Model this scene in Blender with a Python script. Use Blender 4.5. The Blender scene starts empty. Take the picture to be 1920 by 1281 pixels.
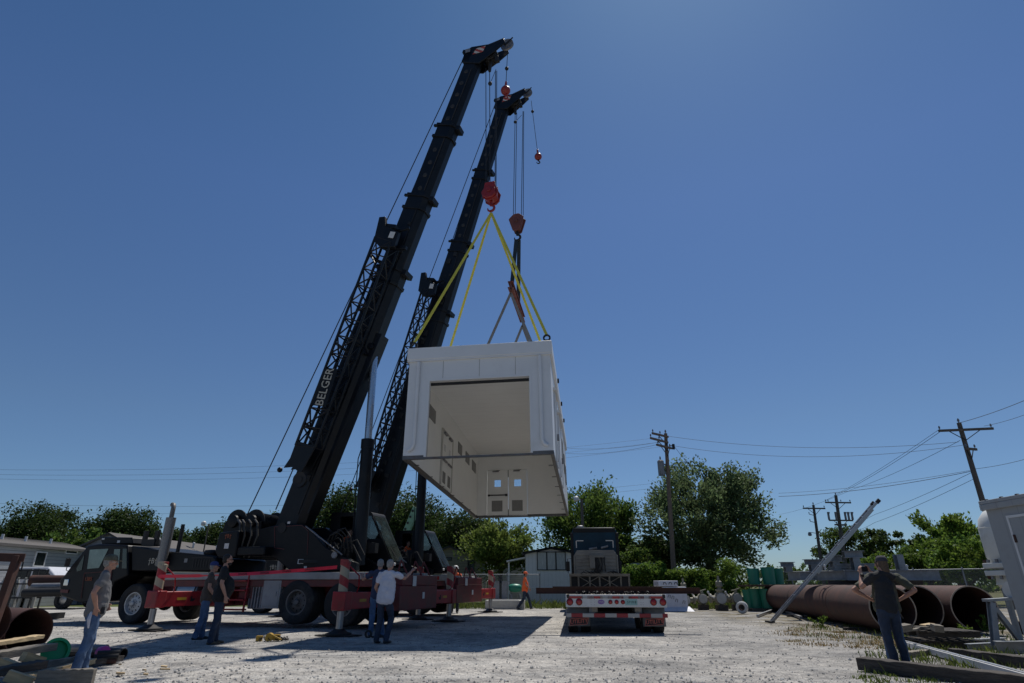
import bpy, math, random
from mathutils import Vector, Matrix
import numpy as np

SC = bpy.context.scene
COL = SC.collection
R = math.radians
V = Vector

# ------------------------------------------------------------------ camera
F, CX, CY = 1093.0, 960.0, 640.5
EYE = V((0, 0, 1.2))
PIT = R(22.58)
CP, SP = math.cos(PIT), math.sin(PIT)

def ray(px, py):
    a, b = (px - CX) / F, (CY - py) / F
    return V((a, CP - b * SP, SP + b * CP))

def P(px, py, Z):
    d = ray(px, py)
    return EYE + d * (Z / d.y)

def G(px, py, z=0.0):
    d = ray(px, py)
    return EYE + d * ((z - EYE.z) / d.z)

cam = bpy.data.cameras.new('camera')
cam.sensor_width = 36.0
cam.lens = F / 1920 * 36
cam.clip_end = 3000
camo = bpy.data.objects.new('camera', cam)
camo.location = EYE
camo.rotation_euler = (math.pi / 2 + PIT, 0, 0)
COL.objects.link(camo)
SC.camera = camo

# ------------------------------------------------------------------ light
SHX, SHY = -0.23, -0.47            # shadow offset per metre of height
sv = V((-SHX, -SHY, 1)).normalized()
ELEV = math.asin(sv.z)
AZ = math.atan2(sv.x, sv.y)
sun = bpy.data.lights.new('sun', 'SUN')
sun.energy = 4.2
sun.angle = R(0.53)
sun.color = (1.0, 0.955, 0.88)
suno = bpy.data.objects.new('sun', sun)
suno.rotation_euler = sv.to_track_quat('Z', 'Y').to_euler()
COL.objects.link(suno)
w = bpy.data.worlds.new('World')
SC.world = w
w.use_nodes = True
nt = w.node_tree
bg = nt.nodes['Background']
sky = nt.nodes.new('ShaderNodeTexSky')
sky.sky_type = 'NISHITA'
sky.sun_disc = False
sky.sun_elevation = ELEV
sky.sun_rotation = AZ
sky.air_density = 1.0
sky.dust_density = 0.35
sky.ozone_density = 4.0
sky.altitude = 300
hsv = nt.nodes.new('ShaderNodeHueSaturation')
hsv.inputs['Saturation'].default_value = 1.04
nt.links.new(sky.outputs[0], hsv.inputs['Color'])
# sky colour grade: the band near the horizon stays blue rather than yellow
wtc = nt.nodes.new('ShaderNodeTexCoord')
wsep = nt.nodes.new('ShaderNodeSeparateXYZ')
wr = nt.nodes.new('ShaderNodeValToRGB')
nt.links.new(wtc.outputs['Generated'], wsep.inputs[0])
nt.links.new(wsep.outputs['Z'], wr.inputs[0])
we = wr.color_ramp.elements
we[0].position, we[0].color = 0.0, (.57, .72, .93, 1)
we[1].position, we[1].color = 0.24, (.72, .80, .89, 1)
for _p, _c in ((.57, (.72, .86, 1.02, 1)), (.80, (.58, .82, .96, 1))):
    _e = we.new(_p)
    _e.color = _c
wm = nt.nodes.new('ShaderNodeMix')
wm.data_type = 'RGBA'
wm.blend_type = 'MULTIPLY'
wm.inputs[0].default_value = 1
nt.links.new(hsv.outputs[0], wm.inputs[6])
nt.links.new(wr.outputs[0], wm.inputs[7])
nt.links.new(wm.outputs[2], bg.inputs[0])
bg.inputs[1].default_value = 0.075
SC.view_settings.view_transform = 'Standard'
SC.view_settings.look = 'None'
SC.view_settings.exposure = 0
SC.cycles.max_bounces = 8
SC.cycles.transparent_max_bounces = 24

# ------------------------------------------------------------------ materials
def _n(t, k, **kw):
    n = t.nodes.new(k)
    for a, b in kw.items():
        setattr(n, a, b)
    return n

def mat(name, c, rough=.6, metal=0.0, var=.25, scale=3.0, bump=0.0, bscale=40.0, dirt=None, dirt_amt=.5, dscale=2.0,
        spec=.5, stretch=(1, 1, 1), coat=0.0, island=0.0):
    m = bpy.data.materials.new(name)
    m.use_nodes = True
    t = m.node_tree
    b = t.nodes['Principled BSDF']
    tc = _n(t, 'ShaderNodeTexCoord')
    mp = _n(t, 'ShaderNodeMapping')
    mp.inputs['Scale'].default_value = stretch
    t.links.new(tc.outputs['Object'], mp.inputs[0])
    nz = _n(t, 'ShaderNodeTexNoise')
    nz.inputs['Scale'].default_value = scale
    nz.inputs['Detail'].default_value = 6
    nz.inputs['Roughness'].default_value = .65
    t.links.new(mp.outputs[0], nz.inputs['Vector'])
    cr = _n(t, 'ShaderNodeValToRGB')
    e = cr.color_ramp.elements
    e[0].position, e[1].position = .3, .7
    e[0].color = tuple(max(0, x * (1 - var)) for x in c) + (1,)
    e[1].color = tuple(min(1, x * (1 + var)) for x in c) + (1,)
    t.links.new(nz.outputs['Fac'], cr.inputs[0])
    out = cr.outputs[0]
    if dirt:
        n2 = _n(t, 'ShaderNodeTexNoise')
        n2.inputs['Scale'].default_value = dscale
        n2.inputs['Detail'].default_value = 8
        n2.inputs['Roughness'].default_value = .7
        t.links.new(mp.outputs[0], n2.inputs['Vector'])
        r2 = _n(t, 'ShaderNodeValToRGB')
        r2.color_ramp.elements[0].position = .62 - dirt_amt * .35
        r2.color_ramp.elements[1].position = .85 - dirt_amt * .2
        t.links.new(n2.outputs['Fac'], r2.inputs[0])
        mx = _n(t, 'ShaderNodeMix', data_type='RGBA')
        t.links.new(r2.outputs[0], mx.inputs[0])
        t.links.new(out, mx.inputs[6])
        mx.inputs[7].default_value = tuple(dirt) + (1,)
        out = mx.outputs[2]
    if island:
        g = _n(t, 'ShaderNodeNewGeometry')
        hs = _n(t, 'ShaderNodeHueSaturation')
        ma = _n(t, 'ShaderNodeMapRange')
        ma.inputs[3].default_value = 1 - island
        ma.inputs[4].default_value = 1 + island
        t.links.new(g.outputs['Random Per Island'], ma.inputs[0])
        t.links.new(ma.outputs[0], hs.inputs['Value'])
        t.links.new(out, hs.inputs['Color'])
        out = hs.outputs[0]
    t.links.new(out, b.inputs['Base Color'])
    rr = _n(t, 'ShaderNodeMapRange')
    rr.inputs[3].default_value = max(.03, rough - .12)
    rr.inputs[4].default_value = min(1, rough + .12)
    t.links.new(nz.outputs['Fac'], rr.inputs[0])
    t.links.new(rr.outputs[0], b.inputs['Roughness'])
    b.inputs['Metallic'].default_value = metal
    b.inputs['Specular IOR Level'].default_value = spec
    b.inputs['Coat Weight'].default_value = coat
    if bump:
        n3 = _n(t, 'ShaderNodeTexNoise')
        n3.inputs['Scale'].default_value = bscale
        n3.inputs['Detail'].default_value = 5
        t.links.new(mp.outputs[0], n3.inputs['Vector'])
        bp = _n(t, 'ShaderNodeBump')
        bp.inputs['Strength'].default_value = bump
        bp.inputs['Distance'].default_value = .02
        t.links.new(n3.outputs['Fac'], bp.inputs['Height'])
        t.links.new(bp.outputs[0], b.inputs['Normal'])
    return m

def leaf_mat(name, c, trans=.45, var=.45):
    m = bpy.data.materials.new(name)
    m.use_nodes = True
    t = m.node_tree
    t.nodes.remove(t.nodes['Principled BSDF'])
    out = t.nodes['Material Output']
    g = _n(t, 'ShaderNodeNewGeometry')
    ma = _n(t, 'ShaderNodeMapRange')
    ma.inputs[3].default_value, ma.inputs[4].default_value = 1 - var, 1 + var
    t.links.new(g.outputs['Random Per Island'], ma.inputs[0])
    tc = _n(t, 'ShaderNodeTexCoord')
    nz = _n(t, 'ShaderNodeTexNoise')
    nz.inputs['Scale'].default_value = .5
    t.links.new(tc.outputs['Object'], nz.inputs['Vector'])
    hm = _n(t, 'ShaderNodeMapRange')
    hm.inputs[3].default_value, hm.inputs[4].default_value = .46, .54
    t.links.new(nz.outputs['Fac'], hm.inputs[0])
    hs = _n(t, 'ShaderNodeHueSaturation')
    hs.inputs['Color'].default_value = tuple(c) + (1,)
    t.links.new(hm.outputs[0], hs.inputs['Hue'])
    t.links.new(ma.outputs[0], hs.inputs['Value'])
    d = _n(t, 'ShaderNodeBsdfPrincipled')
    d.inputs['Roughness'].default_value = .55
    d.inputs['Specular IOR Level'].default_value = .12
    t.links.new(hs.outputs[0], d.inputs['Base Color'])
    tr = _n(t, 'ShaderNodeBsdfTranslucent')
    h2 = _n(t, 'ShaderNodeHueSaturation')
    h2.inputs['Hue'].default_value = .48
    h2.inputs['Value'].default_value = 1.3
    t.links.new(hs.outputs[0], h2.inputs['Color'])
    t.links.new(h2.outputs[0], tr.inputs[0])
    mx = _n(t, 'ShaderNodeMixShader')
    mx.inputs[0].default_value = trans
    t.links.new(d.outputs[0], mx.inputs[1])
    t.links.new(tr.outputs[0], mx.inputs[2])
    t.links.new(mx.outputs[0], out.inputs[0])
    return m

def glass_mat(name, tint=(.55, .62, .6), refl=.12, op=.25, gloss=1.0):
    m = bpy.data.materials.new(name)
    m.use_nodes = True
    t = m.node_tree
    t.nodes.remove(t.nodes['Principled BSDF'])
    out = t.nodes['Material Output']
    tr = _n(t, 'ShaderNodeBsdfTransparent')
    tr.inputs[0].default_value = tuple(tint) + (1,)
    gl = _n(t, 'ShaderNodeBsdfGlossy')
    gl.inputs['Roughness'].default_value = .04
    df = _n(t, 'ShaderNodeBsdfDiffuse')
    df.inputs[0].default_value = (.10, .13, .12, 1)
    fr = _n(t, 'ShaderNodeFresnel')
    fr.inputs[0].default_value = 1.5
    ad = _n(t, 'ShaderNodeMath', operation='MULTIPLY_ADD')
    ad.inputs[1].default_value = gloss
    ad.inputs[2].default_value = refl
    t.links.new(fr.outputs[0], ad.inputs[0])
    m0 = _n(t, 'ShaderNodeMixShader')
    tc = _n(t, 'ShaderNodeTexCoord')
    nz = _n(t, 'ShaderNodeTexNoise')
    nz.inputs['Scale'].default_value = 2.5
    t.links.new(tc.outputs['Object'], nz.inputs['Vector'])
    mm = _n(t, 'ShaderNodeMath', operation='MULTIPLY')
    mm.inputs[1].default_value = op * 2
    t.links.new(nz.outputs['Fac'], mm.inputs[0])
    t.links.new(mm.outputs[0], m0.inputs[0])
    t.links.new(tr.outputs[0], m0.inputs[1])
    t.links.new(df.outputs[0], m0.inputs[2])
    mx = _n(t, 'ShaderNodeMixShader')
    t.links.new(ad.outputs[0], mx.inputs[0])
    t.links.new(m0.outputs[0], mx.inputs[1])
    t.links.new(gl.outputs[0], mx.inputs[2])
    t.links.new(mx.outputs[0], out.inputs[0])
    return m

def stripe_mat(name, c1, c2, freq, direction, rough=.5, dirt=None):
    """two paints in slanting bands: direction is the vector across the bands in object space"""
    m = mat(name, c1, rough, dirt=dirt)
    t = m.node_tree
    b = t.nodes['Principled BSDF']
    old = b.inputs['Base Color'].links[0].from_socket
    tc = [n for n in t.nodes if n.type == 'TEX_COORD'][0]
    dp = _n(t, 'ShaderNodeVectorMath', operation='DOT_PRODUCT')
    dp.inputs[1].default_value = tuple(x * freq for x in direction)
    t.links.new(tc.outputs['Object'], dp.inputs[0])
    fr = _n(t, 'ShaderNodeMath', operation='FRACT')
    t.links.new(dp.outputs['Value'], fr.inputs[0])
    gt = _n(t, 'ShaderNodeMath', operation='GREATER_THAN')
    gt.inputs[1].default_value = .5
    t.links.new(fr.outputs[0], gt.inputs[0])
    mx = _n(t, 'ShaderNodeMix', data_type='RGBA')
    t.links.new(gt.outputs[0], mx.inputs[0])
    t.links.new(old, mx.inputs[6])
    mx.inputs[7].default_value = tuple(c2) + (1,)
    t.links.new(mx.outputs[2], b.inputs['Base Color'])
    return m

def groove(m, freq, direction, depth=.6, dark=.45, width=.1):
    """siding / panel joints: a dark bumped line every 1/freq metres along direction"""
    t = m.node_tree
    b = t.nodes['Principled BSDF']
    old = b.inputs['Base Color'].links[0].from_socket
    tc = [n for n in t.nodes if n.type == 'TEX_COORD'][0]
    dp = _n(t, 'ShaderNodeVectorMath', operation='DOT_PRODUCT')
    dp.inputs[1].default_value = tuple(x * freq for x in direction)
    t.links.new(tc.outputs['Object'], dp.inputs[0])
    fr = _n(t, 'ShaderNodeMath', operation='FRACT')
    t.links.new(dp.outputs['Value'], fr.inputs[0])
    r = _n(t, 'ShaderNodeValToRGB')
    r.color_ramp.elements[0].color = (dark, dark, dark, 1)
    r.color_ramp.elements[1].color = (1, 1, 1, 1)
    r.color_ramp.elements[0].position = width * .5
    r.color_ramp.elements[1].position = width
    t.links.new(fr.outputs[0], r.inputs[0])
    mx = _n(t, 'ShaderNodeMix', data_type='RGBA', blend_type='MULTIPLY')
    mx.inputs[0].default_value = 1
    t.links.new(old, mx.inputs[6])
    t.links.new(r.outputs[0], mx.inputs[7])
    t.links.new(mx.outputs[2], b.inputs['Base Color'])
    bp = _n(t, 'ShaderNodeBump')
    bp.inputs['Strength'].default_value = depth
    bp.inputs['Distance'].default_value = .015
    t.links.new(fr.outputs[0], bp.inputs['Height'])
    t.links.new(bp.outputs[0], b.inputs['Normal'])
    return m

M = {}
M['black'] = mat('black_paint', (.005, .0055, .0075), .45, var=.35, scale=2, dirt=(.014, .013, .012), dirt_amt=.25, spec=.24, bump=.05, bscale=6)
M['boom'] = mat('boom_paint', (.005, .0065, .010), .42, var=.4, scale=1.5, dirt=(.016, .015, .014), dirt_amt=.22, spec=.28, bump=.06, bscale=3)
M['red'] = mat('red_paint', (.30, .016, .022), .45, var=.25, scale=3, dirt=(.10, .03, .025), dirt_amt=.35, bump=.05)
M['dred'] = mat('dark_red_paint', (.12, .014, .016), .5, var=.3, scale=3, dirt=(.05, .03, .025), dirt_amt=.4)
M['deck'] = mat('deck_plate', (.33, .32, .31), .6, var=.2, scale=4, dirt=(.18, .16, .14), dirt_amt=.4)
M['rubber'] = mat('tyre_rubber', (.018, .018, .019), .85, var=.3, scale=6, dirt=(.09, .085, .075), dirt_amt=.3, bump=.3, bscale=30)
M['alu'] = mat('aluminium', (.34, .345, .355), .36, .85, var=.12, scale=8, dirt=(.3, .28, .25), dirt_amt=.25)
M['chrome'] = mat('chrome', (.72, .72, .72), .2, 1.0, var=.1, scale=8)
M['grease'] = mat('greasy_brown', (.030, .025, .019), .5, var=.5, scale=9)
M['rod'] = mat('cylinder_rod', (.45, .5, .56), .28, .85, var=.1)
M['rimw'] = mat('white_rim', (.5, .5, .5), .45, .3, var=.15, scale=8, dirt=(.2, .17, .14), dirt_amt=.35)
M['rimd'] = mat('dark_rim', (.16, .155, .15), .55, .3, var=.25, scale=8, dirt=(.06, .05, .045), dirt_amt=.4)
M['steel'] = mat('grey_steel', (.22, .22, .23), .5, .4, var=.2, scale=6, dirt=(.1, .07, .05), dirt_amt=.3)
M['dark'] = mat('dark_iron', (.014, .014, .015), .65, .1, var=.3, scale=5)
M['galv'] = mat('galvanised', (.23, .25, .275), .5, .35, var=.18, scale=7, dirt=(.15, .155, .16), dirt_amt=.35)
M['rust'] = mat('rust_steel', (.068, .027, .019), .8, .1, var=.3, scale=2.2, dirt=(.030, .019, .016), dirt_amt=.5, bump=.25, bscale=25)
M['rustin'] = mat('rust_interior', (.03, .018, .014), .9, var=.3, scale=3)
M['rim_edge'] = mat('cut_pipe_edge', (.34, .27, .21), .7, var=.25, scale=12, dirt=(.12, .07, .05), dirt_amt=.3)
M['boxw'] = mat('module_white', (.66, .67, .675), .45, var=.03, scale=1.2, dirt=(.57, .57, .56), dirt_amt=.2, dscale=1.0)
M['cream'] = mat('module_lining', (.84, .845, .825), .55, var=.03, scale=1.5)
M['dimcream'] = mat('lining_trim', (.50, .48, .44), .6, var=.05)
M['ceil'] = groove(mat('ceiling_panel', (.84, .845, .825), .5, var=.03, scale=1.2), 2.2, (0, 1, 0), .25, .86, .05)
M['ventg'] = mat('vent_grille', (.30, .30, .29), .6, .2, var=.1)
groove(M['ventg'], 22, (0, 0, 1), .8, .45, .4)
M['frame'] = mat('module_frame', (.12, .125, .13), .55, .3, var=.25, scale=5, dirt=(.12, .07, .04), dirt_amt=.4)
M['glass'] = glass_mat('tinted_glass', (.74, .80, .78), .03, .10)
M['wglass'] = glass_mat('windscreen_glass', (.50, .58, .52), .0, .2, .45)
M['dglass'] = mat('dark_window', (.02, .026, .026), .08, var=.5, scale=1.2, spec=.8)
M['gglass'] = mat('pale_window', (.16, .22, .20), .12, var=.35, scale=1.6, spec=.7)
M['orange'] = mat('hi_vis_orange', (.85, .14, .035), .8, var=.12, scale=9, bump=.4, bscale=14)
M['denim'] = mat('denim', (.055, .10, .19), .9, var=.4, scale=7, dirt=(.13, .2, .31), dirt_amt=.3, dscale=4, bump=.5, bscale=12)
M['denimd'] = mat('dark_denim', (.022, .034, .062), .9, var=.35, scale=7, dirt=(.05, .07, .11), dirt_amt=.25, dscale=4, bump=.5, bscale=12)
M['blackc'] = mat('black_cotton', (.012, .012, .014), .9, var=.3, scale=6, bump=.5, bscale=11)
M['charc'] = mat('charcoal_cotton', (.021, .021, .024), .9, var=.25, scale=6, bump=.5, bscale=11)
M['greyc'] = mat('grey_cotton', (.15, .145, .145), .9, var=.15, scale=6, bump=.55, bscale=11)
M['whitec'] = mat('white_cotton', (.52, .52, .58), .9, var=.1, scale=6, bump=.55, bscale=11)
M['navyc'] = mat('navy_cotton', (.03, .04, .085), .9, var=.2, scale=6, bump=.5, bscale=11)
M['brownc'] = mat('brown_cotton', (.075, .055, .045), .9, var=.2, scale=6, bump=.5, bscale=11)
M['olivec'] = mat('olive_cotton', (.075, .078, .055), .9, var=.2, scale=6, bump=.5, bscale=11)
M['skin'] = mat('skin', (.40, .21, .145), .55, var=.12, scale=12, dirt=(.36, .15, .1), dirt_amt=.3, dscale=10)
M['hairg'] = mat('grey_hair', (.25, .24, .23), .8, var=.4, scale=40, bump=.6, bscale=80)
M['haird'] = mat('dark_hair', (.018, .014, .012), .7, var=.4, scale=40, bump=.6, bscale=80)
M['hairb'] = mat('brown_hair', (.10, .065, .04), .75, var=.4, scale=40, bump=.6, bscale=80)
M['camo'] = mat('camo_cloth', (.11, .11, .075), .9, var=.3, scale=6, dirt=(.05, .04, .03), dirt_amt=.6, dscale=14)
M['bluecap'] = mat('blue_cap', (.03, .045, .16), .85, var=.2)
M['capdark'] = mat('dark_cap', (.04, .04, .052), .9, var=.2)
M['leather'] = mat('boot_leather', (.10, .075, .05), .8, var=.3, scale=8)
M['bshoe'] = mat('black_shoe', (.015, .015, .017), .6, var=.3)
M['wood'] = mat('weathered_wood', (.20, .175, .14), .85, var=.35, scale=3, stretch=(1, 8, 8), bump=.5, bscale=14, dirt=(.09, .08, .07), dirt_amt=.4)
M['woody'] = mat('fresh_wood', (.46, .34, .19), .8, var=.25, scale=3, stretch=(1, 8, 8), bump=.3, bscale=14)
M['woodd'] = mat('old_dark_timber', (.055, .046, .04), .9, var=.45, scale=3, stretch=(1, 9, 9), bump=.9, bscale=10, dirt=(.12, .11, .1), dirt_amt=.3)
M['pole'] = mat('pole_wood', (.17, .125, .095), .9, var=.3, scale=3, stretch=(8, 8, .6), bump=.5, bscale=10)
M['poleg'] = mat('grey_pole_wood', (.10, .088, .078), .9, var=.3, scale=3, stretch=(8, 8, .6), bump=.5, bscale=10)
M['siding'] = groove(mat('grey_siding', (.30, .31, .32), .6, var=.08), 5.2, (0, 0, 1), .8, .5, .16)
M['gable'] = mat('grey_gable', (.20, .215, .235), .7, var=.08)
M['shingle'] = mat('brown_shingles', (.115, .105, .098), .9, var=.25, scale=12, bump=.4)
M['trailerw'] = mat('pale_trailer_siding', (.56, .57, .58), .55, var=.06, scale=2, dirt=(.4, .4, .38), dirt_amt=.25)
groove(M['trailerw'], 4.0, (1, 0, 0), .5, .75, .1)
M['tan'] = groove(mat('tan_siding', (.17, .16, .13), .7, var=.1), 5, (0, 0, 1), .7, .55, .15)
M['trim'] = mat('white_trim', (.62, .62, .62), .5, var=.06)
M['shedw'] = mat('shed_panel', (.30, .315, .325), .5, var=.06, scale=2, dirt=(.23, .23, .225), dirt_amt=.3)
M['vessel'] = mat('vessel_white', (.58, .59, .57), .45, var=.05, scale=2, dirt=(.42, .40, .35), dirt_amt=.3)
M['green'] = mat('green_plastic', (.012, .20, .125), .42, var=.12, scale=3, spec=.5)
M['greenb'] = mat('bright_green_plastic', (.005, .30, .10), .35, var=.08, scale=3)
M['pink'] = mat('pink_plastic', (.48, .035, .27), .4, var=.1)
M['ygreen'] = mat('pale_green_paint', (.16, .30, .20), .55, var=.2)
M['sling'] = mat('yellow_webbing', (.60, .53, .07), .8, var=.12, scale=6, bump=.3, bscale=60)
M['slingg'] = mat('grey_webbing', (.21, .20, .19), .85, var=.15, scale=6)
M['slingd'] = mat('dark_webbing', (.028, .037, .043), .85, var=.2, scale=6)
M['ropem'] = mat('wire_rope', (.03, .03, .033), .6, .3, var=.2)
M['wire'] = mat('power_wire', (.05, .055, .065), .6, var=.1)
M['hookred'] = mat('hook_red', (.25, .018, .018), .4, var=.2, scale=5, dirt=(.12, .02, .02), dirt_amt=.3)
M['hookbrown'] = mat('hook_brown', (.16, .05, .04), .6, var=.3, scale=5, dirt=(.06, .03, .03), dirt_amt=.4)
M['lampred'] = mat('lamp_red', (.30, .008, .010), .2, var=.1, spec=.6)
M['white'] = mat('white_paint', (.56, .56, .55), .5, var=.06, dirt=(.5, .48, .44), dirt_amt=.3)
M['letterw'] = mat('letter_white', (.40, .38, .32), .6, var=.1)
M['letterr'] = mat('letter_red', (.70, .17, .13), .6, var=.1)
M['lettero'] = mat('letter_orange', (.28, .07, .03), .6, var=.1)
M['letterk'] = mat('letter_black', (.01, .01, .012), .6, var=.1)
M['teal'] = mat('plate_teal', (.25, .42, .40), .5, var=.15)
M['purple'] = mat('oval_purple', (.22, .12, .34), .5, var=.1)
M['yellow'] = mat('yellow_paint', (.42, .25, .02), .5, var=.2, dirt=(.2, .13, .03), dirt_amt=.3)
M['tape'] = mat('red_tape', (.70, .012, .05), .5, var=.15)
M['rack'] = mat('dull_rack', (.20, .195, .18), .6, .2, var=.25, scale=4, dirt=(.08, .075, .07), dirt_amt=.45)
M['blue'] = mat('tractor_blue', (.006, .028, .05), .5, var=.3, scale=2, spec=.2)
M['beige'] = mat('beige_valve', (.25, .23, .17), .65, var=.2, scale=6, dirt=(.15, .13, .09), dirt_amt=.4)
M['tarp'] = mat('white_wrap', (.55, .56, .62), .5, var=.1, scale=5, bump=.4, bscale=8)
M['conc'] = mat('concrete', (.42, .42, .40), .85, var=.12, scale=5, bump=.2, bscale=30)
M['pickup'] = mat('white_truck_paint', (.62, .63, .66), .3, var=.04, coat=.3)
M['cyl'] = mat('gas_cylinder', (.34, .34, .31), .5, var=.15)
M['bark'] = mat('tree_bark', (.055, .045, .037), .9, var=.35, scale=4, bump=.8, bscale=12)
M['leafk'] = leaf_mat('deep_leaf', (.033, .060, .016), .38)
M['leafd'] = leaf_mat('dark_leaf', (.048, .084, .021), .40)
M['leafm'] = leaf_mat('mid_leaf', (.066, .120, .026), .44)
M['leafb'] = leaf_mat('bright_leaf', (.085, .155, .026), .45)
M['leafy'] = leaf_mat('yellow_leaf', (.10, .150, .034), .45)
M['leafg'] = leaf_mat('maple_leaf', (.088, .135, .060), .42, .6)
M['grassm'] = leaf_mat('grass_blade', (.085, .12, .03), .35, .5)
M['dryg'] = leaf_mat('dry_grass', (.22, .17, .07), .3, .4)
M['stripe'] = stripe_mat('red_white_chevron', (.30, .018, .022), (.36, .31, .22), 2.6, (.35, .35, .87), dirt=(.12, .05, .04))
M['stripeh'] = stripe_mat('red_white_reflector', (.26, .016, .02), (.36, .345, .32), 1.72, (1, 0, 0))
M['board'] = stripe_mat('head_board', (.36, .06, .04), (.5, .46, .42), 4.5, (.6, 0, .8))
M['perf'] = mat('perforated_chrome', (.22, .21, .20), .42, .6, var=.5, scale=60, bump=.3, bscale=50)

# ------------------------------------------------------------------ mesh builder
def basis(d, up=(0, 0, 1)):
    d = V(d).normalized()
    u = V(up)
    if abs(d.dot(u.normalized())) > .985:
        u = V((0, 1, 0)) if abs(d.y) < .9 else V((1, 0, 0))
    x = d.cross(u).normalized()
    y = x.cross(d).normalized()
    return x, y, d

class MB:
    def __init__(s):
        s.v, s.f = [], []

    def add(s, vs, fs):
        k = len(s.v)
        s.v += [tuple(v) for v in vs]
        s.f += [tuple(i + k for i in f) for f in fs]
        return s

    def hexa(s, p):
        return s.add(p, [(0, 3, 2, 1), (4, 5, 6, 7), (0, 1, 5, 4), (1, 2, 6, 5), (2, 3, 7, 6), (3, 0, 4, 7)])

    def box(s, c, z, rot=None):
        x, y, q = z[0] / 2, z[1] / 2, z[2] / 2
        p = [V(t) for t in ((-x, -y, -q), (x, -y, -q), (x, y, -q), (-x, y, -q), (-x, -y, q), (x, -y, q), (x, y, q), (-x, y, q))]
        if rot is not None:
            p = [rot @ t for t in p]
        return s.hexa([t + V(c) for t in p])

    def ab(s, a, b):
        return s.box([(a[i] + b[i]) / 2 for i in range(3)], [abs(a[i] - b[i]) for i in range(3)])

    def bar(s, p, q, w, h, up=(0, 0, 1), w2=None, h2=None):
        p, q = V(p), V(q)
        x, y, d = basis(q - p, up)
        w2 = w if w2 is None else w2
        h2 = h if h2 is None else h2
        a = [p + x * (i * w / 2) + y * (j * h / 2) for i, j in ((-1, -1), (1, -1), (1, 1), (-1, 1))]
        b = [q + x * (i * w2 / 2) + y * (j * h2 / 2) for i, j in ((-1, -1), (1, -1), (1, 1), (-1, 1))]
        return s.hexa(a + b)

    def ibeam(s, p, q, w, h, t=.02, up=(0, 0, 1)):
        p, q = V(p), V(q)
        x, y, d = basis(q - p, up)
        for o in (h / 2 - t / 2, -h / 2 + t / 2):
            s.bar(p + y * o, q + y * o, w, t, up)
        return s.bar(p, q, t, h - 2 * t, up)

    def cyl(s, p, q, r, r2=None, n=16, caps=True):
        p, q = V(p), V(q)
        r2 = r if r2 is None else r2
        x, y, d = basis(q - p)
        vs = []
        for o, rr in ((p, r), (q, r2)):
            for i in range(n):
                a = 2 * math.pi * i / n
                vs.append(o + (x * math.cos(a) + y * math.sin(a)) * rr)
        fs = [(i, (i + 1) % n, n + (i + 1) % n, n + i) for i in range(n)]
        if caps:
            fs += [tuple(range(n))[::-1], tuple(range(n, 2 * n))]
        return s.add(vs, fs)

    def lathe(s, prof, p, axis, n=24, closed=False):
        """prof: (radius, distance along axis) pairs"""
        p = V(p)
        x, y, d = basis(axis)
        vs = []
        for r, t in prof:
            for i in range(n):
                a = 2 * math.pi * i / n
                vs.append(p + d * t + (x * math.cos(a) + y * math.sin(a)) * r)
        fs = []
        m = len(prof)
        for j in range(m if closed else m - 1):
            k = (j + 1) % m
            for i in range(n):
                fs.append((j * n + i, j * n + (i + 1) % n, k * n + (i + 1) % n, k * n + i))
        if not closed:
            if prof[0][0] > 1e-4:
                fs.append(tuple(range(n))[::-1])
            if prof[-1][0] > 1e-4:
                fs.append(tuple(range((m - 1) * n, m * n)))
        return s.add(vs, fs)

    def pipe(s, p, q, ro, ri, n=32):
        L = (V(q) - V(p)).length
        return s.lathe([(ro, 0), (ro, L), (ri, L), (ri, 0)], p, V(q) - V(p), n, True)

    def tube(s, pts, r, n=8):
        pts = [V(t) for t in pts]
        rs = r if isinstance(r, (list, tuple)) else [r] * len(pts)
        vs, fs = [], []
        px = None
        for i, o in enumerate(pts):
            d = (pts[min(i + 1, len(pts) - 1)] - pts[max(i - 1, 0)]).normalized()
            if px is None:
                px, _, _ = basis(d)
            x = (px - d * px.dot(d))
            x = x.normalized() if x.length > 1e-6 else basis(d)[0]
            px = x
            y = d.cross(x)
            for k in range(n):
                a = 2 * math.pi * k / n
                vs.append(o + (x * math.cos(a) + y * math.sin(a)) * rs[i])
        for i in range(len(pts) - 1):
            for k in range(n):
                fs.append((i * n + k, i * n + (k + 1) % n, (i + 1) * n + (k + 1) % n, (i + 1) * n + k))
        fs += [tuple(range(n))[::-1], tuple(range((len(pts) - 1) * n, len(pts) * n))]
        return s.add(vs, fs)

    def loft(s, pts, rad, xdir=(1, 0, 0), n=14):
        """closed elliptical loft with rounded ends: rad[i] = (a along xdir, b across)"""
        pts = [V(t) for t in pts]
        rad = [(r, r) if not isinstance(r, (tuple, list)) else r for r in rad]
        d0 = (pts[0] - pts[1]).normalized()
        d1 = (pts[-1] - pts[-2]).normalized()
        P0, R0 = list(pts), list(rad)
        for k in (.55, .85):
            m = min(rad[0]) * k * .8
            e = math.sqrt(1 - k * k)
            P0.insert(0, pts[0] + d0 * m)
            R0.insert(0, (rad[0][0] * e, rad[0][1] * e))
            m = min(rad[-1]) * k * .8
            P0.append(pts[-1] + d1 * m)
            R0.append((rad[-1][0] * e, rad[-1][1] * e))
        vs, fs = [], []
        for i, o in enumerate(P0):
            d = (P0[min(i + 1, len(P0) - 1)] - P0[max(i - 1, 0)]).normalized()
            x = V(xdir)
            x = x - d * x.dot(d)
            if x.length < .2:
                x = V((0, 1, 0)) - d * d.y
            x.normalize()
            y = d.cross(x)
            for k in range(n):
                a = 2 * math.pi * k / n
                vs.append(o + x * (math.cos(a) * R0[i][0]) + y * (math.sin(a) * R0[i][1]))
        m = len(P0)
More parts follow.
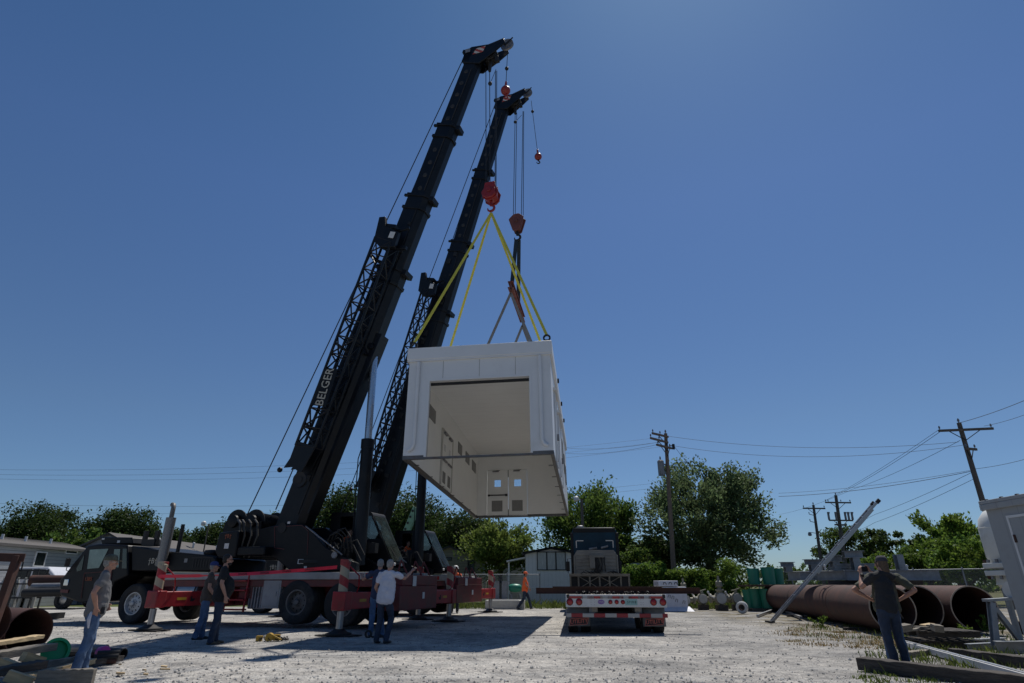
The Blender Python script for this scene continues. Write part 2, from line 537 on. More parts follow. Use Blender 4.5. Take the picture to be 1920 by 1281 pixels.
        for i in range(m - 1):
            for k in range(n):
                fs.append((i * n + k, i * n + (k + 1) % n, (i + 1) * n + (k + 1) % n, (i + 1) * n + k))
        fs += [tuple(range(n))[::-1], tuple(range((m - 1) * n, m * n))]
        return s.add(vs, fs)

    def ball(s, c, r, n=12, rot=None):
        r = (r, r, r) if not isinstance(r, (tuple, list)) else r
        vs, fs = [], []
        m = max(4, n // 2 + 1)
        for j in range(m + 1):
            th = math.pi * j / m
            for i in range(n):
                a = 2 * math.pi * i / n
                q = V((r[0] * math.sin(th) * math.cos(a), r[1] * math.sin(th) * math.sin(a), r[2] * math.cos(th)))
                if rot is not None:
                    q = rot @ q
                vs.append(q + V(c))
        for j in range(m):
            for i in range(n):
                q = (j * n + i, (j + 1) * n + i, (j + 1) * n + (i + 1) % n, j * n + (i + 1) % n)
                fs.append(q)
        return s.add(vs, fs)

    def prism(s, poly, a, b, axis='y'):
        """poly in (x,z) extruded along y from a to b (axis y); in (x,y) along z (axis z); in (y,z) along x (axis x)"""
        n = len(poly)
        def mk(p, t):
            return {'y': (p[0], t, p[1]), 'z': (p[0], p[1], t), 'x': (t, p[0], p[1])}[axis]
        vs = [mk(p, a) for p in poly] + [mk(p, b) for p in poly]
        fs = [tuple(range(n)), tuple(range(n, 2 * n))[::-1]] + [(i, n + i, n + (i + 1) % n, (i + 1) % n) for i in range(n)]
        return s.add(vs, fs)

    def plate(s, pts, t):
        """flat polygon through 3-D points given thickness t along its normal"""
        pts = [V(p) for p in pts]
        nn = (pts[1] - pts[0]).cross(pts[-1] - pts[0]).normalized()
        n = len(pts)
        vs = pts + [p + nn * t for p in pts]
        fs = [tuple(range(n))[::-1], tuple(range(n, 2 * n))] + [(i, (i + 1) % n, n + (i + 1) % n, n + i) for i in range(n)]
        return s.add(vs, fs)

    def quad(s, a, b, c, d):
        return s.add([a, b, c, d], [(0, 1, 2, 3)])

    def build(s, name, m, parent=None, bevel=0.0, smooth=True, ang=35):
        me = bpy.data.meshes.new(name)
        me.from_pydata(s.v, [], s.f)
        me.validate()
        import bmesh
        bm = bmesh.new()
        bm.from_mesh(me)
        bmesh.ops.remove_doubles(bm, verts=bm.verts, dist=1e-5)
        bmesh.ops.recalc_face_normals(bm, faces=bm.faces)
        bm.to_mesh(me)
        bm.free()
        if smooth:
            me.polygons.foreach_set('use_smooth', [True] * len(me.polygons))
            me.set_sharp_from_angle(angle=R(ang))
        me.materials.append(m if not isinstance(m, str) else M[m])
        o = bpy.data.objects.new(name, me)
        COL.objects.link(o)
        if parent:
            o.parent = parent
        if bevel:
            b = o.modifiers.new('b', 'BEVEL')
            b.width = bevel
            b.segments = 2
            b.limit_method = 'ANGLE'
            b.angle_limit = R(40)
        return o

def raw(name, vs, fs, m, parent=None):
    me = bpy.data.meshes.new(name)
    me.from_pydata(vs, [], fs)
    me.materials.append(M[m] if isinstance(m, str) else m)
    o = bpy.data.objects.new(name, me)
    COL.objects.link(o)
    if parent:
        o.parent = parent
    return o

def tag(o, label, cat, group=None, kind=None):
    if kind:
        o['kind'] = kind
    else:
        o['label'] = label
        o['category'] = cat
    if label:
        o['label'] = label
    if group:
        o['group'] = group
    return o

def empty(name, loc=(0, 0, 0), rz=0.0, label=None, cat=None, group=None):
    o = bpy.data.objects.new(name, None)
    o.location = loc
    o.rotation_euler = (0, 0, rz)
    COL.objects.link(o)
    if label:
        tag(o, label, cat, group)
    return o

def structure(o):
    o['kind'] = 'structure'
    return o

def copy_tree(o, parent=None):
    c = o.copy()
    COL.objects.link(c)
    c.parent = parent
    for ch in [x for x in bpy.data.objects if x.parent == o]:
        copy_tree(ch, c)
    return c

def text(name, body, size, o, xd, yd, m, parent=None, ext=.004, align='CENTER', sx=1.0, bold=.004):
    cu = bpy.data.curves.new(name, 'FONT')
    cu.body = body
    cu.size = size
    cu.extrude = ext
    cu.offset = size * bold
    cu.align_x = align
    cu.align_y = 'CENTER'
    cu.resolution_u = 2
    t = bpy.data.objects.new('tmp', cu)
    COL.objects.link(t)
    bpy.context.view_layer.update()
    me = bpy.data.meshes.new_from_object(t.evaluated_get(bpy.context.evaluated_depsgraph_get()))
    bpy.data.objects.remove(t)
    xd, yd = V(xd).normalized(), V(yd).normalized()
    zd = xd.cross(yd).normalized()
    xd = xd * sx
    mtx = Matrix(((xd.x, yd.x, zd.x, o[0]), (xd.y, yd.y, zd.y, o[1]), (xd.z, yd.z, zd.z, o[2]), (0, 0, 0, 1)))
    me.transform(mtx)
    me.materials.clear()
    me.materials.append(M[m])
    ob = bpy.data.objects.new(name, me)
    COL.objects.link(ob)
    if parent:
        ob.parent = parent
    return ob

class Frame:
    """a vehicle's own axes: u along, v away from the camera side, h up"""
    def __init__(s, o, deg):
        s.o = V(o)
        s.a = R(deg)
        s.u = V((math.cos(s.a), math.sin(s.a), 0))
        s.v = V((-math.sin(s.a), math.cos(s.a), 0))

    def loc(s, px, py, v):
        d = ray(px, py)
        t = (v - (EYE - s.o).dot(s.v)) / d.dot(s.v)
        w = EYE + d * t - s.o
        return V((w.dot(s.u), v, w.z))

    def at_u(s, px, py, u):
        d = ray(px, py)
        t = (u - (EYE - s.o).dot(s.u)) / d.dot(s.u)
        w = EYE + d * t - s.o
        return V((u, w.dot(s.v), w.z))

    def world(s, p):
        return s.o + s.u * p[0] + s.v * p[1] + V((0, 0, p[2]))
# ------------------------------------------------------------------ wheels
def wheel(parent, c, r, wd, rim, face=-1, rr=.55, dish=.05, name='wheel'):
    """wheel with its axle along v; face -1 shows its disc to -v"""
    e = empty(name)
    e.parent = parent
    t = MB()
    h = wd / 2
    rb = r * rr
    pr = [(rb, -h * .8), (rb + (r - rb) * .25, -h * .98), (r * .90, -h), (r * .965, -h * .9)]
    k = 5
    for i in range(k):
        a = -h * .82 + i * (h * 1.64 / k)
        b = a + h * 1.64 / k
        pr += [(r, a + .012), (r, b - .012), (r * .985, b - .006), (r * .985, b + .006)] if i < k - 1 else [(r, a + .012), (r, b)]
    pr += [(r * .965, h * .9), (r * .90, h), (rb + (r - rb) * .25, h * .98), (rb, h * .8)]
    t.lathe(pr, c, (0, 1, 0), 40, True)
    t.build('tyre', 'rubber', e, ang=28)
    g = MB()
    f = face
    o = V(c)
    # rim barrel, lip, disc with hand holes, hub and studs
    g.lathe([(rb, -h * .8), (rb * 1.04, -h * .84), (rb * .94, -h * .84), (rb * .9, -h * .5), (rb * .9, h * .6), (rb, h * .8)], o, (0, -f, 0), 32, True)
    n = 40
    x = V((1, 0, 0))
    z = V((0, 0, 1))
    yf = o + V((0, f, 0)) * (h * .84 - dish)
    rings = [(rb * .92, -.03), (rb * .76, .0), (rb * .60, .015), (rb * .42, .03), (rb * .40, .03)]
    vs, fs = [], []
    for q, dy in rings:
        for i in range(n):
            a = 2 * math.pi * i / n
            vs.append(yf + V((0, f * dy, 0)) + (x * math.cos(a) + z * math.sin(a)) * q)
    for j in range(len(rings) - 1):
        for i in range(n):
            if j == 1 and i % 4 == 1:
                continue
            fs.append((j * n + i, j * n + (i + 1) % n, (j + 1) * n + (i + 1) % n, (j + 1) * n + i))
    g.add(vs, fs)
    g.lathe([(rb * .41, 0), (rb * .40, .035), (rb * .26, .05), (rb * .24, .11), (rb * .18, .13), (0, .135)], yf, (0, f, 0), 24)
    for i in range(10):
        a = 2 * math.pi * i / 10
        q = yf + (x * math.cos(a) + z * math.sin(a)) * rb * .335
        g.cyl(q + V((0, f * .03, 0)), q + V((0, f * .075, 0)), .017, n=6)
    g.build('rim', rim, e, ang=30)
    b = MB()
    b.lathe([(0, 0), (rb * .9, .001)], yf - V((0, f * .12, 0)), (0, f, 0), 24)
    b.build('shade_disc', 'dark', e)  # flat dark disc added behind the hand holes, standing in for their shade
    return e

# ------------------------------------------------------------------ crane
F1 = Frame((-8.99, 21.03, 0), -17.2)
F2 = Frame((-7.85, 28.45, 0), -20.0)
UC1 = 3.0

def rel(px, py, v):                     # a point of crane 1's upper works relative to its slewing axis
    p = F1.loc(px, py, v)
    return (p.x - UC1, p.z)

FOOT = rel(553, 992, 0)

def lattice(mb, A, B, r, bays):
    """tapered four-chord lattice: A and B are lists of four corner points at the two ends"""
    A = [V(a) for a in A]
    B = [V(b) for b in B]
    for a, b in zip(A, B):
        mb.cyl(a, b, r, n=6)
    for k in range(bays):
        t0, t1 = k / bays, (k + 1) / bays
        for i in range(4):
            j = (i + 1) % 4
            a0, a1 = A[i].lerp(B[i], t0), A[i].lerp(B[i], t1)
            b0, b1 = A[j].lerp(B[j], t0), A[j].lerp(B[j], t1)
            if k % 2:
                mb.cyl(a0, b1, r * .62, n=5)
            else:
                mb.cyl(b0, a1, r * .62, n=5)
            if k == 0:
                mb.cyl(a0, b0, r * .62, n=5)
            mb.cyl(a1, b1, r * .55, n=5)

def make_crane(fr, uc, tip, cols, label, near):
    root = empty('mobile_crane', fr.o, fr.a, label, 'crane', 'black and red mobile cranes')
    bd = lambda mb, n, m, par=root, **k: mb.build(n, m, par, **k)
    # ---------------- carrier
    m = MB()
    m.ab((-4.3, -.55, .62), (6.35, -.32, 1.12))
    m.ab((-4.3, .32, .62), (6.35, .55, 1.12))
    for u in (-3.4, -1.6, 0.7, 2.4, 4.4, 5.6):
        m.ab((u - .1, -.32, .7), (u + .1, .32, 1.05))
    m.ab((-2.0, -1.27, 1.12), (6.2, 1.27, 1.315))
    m.ab((1.0, -1.25, .78), (1.5, -.56, 1.115))
    bd(m, 'chassis', 'dred', bevel=.012)
    m = MB()
    m.ab((-1.95, -1.31, 1.32), (5.75, 1.31, 1.52))
    m.prism([(5.75, 1.32), (5.75, 1.52), (6.12, 1.52), (6.34, .72), (6.20, .72), (5.98, 1.32)], -1.33, -1.02)
    m.prism([(5.75, 1.32), (5.75, 1.52), (6.12, 1.52), (6.34, .72), (6.20, .72), (5.98, 1.32)], 1.02, 1.33)
    bd(m, 'deck', 'deck', bevel=.015)
    m = MB()
    m.lathe([(.001, 0), (.05, 0), (.06, .02), (.05, .04), (.001, .04)], (5.55, -1.31, 1.42), (0, -1, 0), 16)
    m.box((5.55, -1.315, 1.42), (.34, .012, .14))
    bd(m, 'marker_lamp', 'lampred')
    # cab
    cp = lambda x, y, v=-1.3: (F1.loc(x, y, v).x, F1.loc(x, y, v).z)
    prof = [cp(*q) for q in ((112, 1088), (121, 1079), (134, 1061), (165, 1023), (186, 1020), (240, 1022), (240, 1080), (214, 1092), (206, 1112), (203, 1127), (153, 1131), (114, 1118))]
    m = MB().prism(prof, -1.32, .55)
    cab = bd(m, 'carrier_cab', 'black', bevel=.05)
    y = -1.335
    def pane(pts, mt, nm='window', par=cab, t=.012, yy=y):
        MB().prism([cp(a, b) for a, b in pts], yy, yy + t).build(nm, mt, par)
    pane(((145, 1066), (160, 1040), (155, 1069), (146, 1072)), 'dglass')
    pane(((170, 1031), (205, 1029), (187, 1065), (165, 1067)), 'gglass')
    pane(((216, 1030), (227, 1030), (224, 1064), (213, 1064)), 'gglass')
    pane(((232, 1029), (239, 1029), (239, 1066), (230, 1066)), 'dglass')
    # door outline in red pinstripe, grab rail, headlamp, front bumper step
    m = MB()
    for a, b in (((160, 1075), (212, 1071)), ((160, 1075), (154, 1122)), ((212, 1071), (206, 1105))):
        p, q = cp(*a), cp(*b)
        m.bar((p[0], y - .003, p[1]), (q[0], y - .003, q[1]), .012, .014, (0, 1, 0))
    bd(m, 'door_trim', 'dred', cab)
    p = cp(126, 1092)
    m = MB().box((p[0], y, p[1]), (.20, .03, .2))
    bd(m, 'headlamp', 'chrome', cab, bevel=.02)
    p = cp(112, 1096)
    bd(MB().box((p[0] + .07, -1.1, p[1]), (.12, .25, .2)), 'headlamp', 'white', cab, bevel=.02)
    m = MB()
    p, q = cp(116, 1108), cp(130, 1109)
    m.bar((p[0] - .01, y - .004, p[1]), (q[0], y - .004, q[1]), .1, .012, (0, 1, 0))
    bd(m, 'bumper_badge', 'dred', cab)
    p = cp(207, 1013)
    m = MB().prism([cp(177, 1006), cp(238, 1007), cp(239, 1019), cp(181, 1021)], -1.1, .3)
    ac = bd(m, 'roof_unit', 'black', cab, bevel=.03)
    p = cp(184, 1010)
    MB().box((p[0], -1.106, p[1]), (.12, .01, .05)).build('data_plate', 'white', ac)
    p = cp(213, 1015)
    MB().box((p[0], -1.106, p[1]), (.12, .01, .08)).build('data_plate', 'white', ac)
    p = cp(168, 1086)
    text('lettering', '1385', .17, (p[0], y - .006, p[1]), (1, 0, 0), (0, 0, 1), 'lettero', cab)
    # mirror
    p = cp(141, 1052)
    m = MB().tube([(p[0] - .1, -1.3, p[1] - .35), (p[0] - .12, -1.44, p[1] - .3), (p[0] - .12, -1.44, p[1] + .1)], .015)
    m.box((p[0] - .12, -1.46, p[1] - .05), (.05, .16, .26))
    bd(m, 'mirror', 'dark', cab, bevel=.01)
    # engine hood behind the cab
    m = MB().prism([cp(243, 1023), cp(306, 1033), cp(392, 1041), cp(402, 1047), cp(402, 1071), cp(243, 1071)], -1.24, 1.2)
    hood = bd(m, 'engine_hood', 'black', bevel=.04)
    m = MB()
    for i in range(7):
        p = cp(360 + i * 5, 1056)
        m.box((p[0], -1.243, p[1]), (.035, .015, .26))
    m.ab((cp(356, 1050)[0], -1.245, cp(356, 1047)[1]), (cp(396, 1050)[0], -1.236, cp(356, 1045)[1]))
    bd(m, 'hood_louvre', 'dark', hood)
    p = cp(284, 1052)
    text('lettering', '\u2020B\u2020', .25, (p[0], -1.247, p[1]), (1, 0, 0), (0, 0, 1), 'letterw', hood)
    p = cp(346, 1051)
    MB().box((p[0], -1.245, p[1]), (.12, .01, .12)).build('data_plate', 'steel', hood)
    m = MB()
    for x in (257, 279):
        p = cp(x, 1013)
        m.box((p[0], -1.0, p[1] + .1), (.12, .12, .45))
    a, b = cp(257, 1020), cp(279, 1020)
    m.bar((a[0], -1.0, a[1] + .05), (b[0], -1.0, b[1] + .05), .2, .22)
    bd(m, 'boom_rest', 'dark')
    p = cp(388, 1038)
    bd(MB().lathe([(.001, .2), (.2, .18), (.24, .1), (.2, 0), (.001, 0)], (p[0] - .2, -.9, p[1] - .06), (0, 0, 1), 20), 'air_filter', 'dark')
    # exhaust
    a, b, c = F1.loc(308, 1067, -1.2), F1.loc(321, 972, -1.2), F1.loc(322, 950, -1.2)
    u = a.x
    m = MB().cyl((u, -1.36, a.z + .08), (u, -1.36, b.z), .155, n=24)
    ex = bd(m, 'exhaust_stack', 'perf')
    m = MB().tube([(u, -1.36, b.z), (u, -1.36, b.z + .22), (u - .01, -1.35, b.z + .35), (u - .06, -1.32, b.z + .42), (u - .14, -1.3, b.z + .44)], .075, 12)
    bd(m, 'exhaust_pipe', 'rimd', ex)
    m = MB().cyl((u + .3, -1.1, a.z), (u + .3, -1.1, b.z - .2), .06, n=10)
    bd(m, 'intake_pipe', 'dark', ex)
    # fuel tank
    a, b = F1.loc(335, 1098, -1.1), F1.loc(378, 1098, -1.1)
    m = MB().lathe([(.0, -.04), (.2, -.03), (.31, 0), (.31, b.x - a.x), (.2, b.x - a.x + .03), (.0, b.x - a.x + .04)], (a.x, -.98, .98), (1, 0, 0), 28)
    tk = bd(m, 'fuel_tank', 'alu')
    for t in (.08, b.x - a.x - .08):
        bd(MB().lathe([(.312, 0), (.322, 0), (.322, .05), (.312, .05)], (a.x + t, -.98, .98), (1, 0, 0), 28, True), 'tank_strap', 'dark', tk)
    # ladder, ribbed battery box and cabinet between the axles
    a, b = F1.loc(432, 1075, -1.3), F1.loc(458, 1142, -1.3)
    m = MB()
    for q in (a.x, b.x):
        m.bar((q, -1.3, 1.5), (q, -1.34, .42), .05, .05)
    for i in range(4):
        m.ab((a.x, -1.42, .46 + i * .27), (b.x, -1.2, .50 + i * .27))
    bd(m, 'ladder', 'red', bevel=.006)
    a, b = F1.loc(471, 1085, -1.25), F1.loc(494, 1140, -1.25)
    m = MB()
    m.ab((a.x, -1.2, .5), (b.x, -.6, 1.3))
    for i in range(6):
        q = a.x + .04 + i * (b.x - a.x - .08) / 5
        m.ab((q - .02, -1.25, .53), (q + .02, -1.198, 1.28))
    bd(m, 'battery_box', 'steel')
    a, b = F1.loc(496, 1085, -1.28), F1.loc(521, 1140, -1.28)
    m = MB()
    m.ab((a.x, -1.28, .52), (b.x, -.6, 1.3))
    cb = bd(m, 'tool_cabinet', 'deck', bevel=.01)
    m = MB()
    m.ab((a.x + .05, -1.293, .58), (b.x - .05, -1.281, 1.24))
    m.box((b.x - .14, -1.30, .92), (.06, .03, .12))
    bd(m, 'cabinet_door', 'deck', cb, bevel=.004)
    # mudguards over the rear wheels
    for s in (-1, 1):
        m = MB()
        m.ab((2.4, s * .62, 1.28), (5.6, s * 1.24, 1.31))
        bd(m, 'mudguard', 'dred')
    wh = []
    for u, rim, z, dual in ((-3.05, 'rimw', .61, 0), (3.12, 'rimd', .70, 1), (4.68, 'rimd', .66, 1)):
        for s in (-1, 1):
            if dual:
                wheel(root, (u, s * 1.17, z), .60, .30, rim, s, .56, .13)
                wheel(root, (u, s * .84, z), .60, .30, rim, s, .56, .1)
            else:
                wheel(root, (u, s * 1.10, z), .60, .46, rim, s, .55, .07)
        m = MB().cyl((u, -.9, z), (u, .9, z), .11, n=12)
        m.ball((u, 0, z), (.25, .25, .25), 14)
        bd(m, 'axle', 'dark')
    # outriggers: box, sliding beams, jacks
    for ub, sgn in ((0.0, 0), (6.0, 1)):
        m = MB()
        if sgn:
            m.ab((ub - .05, -1.28, .50), (ub + .5, 1.28, 1.16))
            m.ab((ub + .08, -1.22, 1.16), (ub + .52, 1.22, 1.44))
            for v in (-.75, .2, .8):
                m.bar((ub + .45, v, 1.42), (ub + .2, v, 1.86), .05, .05)
                m.bar((ub + .2, v, 1.86), (ub + .1, v, 1.42), .05, .05)
        else:
            m.ab((ub - .28, -1.28, .55), (ub + .28, 1.28, 1.08))
        ob = bd(m, 'outrigger_box', 'red' if not sgn else 'dred', bevel=.02)
        if sgn:
            bd(MB().box((ub + .512, .25, .88), (.014, .14, .18)), 'warning_decal', 'white', ob)
            bd(MB().box((ub + .532, -.45, 1.28), (.014, .22, .28)), 'warning_decal', 'white', ob)
        for s in (-1, 1):
            uo = ub + (.12 if s > 0 else -.12) * (1 if sgn else 1)
            m = MB()
            m.ab((uo - .15, s * 1.0, .60), (uo + .15, s * 3.30, 1.0))
            m.ab((uo - .19, s * 3.05, .58), (uo + .19, s * 3.38, 1.02))
            be = bd(m, 'outrigger_beam', 'red', bevel=.02)
            m = MB()
            m.box((uo + .152, s * 2.45, .80), (.008, .34, .07))
            bd(m, 'beam_decal', 'yellow', be)
            m = MB().prism([(2.0, .72), (2.12, .72), (2.12, .86), (2.06, .86), (2.06, .80), (1.94, .80)], uo + .151, uo + .159, 'x')
            m.v = [(a, s * b if s < 0 else b, c) for a, b, c in m.v]
            bd(m, 'lifting_hole', 'dark', be)
            m = MB()
            m.cyl((uo, s * 3.22, 1.0), (uo, s * 3.22, 1.72), .12, n=20)
            m.box((uo, s * 3.22, 1.72), (.2, .2, .14))
            m.box((uo, s * 3.22, .82), (.27, .27, .34))
            jk = bd(m, 'jack', 'stripe', bevel=.008)
            m = MB().cyl((uo, s * 3.22, .12), (uo, s * 3.22, .56), .085, n=18)
            bd(m, 'jack_ram', 'alu', jk)
            m = MB().lathe([(.0, 0), (.32, 0), (.32, .035), (.22, .06), (.12, .13), (0, .14)], (uo, s * 3.22, .03), (0, 0, 1), 24)
            m.bar((uo - .55, s * 3.22 - .1, .018), (uo + .5, s * 3.22 - .16, .018), .18, .03)
            m.bar((uo - .5, s * 3.22 + .14, .018), (uo + .55, s * 3.22 + .1, .018), .18, .03)
            bd(m, 'jack_pad', 'dark', jk)
            m = MB().tube([(uo + .1, s * 3.15, 1.62), (uo + .3, s * 3.0, 1.4), (uo + .26, s * 2.9, 1.15), (uo + .16, s * 2.8, 1.0)], .018)
            bd(m, 'hydraulic_hose', 'lampred', jk)
    # ---------------- upper works, slewing axis at u = uc
    q = lambda p, v=0: (p[0] + uc, v, p[1])
    m = MB().cyl((uc, 0, 1.5), (uc, 0, 1.82), .78, n=32)
    m.cyl((uc, 0, 1.8), (uc, 0, 1.9), .86, n=32)
    bd(m, 'turntable', 'dark')
    poly = [rel(*t, -.75) for t in ((514, 986), (566, 983), (586, 998), (612, 1027), (650, 1046), (668, 1056), (668, 1070), (545, 1070), (516, 1046), (436, 1046), (436, 1006))]
    m = MB()
    for v0, v1 in ((-.78, -.55), (.55, .78)):
        m.prism([(a + uc, b) for a, b in poly], v0, v1)
    b0 = rel(545, 1060, -.75)
    m.ab((uc - 1.9, -.55, 1.92), (uc + 1.2, .55, 2.25))
    up = bd(m, 'upper_frame', 'black', bevel=.02)
    m = MB()
    pts = [(515, 988), (515, 1027), (533, 1030)], [(515, 988), (566, 985), (578, 996), (576, 1040)]
    for pl in pts:
        for a, b in zip(pl, pl[1:]):
            a, b = rel(*a, -.79), rel(*b, -.79)
            m.bar(q(a, -.785), q(b, -.785), .014, .016, (0, 1, 0))
    bd(m, 'pinstripe', 'dred', up)
    m = MB()
    a, b = rel(572, 987, -.9), rel(640, 1040, -.9)
    m.cyl(q(a, -.86), q(b, -.86), .022, n=10)
    m.lathe([(.09, 0), (.1, .03), (.09, .06)], q(rel(628, 1041, -.9), -.9), (0, -1, 0), 16)
    bd(m, 'grab_rail', 'steel', up)
    for x, yy, s in ((541, 980, .1), (563, 1053, .2), (572, 1064, .1)):
        a = rel(x, yy, -.8)
        bd(MB().box(q(a, -.785), (s, .01, s * .7)), 'data_plate', 'white', up)
    m = MB()
    for k in range(3 if near else 1):
        a = rel(622 + 7 * k, 1040, -.85)
        m.tube([(a[0] + uc - .3, -.7, 2.4 + .05 * k), (a[0] + uc - .15, -.82, 2.60 + .08 * k), (a[0] + uc + .12, -.86, 2.68 + .06 * k), (a[0] + uc + .3, -.8, 2.55), (a[0] + uc + .3, -.6, 2.1)], .022)
    bd(m, 'hydraulic_hose', 'dark', up)
    # machinery clutter behind the boom foot
    rnd = random.Random(5)
    m = MB()
    for k in range(16):
        m.box((uc + rnd.uniform(-.4, 1.6), rnd.uniform(-.45, .45), rnd.uniform(2.2, 2.45)), (rnd.uniform(.1, .35), rnd.uniform(.1, .3), rnd.uniform(.1, .4)))
    for k in range(8 if near else 3):
        z = rnd.uniform(2.2, 2.45)
        u0 = uc + rnd.uniform(-.2, 1.2)
        m.tube([(u0, -.5, z - .4), (u0 + .1, -.62, z), (u0 + .35, -.6, z + .1), (u0 + .6, -.5, z - .35)], .025, 6)
    bd(m, 'valve_bank', 'dark', up)
    # counterweight and winches
    a, b = rel(424, 1000, -.9), rel(452, 1046, -.9)
    c = rel(505, 1040, -.9)
    m = MB()
    m.prism([(a[0] + uc, a[1]), (b[0] + uc, a[1] + .05), (b[0] + uc + .02, b[1]), (a[0] + uc + .1, b[1]), (a[0] + uc - .05, b[1] + .18)], -1.2, 1.2)
    m.ab((b[0] + uc, -1.15, b[1] + .05), (c[0] + uc, 1.15, b[1] + .32))
    cw = bd(m, 'counterweight', 'black', bevel=.04)
    text('lettering', '\u2020B\u2020', .17, ((a[0] + b[0]) / 2 + uc, -1.207, a[1] - .12), (1, 0, 0), (0, 0, 1), 'lettero', cw)
    bd(MB().box(((a[0] + b[0]) / 2 + uc, -1.204, a[1] - .42), (.17, .01, .16)), 'data_plate', 'white', cw)
    for x in (464, 497):
        c = rel(x, 981, 0)
        m = MB()
        m.lathe([(.30, -.55), (.40, -.55), (.40, -.50), (.27, -.49), (.27, .49), (.40, .50), (.40, .55), (.30, .55)], q(c), (0, 1, 0), 28)
        m.lathe([(.0, 0), (.22, 0), (.2, .18), (.1, .2), (0, .2)], (c[0] + uc, -.56, c[1]), (0, -1, 0), 18)
        for i in range(11):
            m.lathe([(.285, -.02), (.305, 0), (.285, .02)], (c[0] + uc, -.42 + i * .084, c[1]), (0, 1, 0), 24)
        wi = bd(m, 'winch_drum', 'black')
        m = MB()
        for s in (-.62, .62):
            m.prism([(c[0] + uc - .36, c[1]), (c[0] + uc + .36, c[1]), (c[0] + uc + .42, 2.2), (c[0] + uc - .42, 2.2)], s - .03, s + .03)
        bd(m, 'winch_bracket', 'black', wi)
    m = MB()
    for k, x in enumerate((458, 466, 478, 490)):
        c = rel(x, 1000, -.8)
        m.tube([(c[0] + uc - .28, -.86, c[1] + .42), (c[0] + uc - .05, -1.0, c[1] + .30), (c[0] + uc + .08, -1.05, c[1] - .1), (c[0] + uc - .02 - .05 * k, -.98, c[1] - .75)], .032 + .012 * (k == 0), 8)
    bd(m, 'winch_hose', 'grease', up)
    # operator cab on the far side
    v0, v1 = .86, 1.75
    cq = lambda x, yy: (rel(x, yy, v0)[0] + uc, rel(x, yy, v0)[1])
    c = empty('operator_cab')
    c.parent = root
    A, Bq, Cc, D = cq(622, 963), cq(698, 962), cq(735, 1055), cq(735, 1069)
    E_ = (A[0], D[1])
    sl = cq(640, 1012)[1]          # window sill
    w1, w2 = cq(638, 980)[0], cq(662, 980)[0]
    low = D[1] + .42               # the open doorway goes lower than the windows
    def xat(z):                    # slanted front edge
        t = (Bq[1] - z) / (Bq[1] - Cc[1])
        return Bq[0] + (Cc[0] - Bq[0]) * max(0, min(1, t))
    m = MB()
    m.prism([(w2 + .02, D[1]), (w2 + .02, sl), (xat(sl), sl), (Cc[0], Cc[1]), (D[0], D[1])], v0, v0 + .05)
    m.ab((A[0], v0, D[1]), (w1, v0 + .05, sl))
    m.ab((w1, v0, D[1]), (w2 + .02, v0 + .05, low))
    m.prism([(A[0], sl), (xat(sl), sl), (Cc[0], Cc[1]), (D[0], D[1]), (A[0], D[1])], v1 - .05, v1)
    m.ab((A[0], v0 + .05, D[1]), (D[0], v1 - .05, D[1] + .08))
    m.prism([(A[0], A[1] - .12), (A[0], A[1]), (A[0] + .05, A[1] + .03), (Bq[0] - .05, Bq[1] + .03), (Bq[0], Bq[1]), (xat(A[1] - .12), A[1] - .12)], v0 - .01, v1 + .01)
    m.ab((A[0], v0 + .05, D[1] + .08), (A[0] + .05, v1 - .05, A[1] - .12))
    wtop = A[1] - .12
    for v in (v0, v1 - .05):
        m.ab((A[0], v, sl), (w1, v + .05, wtop))
        m.ab((w2 + .02, v, sl), (w2 + .16, v + .05, wtop))
        m.bar((xat(sl) - .04, v + .025, sl), (xat(wtop) - .04, v + .025, wtop), .05, .09, (0, 1, 0))
    m.bar((Cc[0] - .03, v0 + .05, Cc[1]), (Cc[0] - .03, v1 - .05, Cc[1]), .06, .1)
    body = bd(m, 'cab_shell', 'black', c)
    pg = [(w2 + .16, sl + .02), (xat(sl) - .3, sl), (xat(sl) - .05, sl + .35), (xat(wtop) - .06, wtop), (w2 + .16, wtop)]
    bd(MB().prism(pg, v0 + .02, v0 + .03), 'window', 'glass', c)
    bd(MB().prism([(w1, sl), (xat(sl) - .06, sl), (xat(wtop) - .06, wtop), (w1, wtop)], v1 - .03, v1 - .02), 'window', 'glass', c)
    m = MB().quad((xat(wtop) + .01, v0 + .04, wtop), (Cc[0] + .01, v0 + .04, Cc[1] + .05), (Cc[0] + .01, v1 - .04, Cc[1] + .05), (xat(wtop) + .01, v1 - .04, wtop))
    bd(m, 'windscreen', 'wglass', c)
    m = MB()
    m.bar((xat(1.0) + .03, v0 + .3, Cc[1] + .1), (xat(wtop) + .06, v0 + .25, wtop - .3), .02, .02)
    bd(m, 'wiper', 'dark', c)
    for v in (v0 + .12, v1 - .3):
        bd(MB().box((Cc[0] + .03, v, Cc[1] - .05), (.05, .13, .1)), 'work_lamp', 'white', c, bevel=.02)
    m = MB()
    m.ab((A[0] + .35, v0 + .2, D[1] + .2), (A[0] + .85, v1 - .2, D[1] + .5))
    m.ab((A[0] + .28, v0 + .2, D[1] + .5), (A[0] + .4, v1 - .2, D[1] + 1.05))
    bd(m, 'seat', 'dark', c, bevel=.04)
    # ---------------- boom
    f = V((FOOT[0] + uc, 0, FOOT[1]))
    t = V((tip[0], 0, tip[2]))
    ax = (t - f).normalized()
    nb = V((-ax.z, 0, ax.x))             # away from the boom's belly
    L = (t - f).length
    S = lambda s, n=0, v=0: f + ax * s + nb * n + V((0, v, 0))
    cs = [(V((c[0], 0, c[2])) - f).dot(ax) for c in cols] + [L]
    hs = [(1.0, .80), (.90, .70), (.80, .60), (.68, .52)]
    st = [-.3, cs[0] - .6, cs[1] - .6, cs[2] - .6]
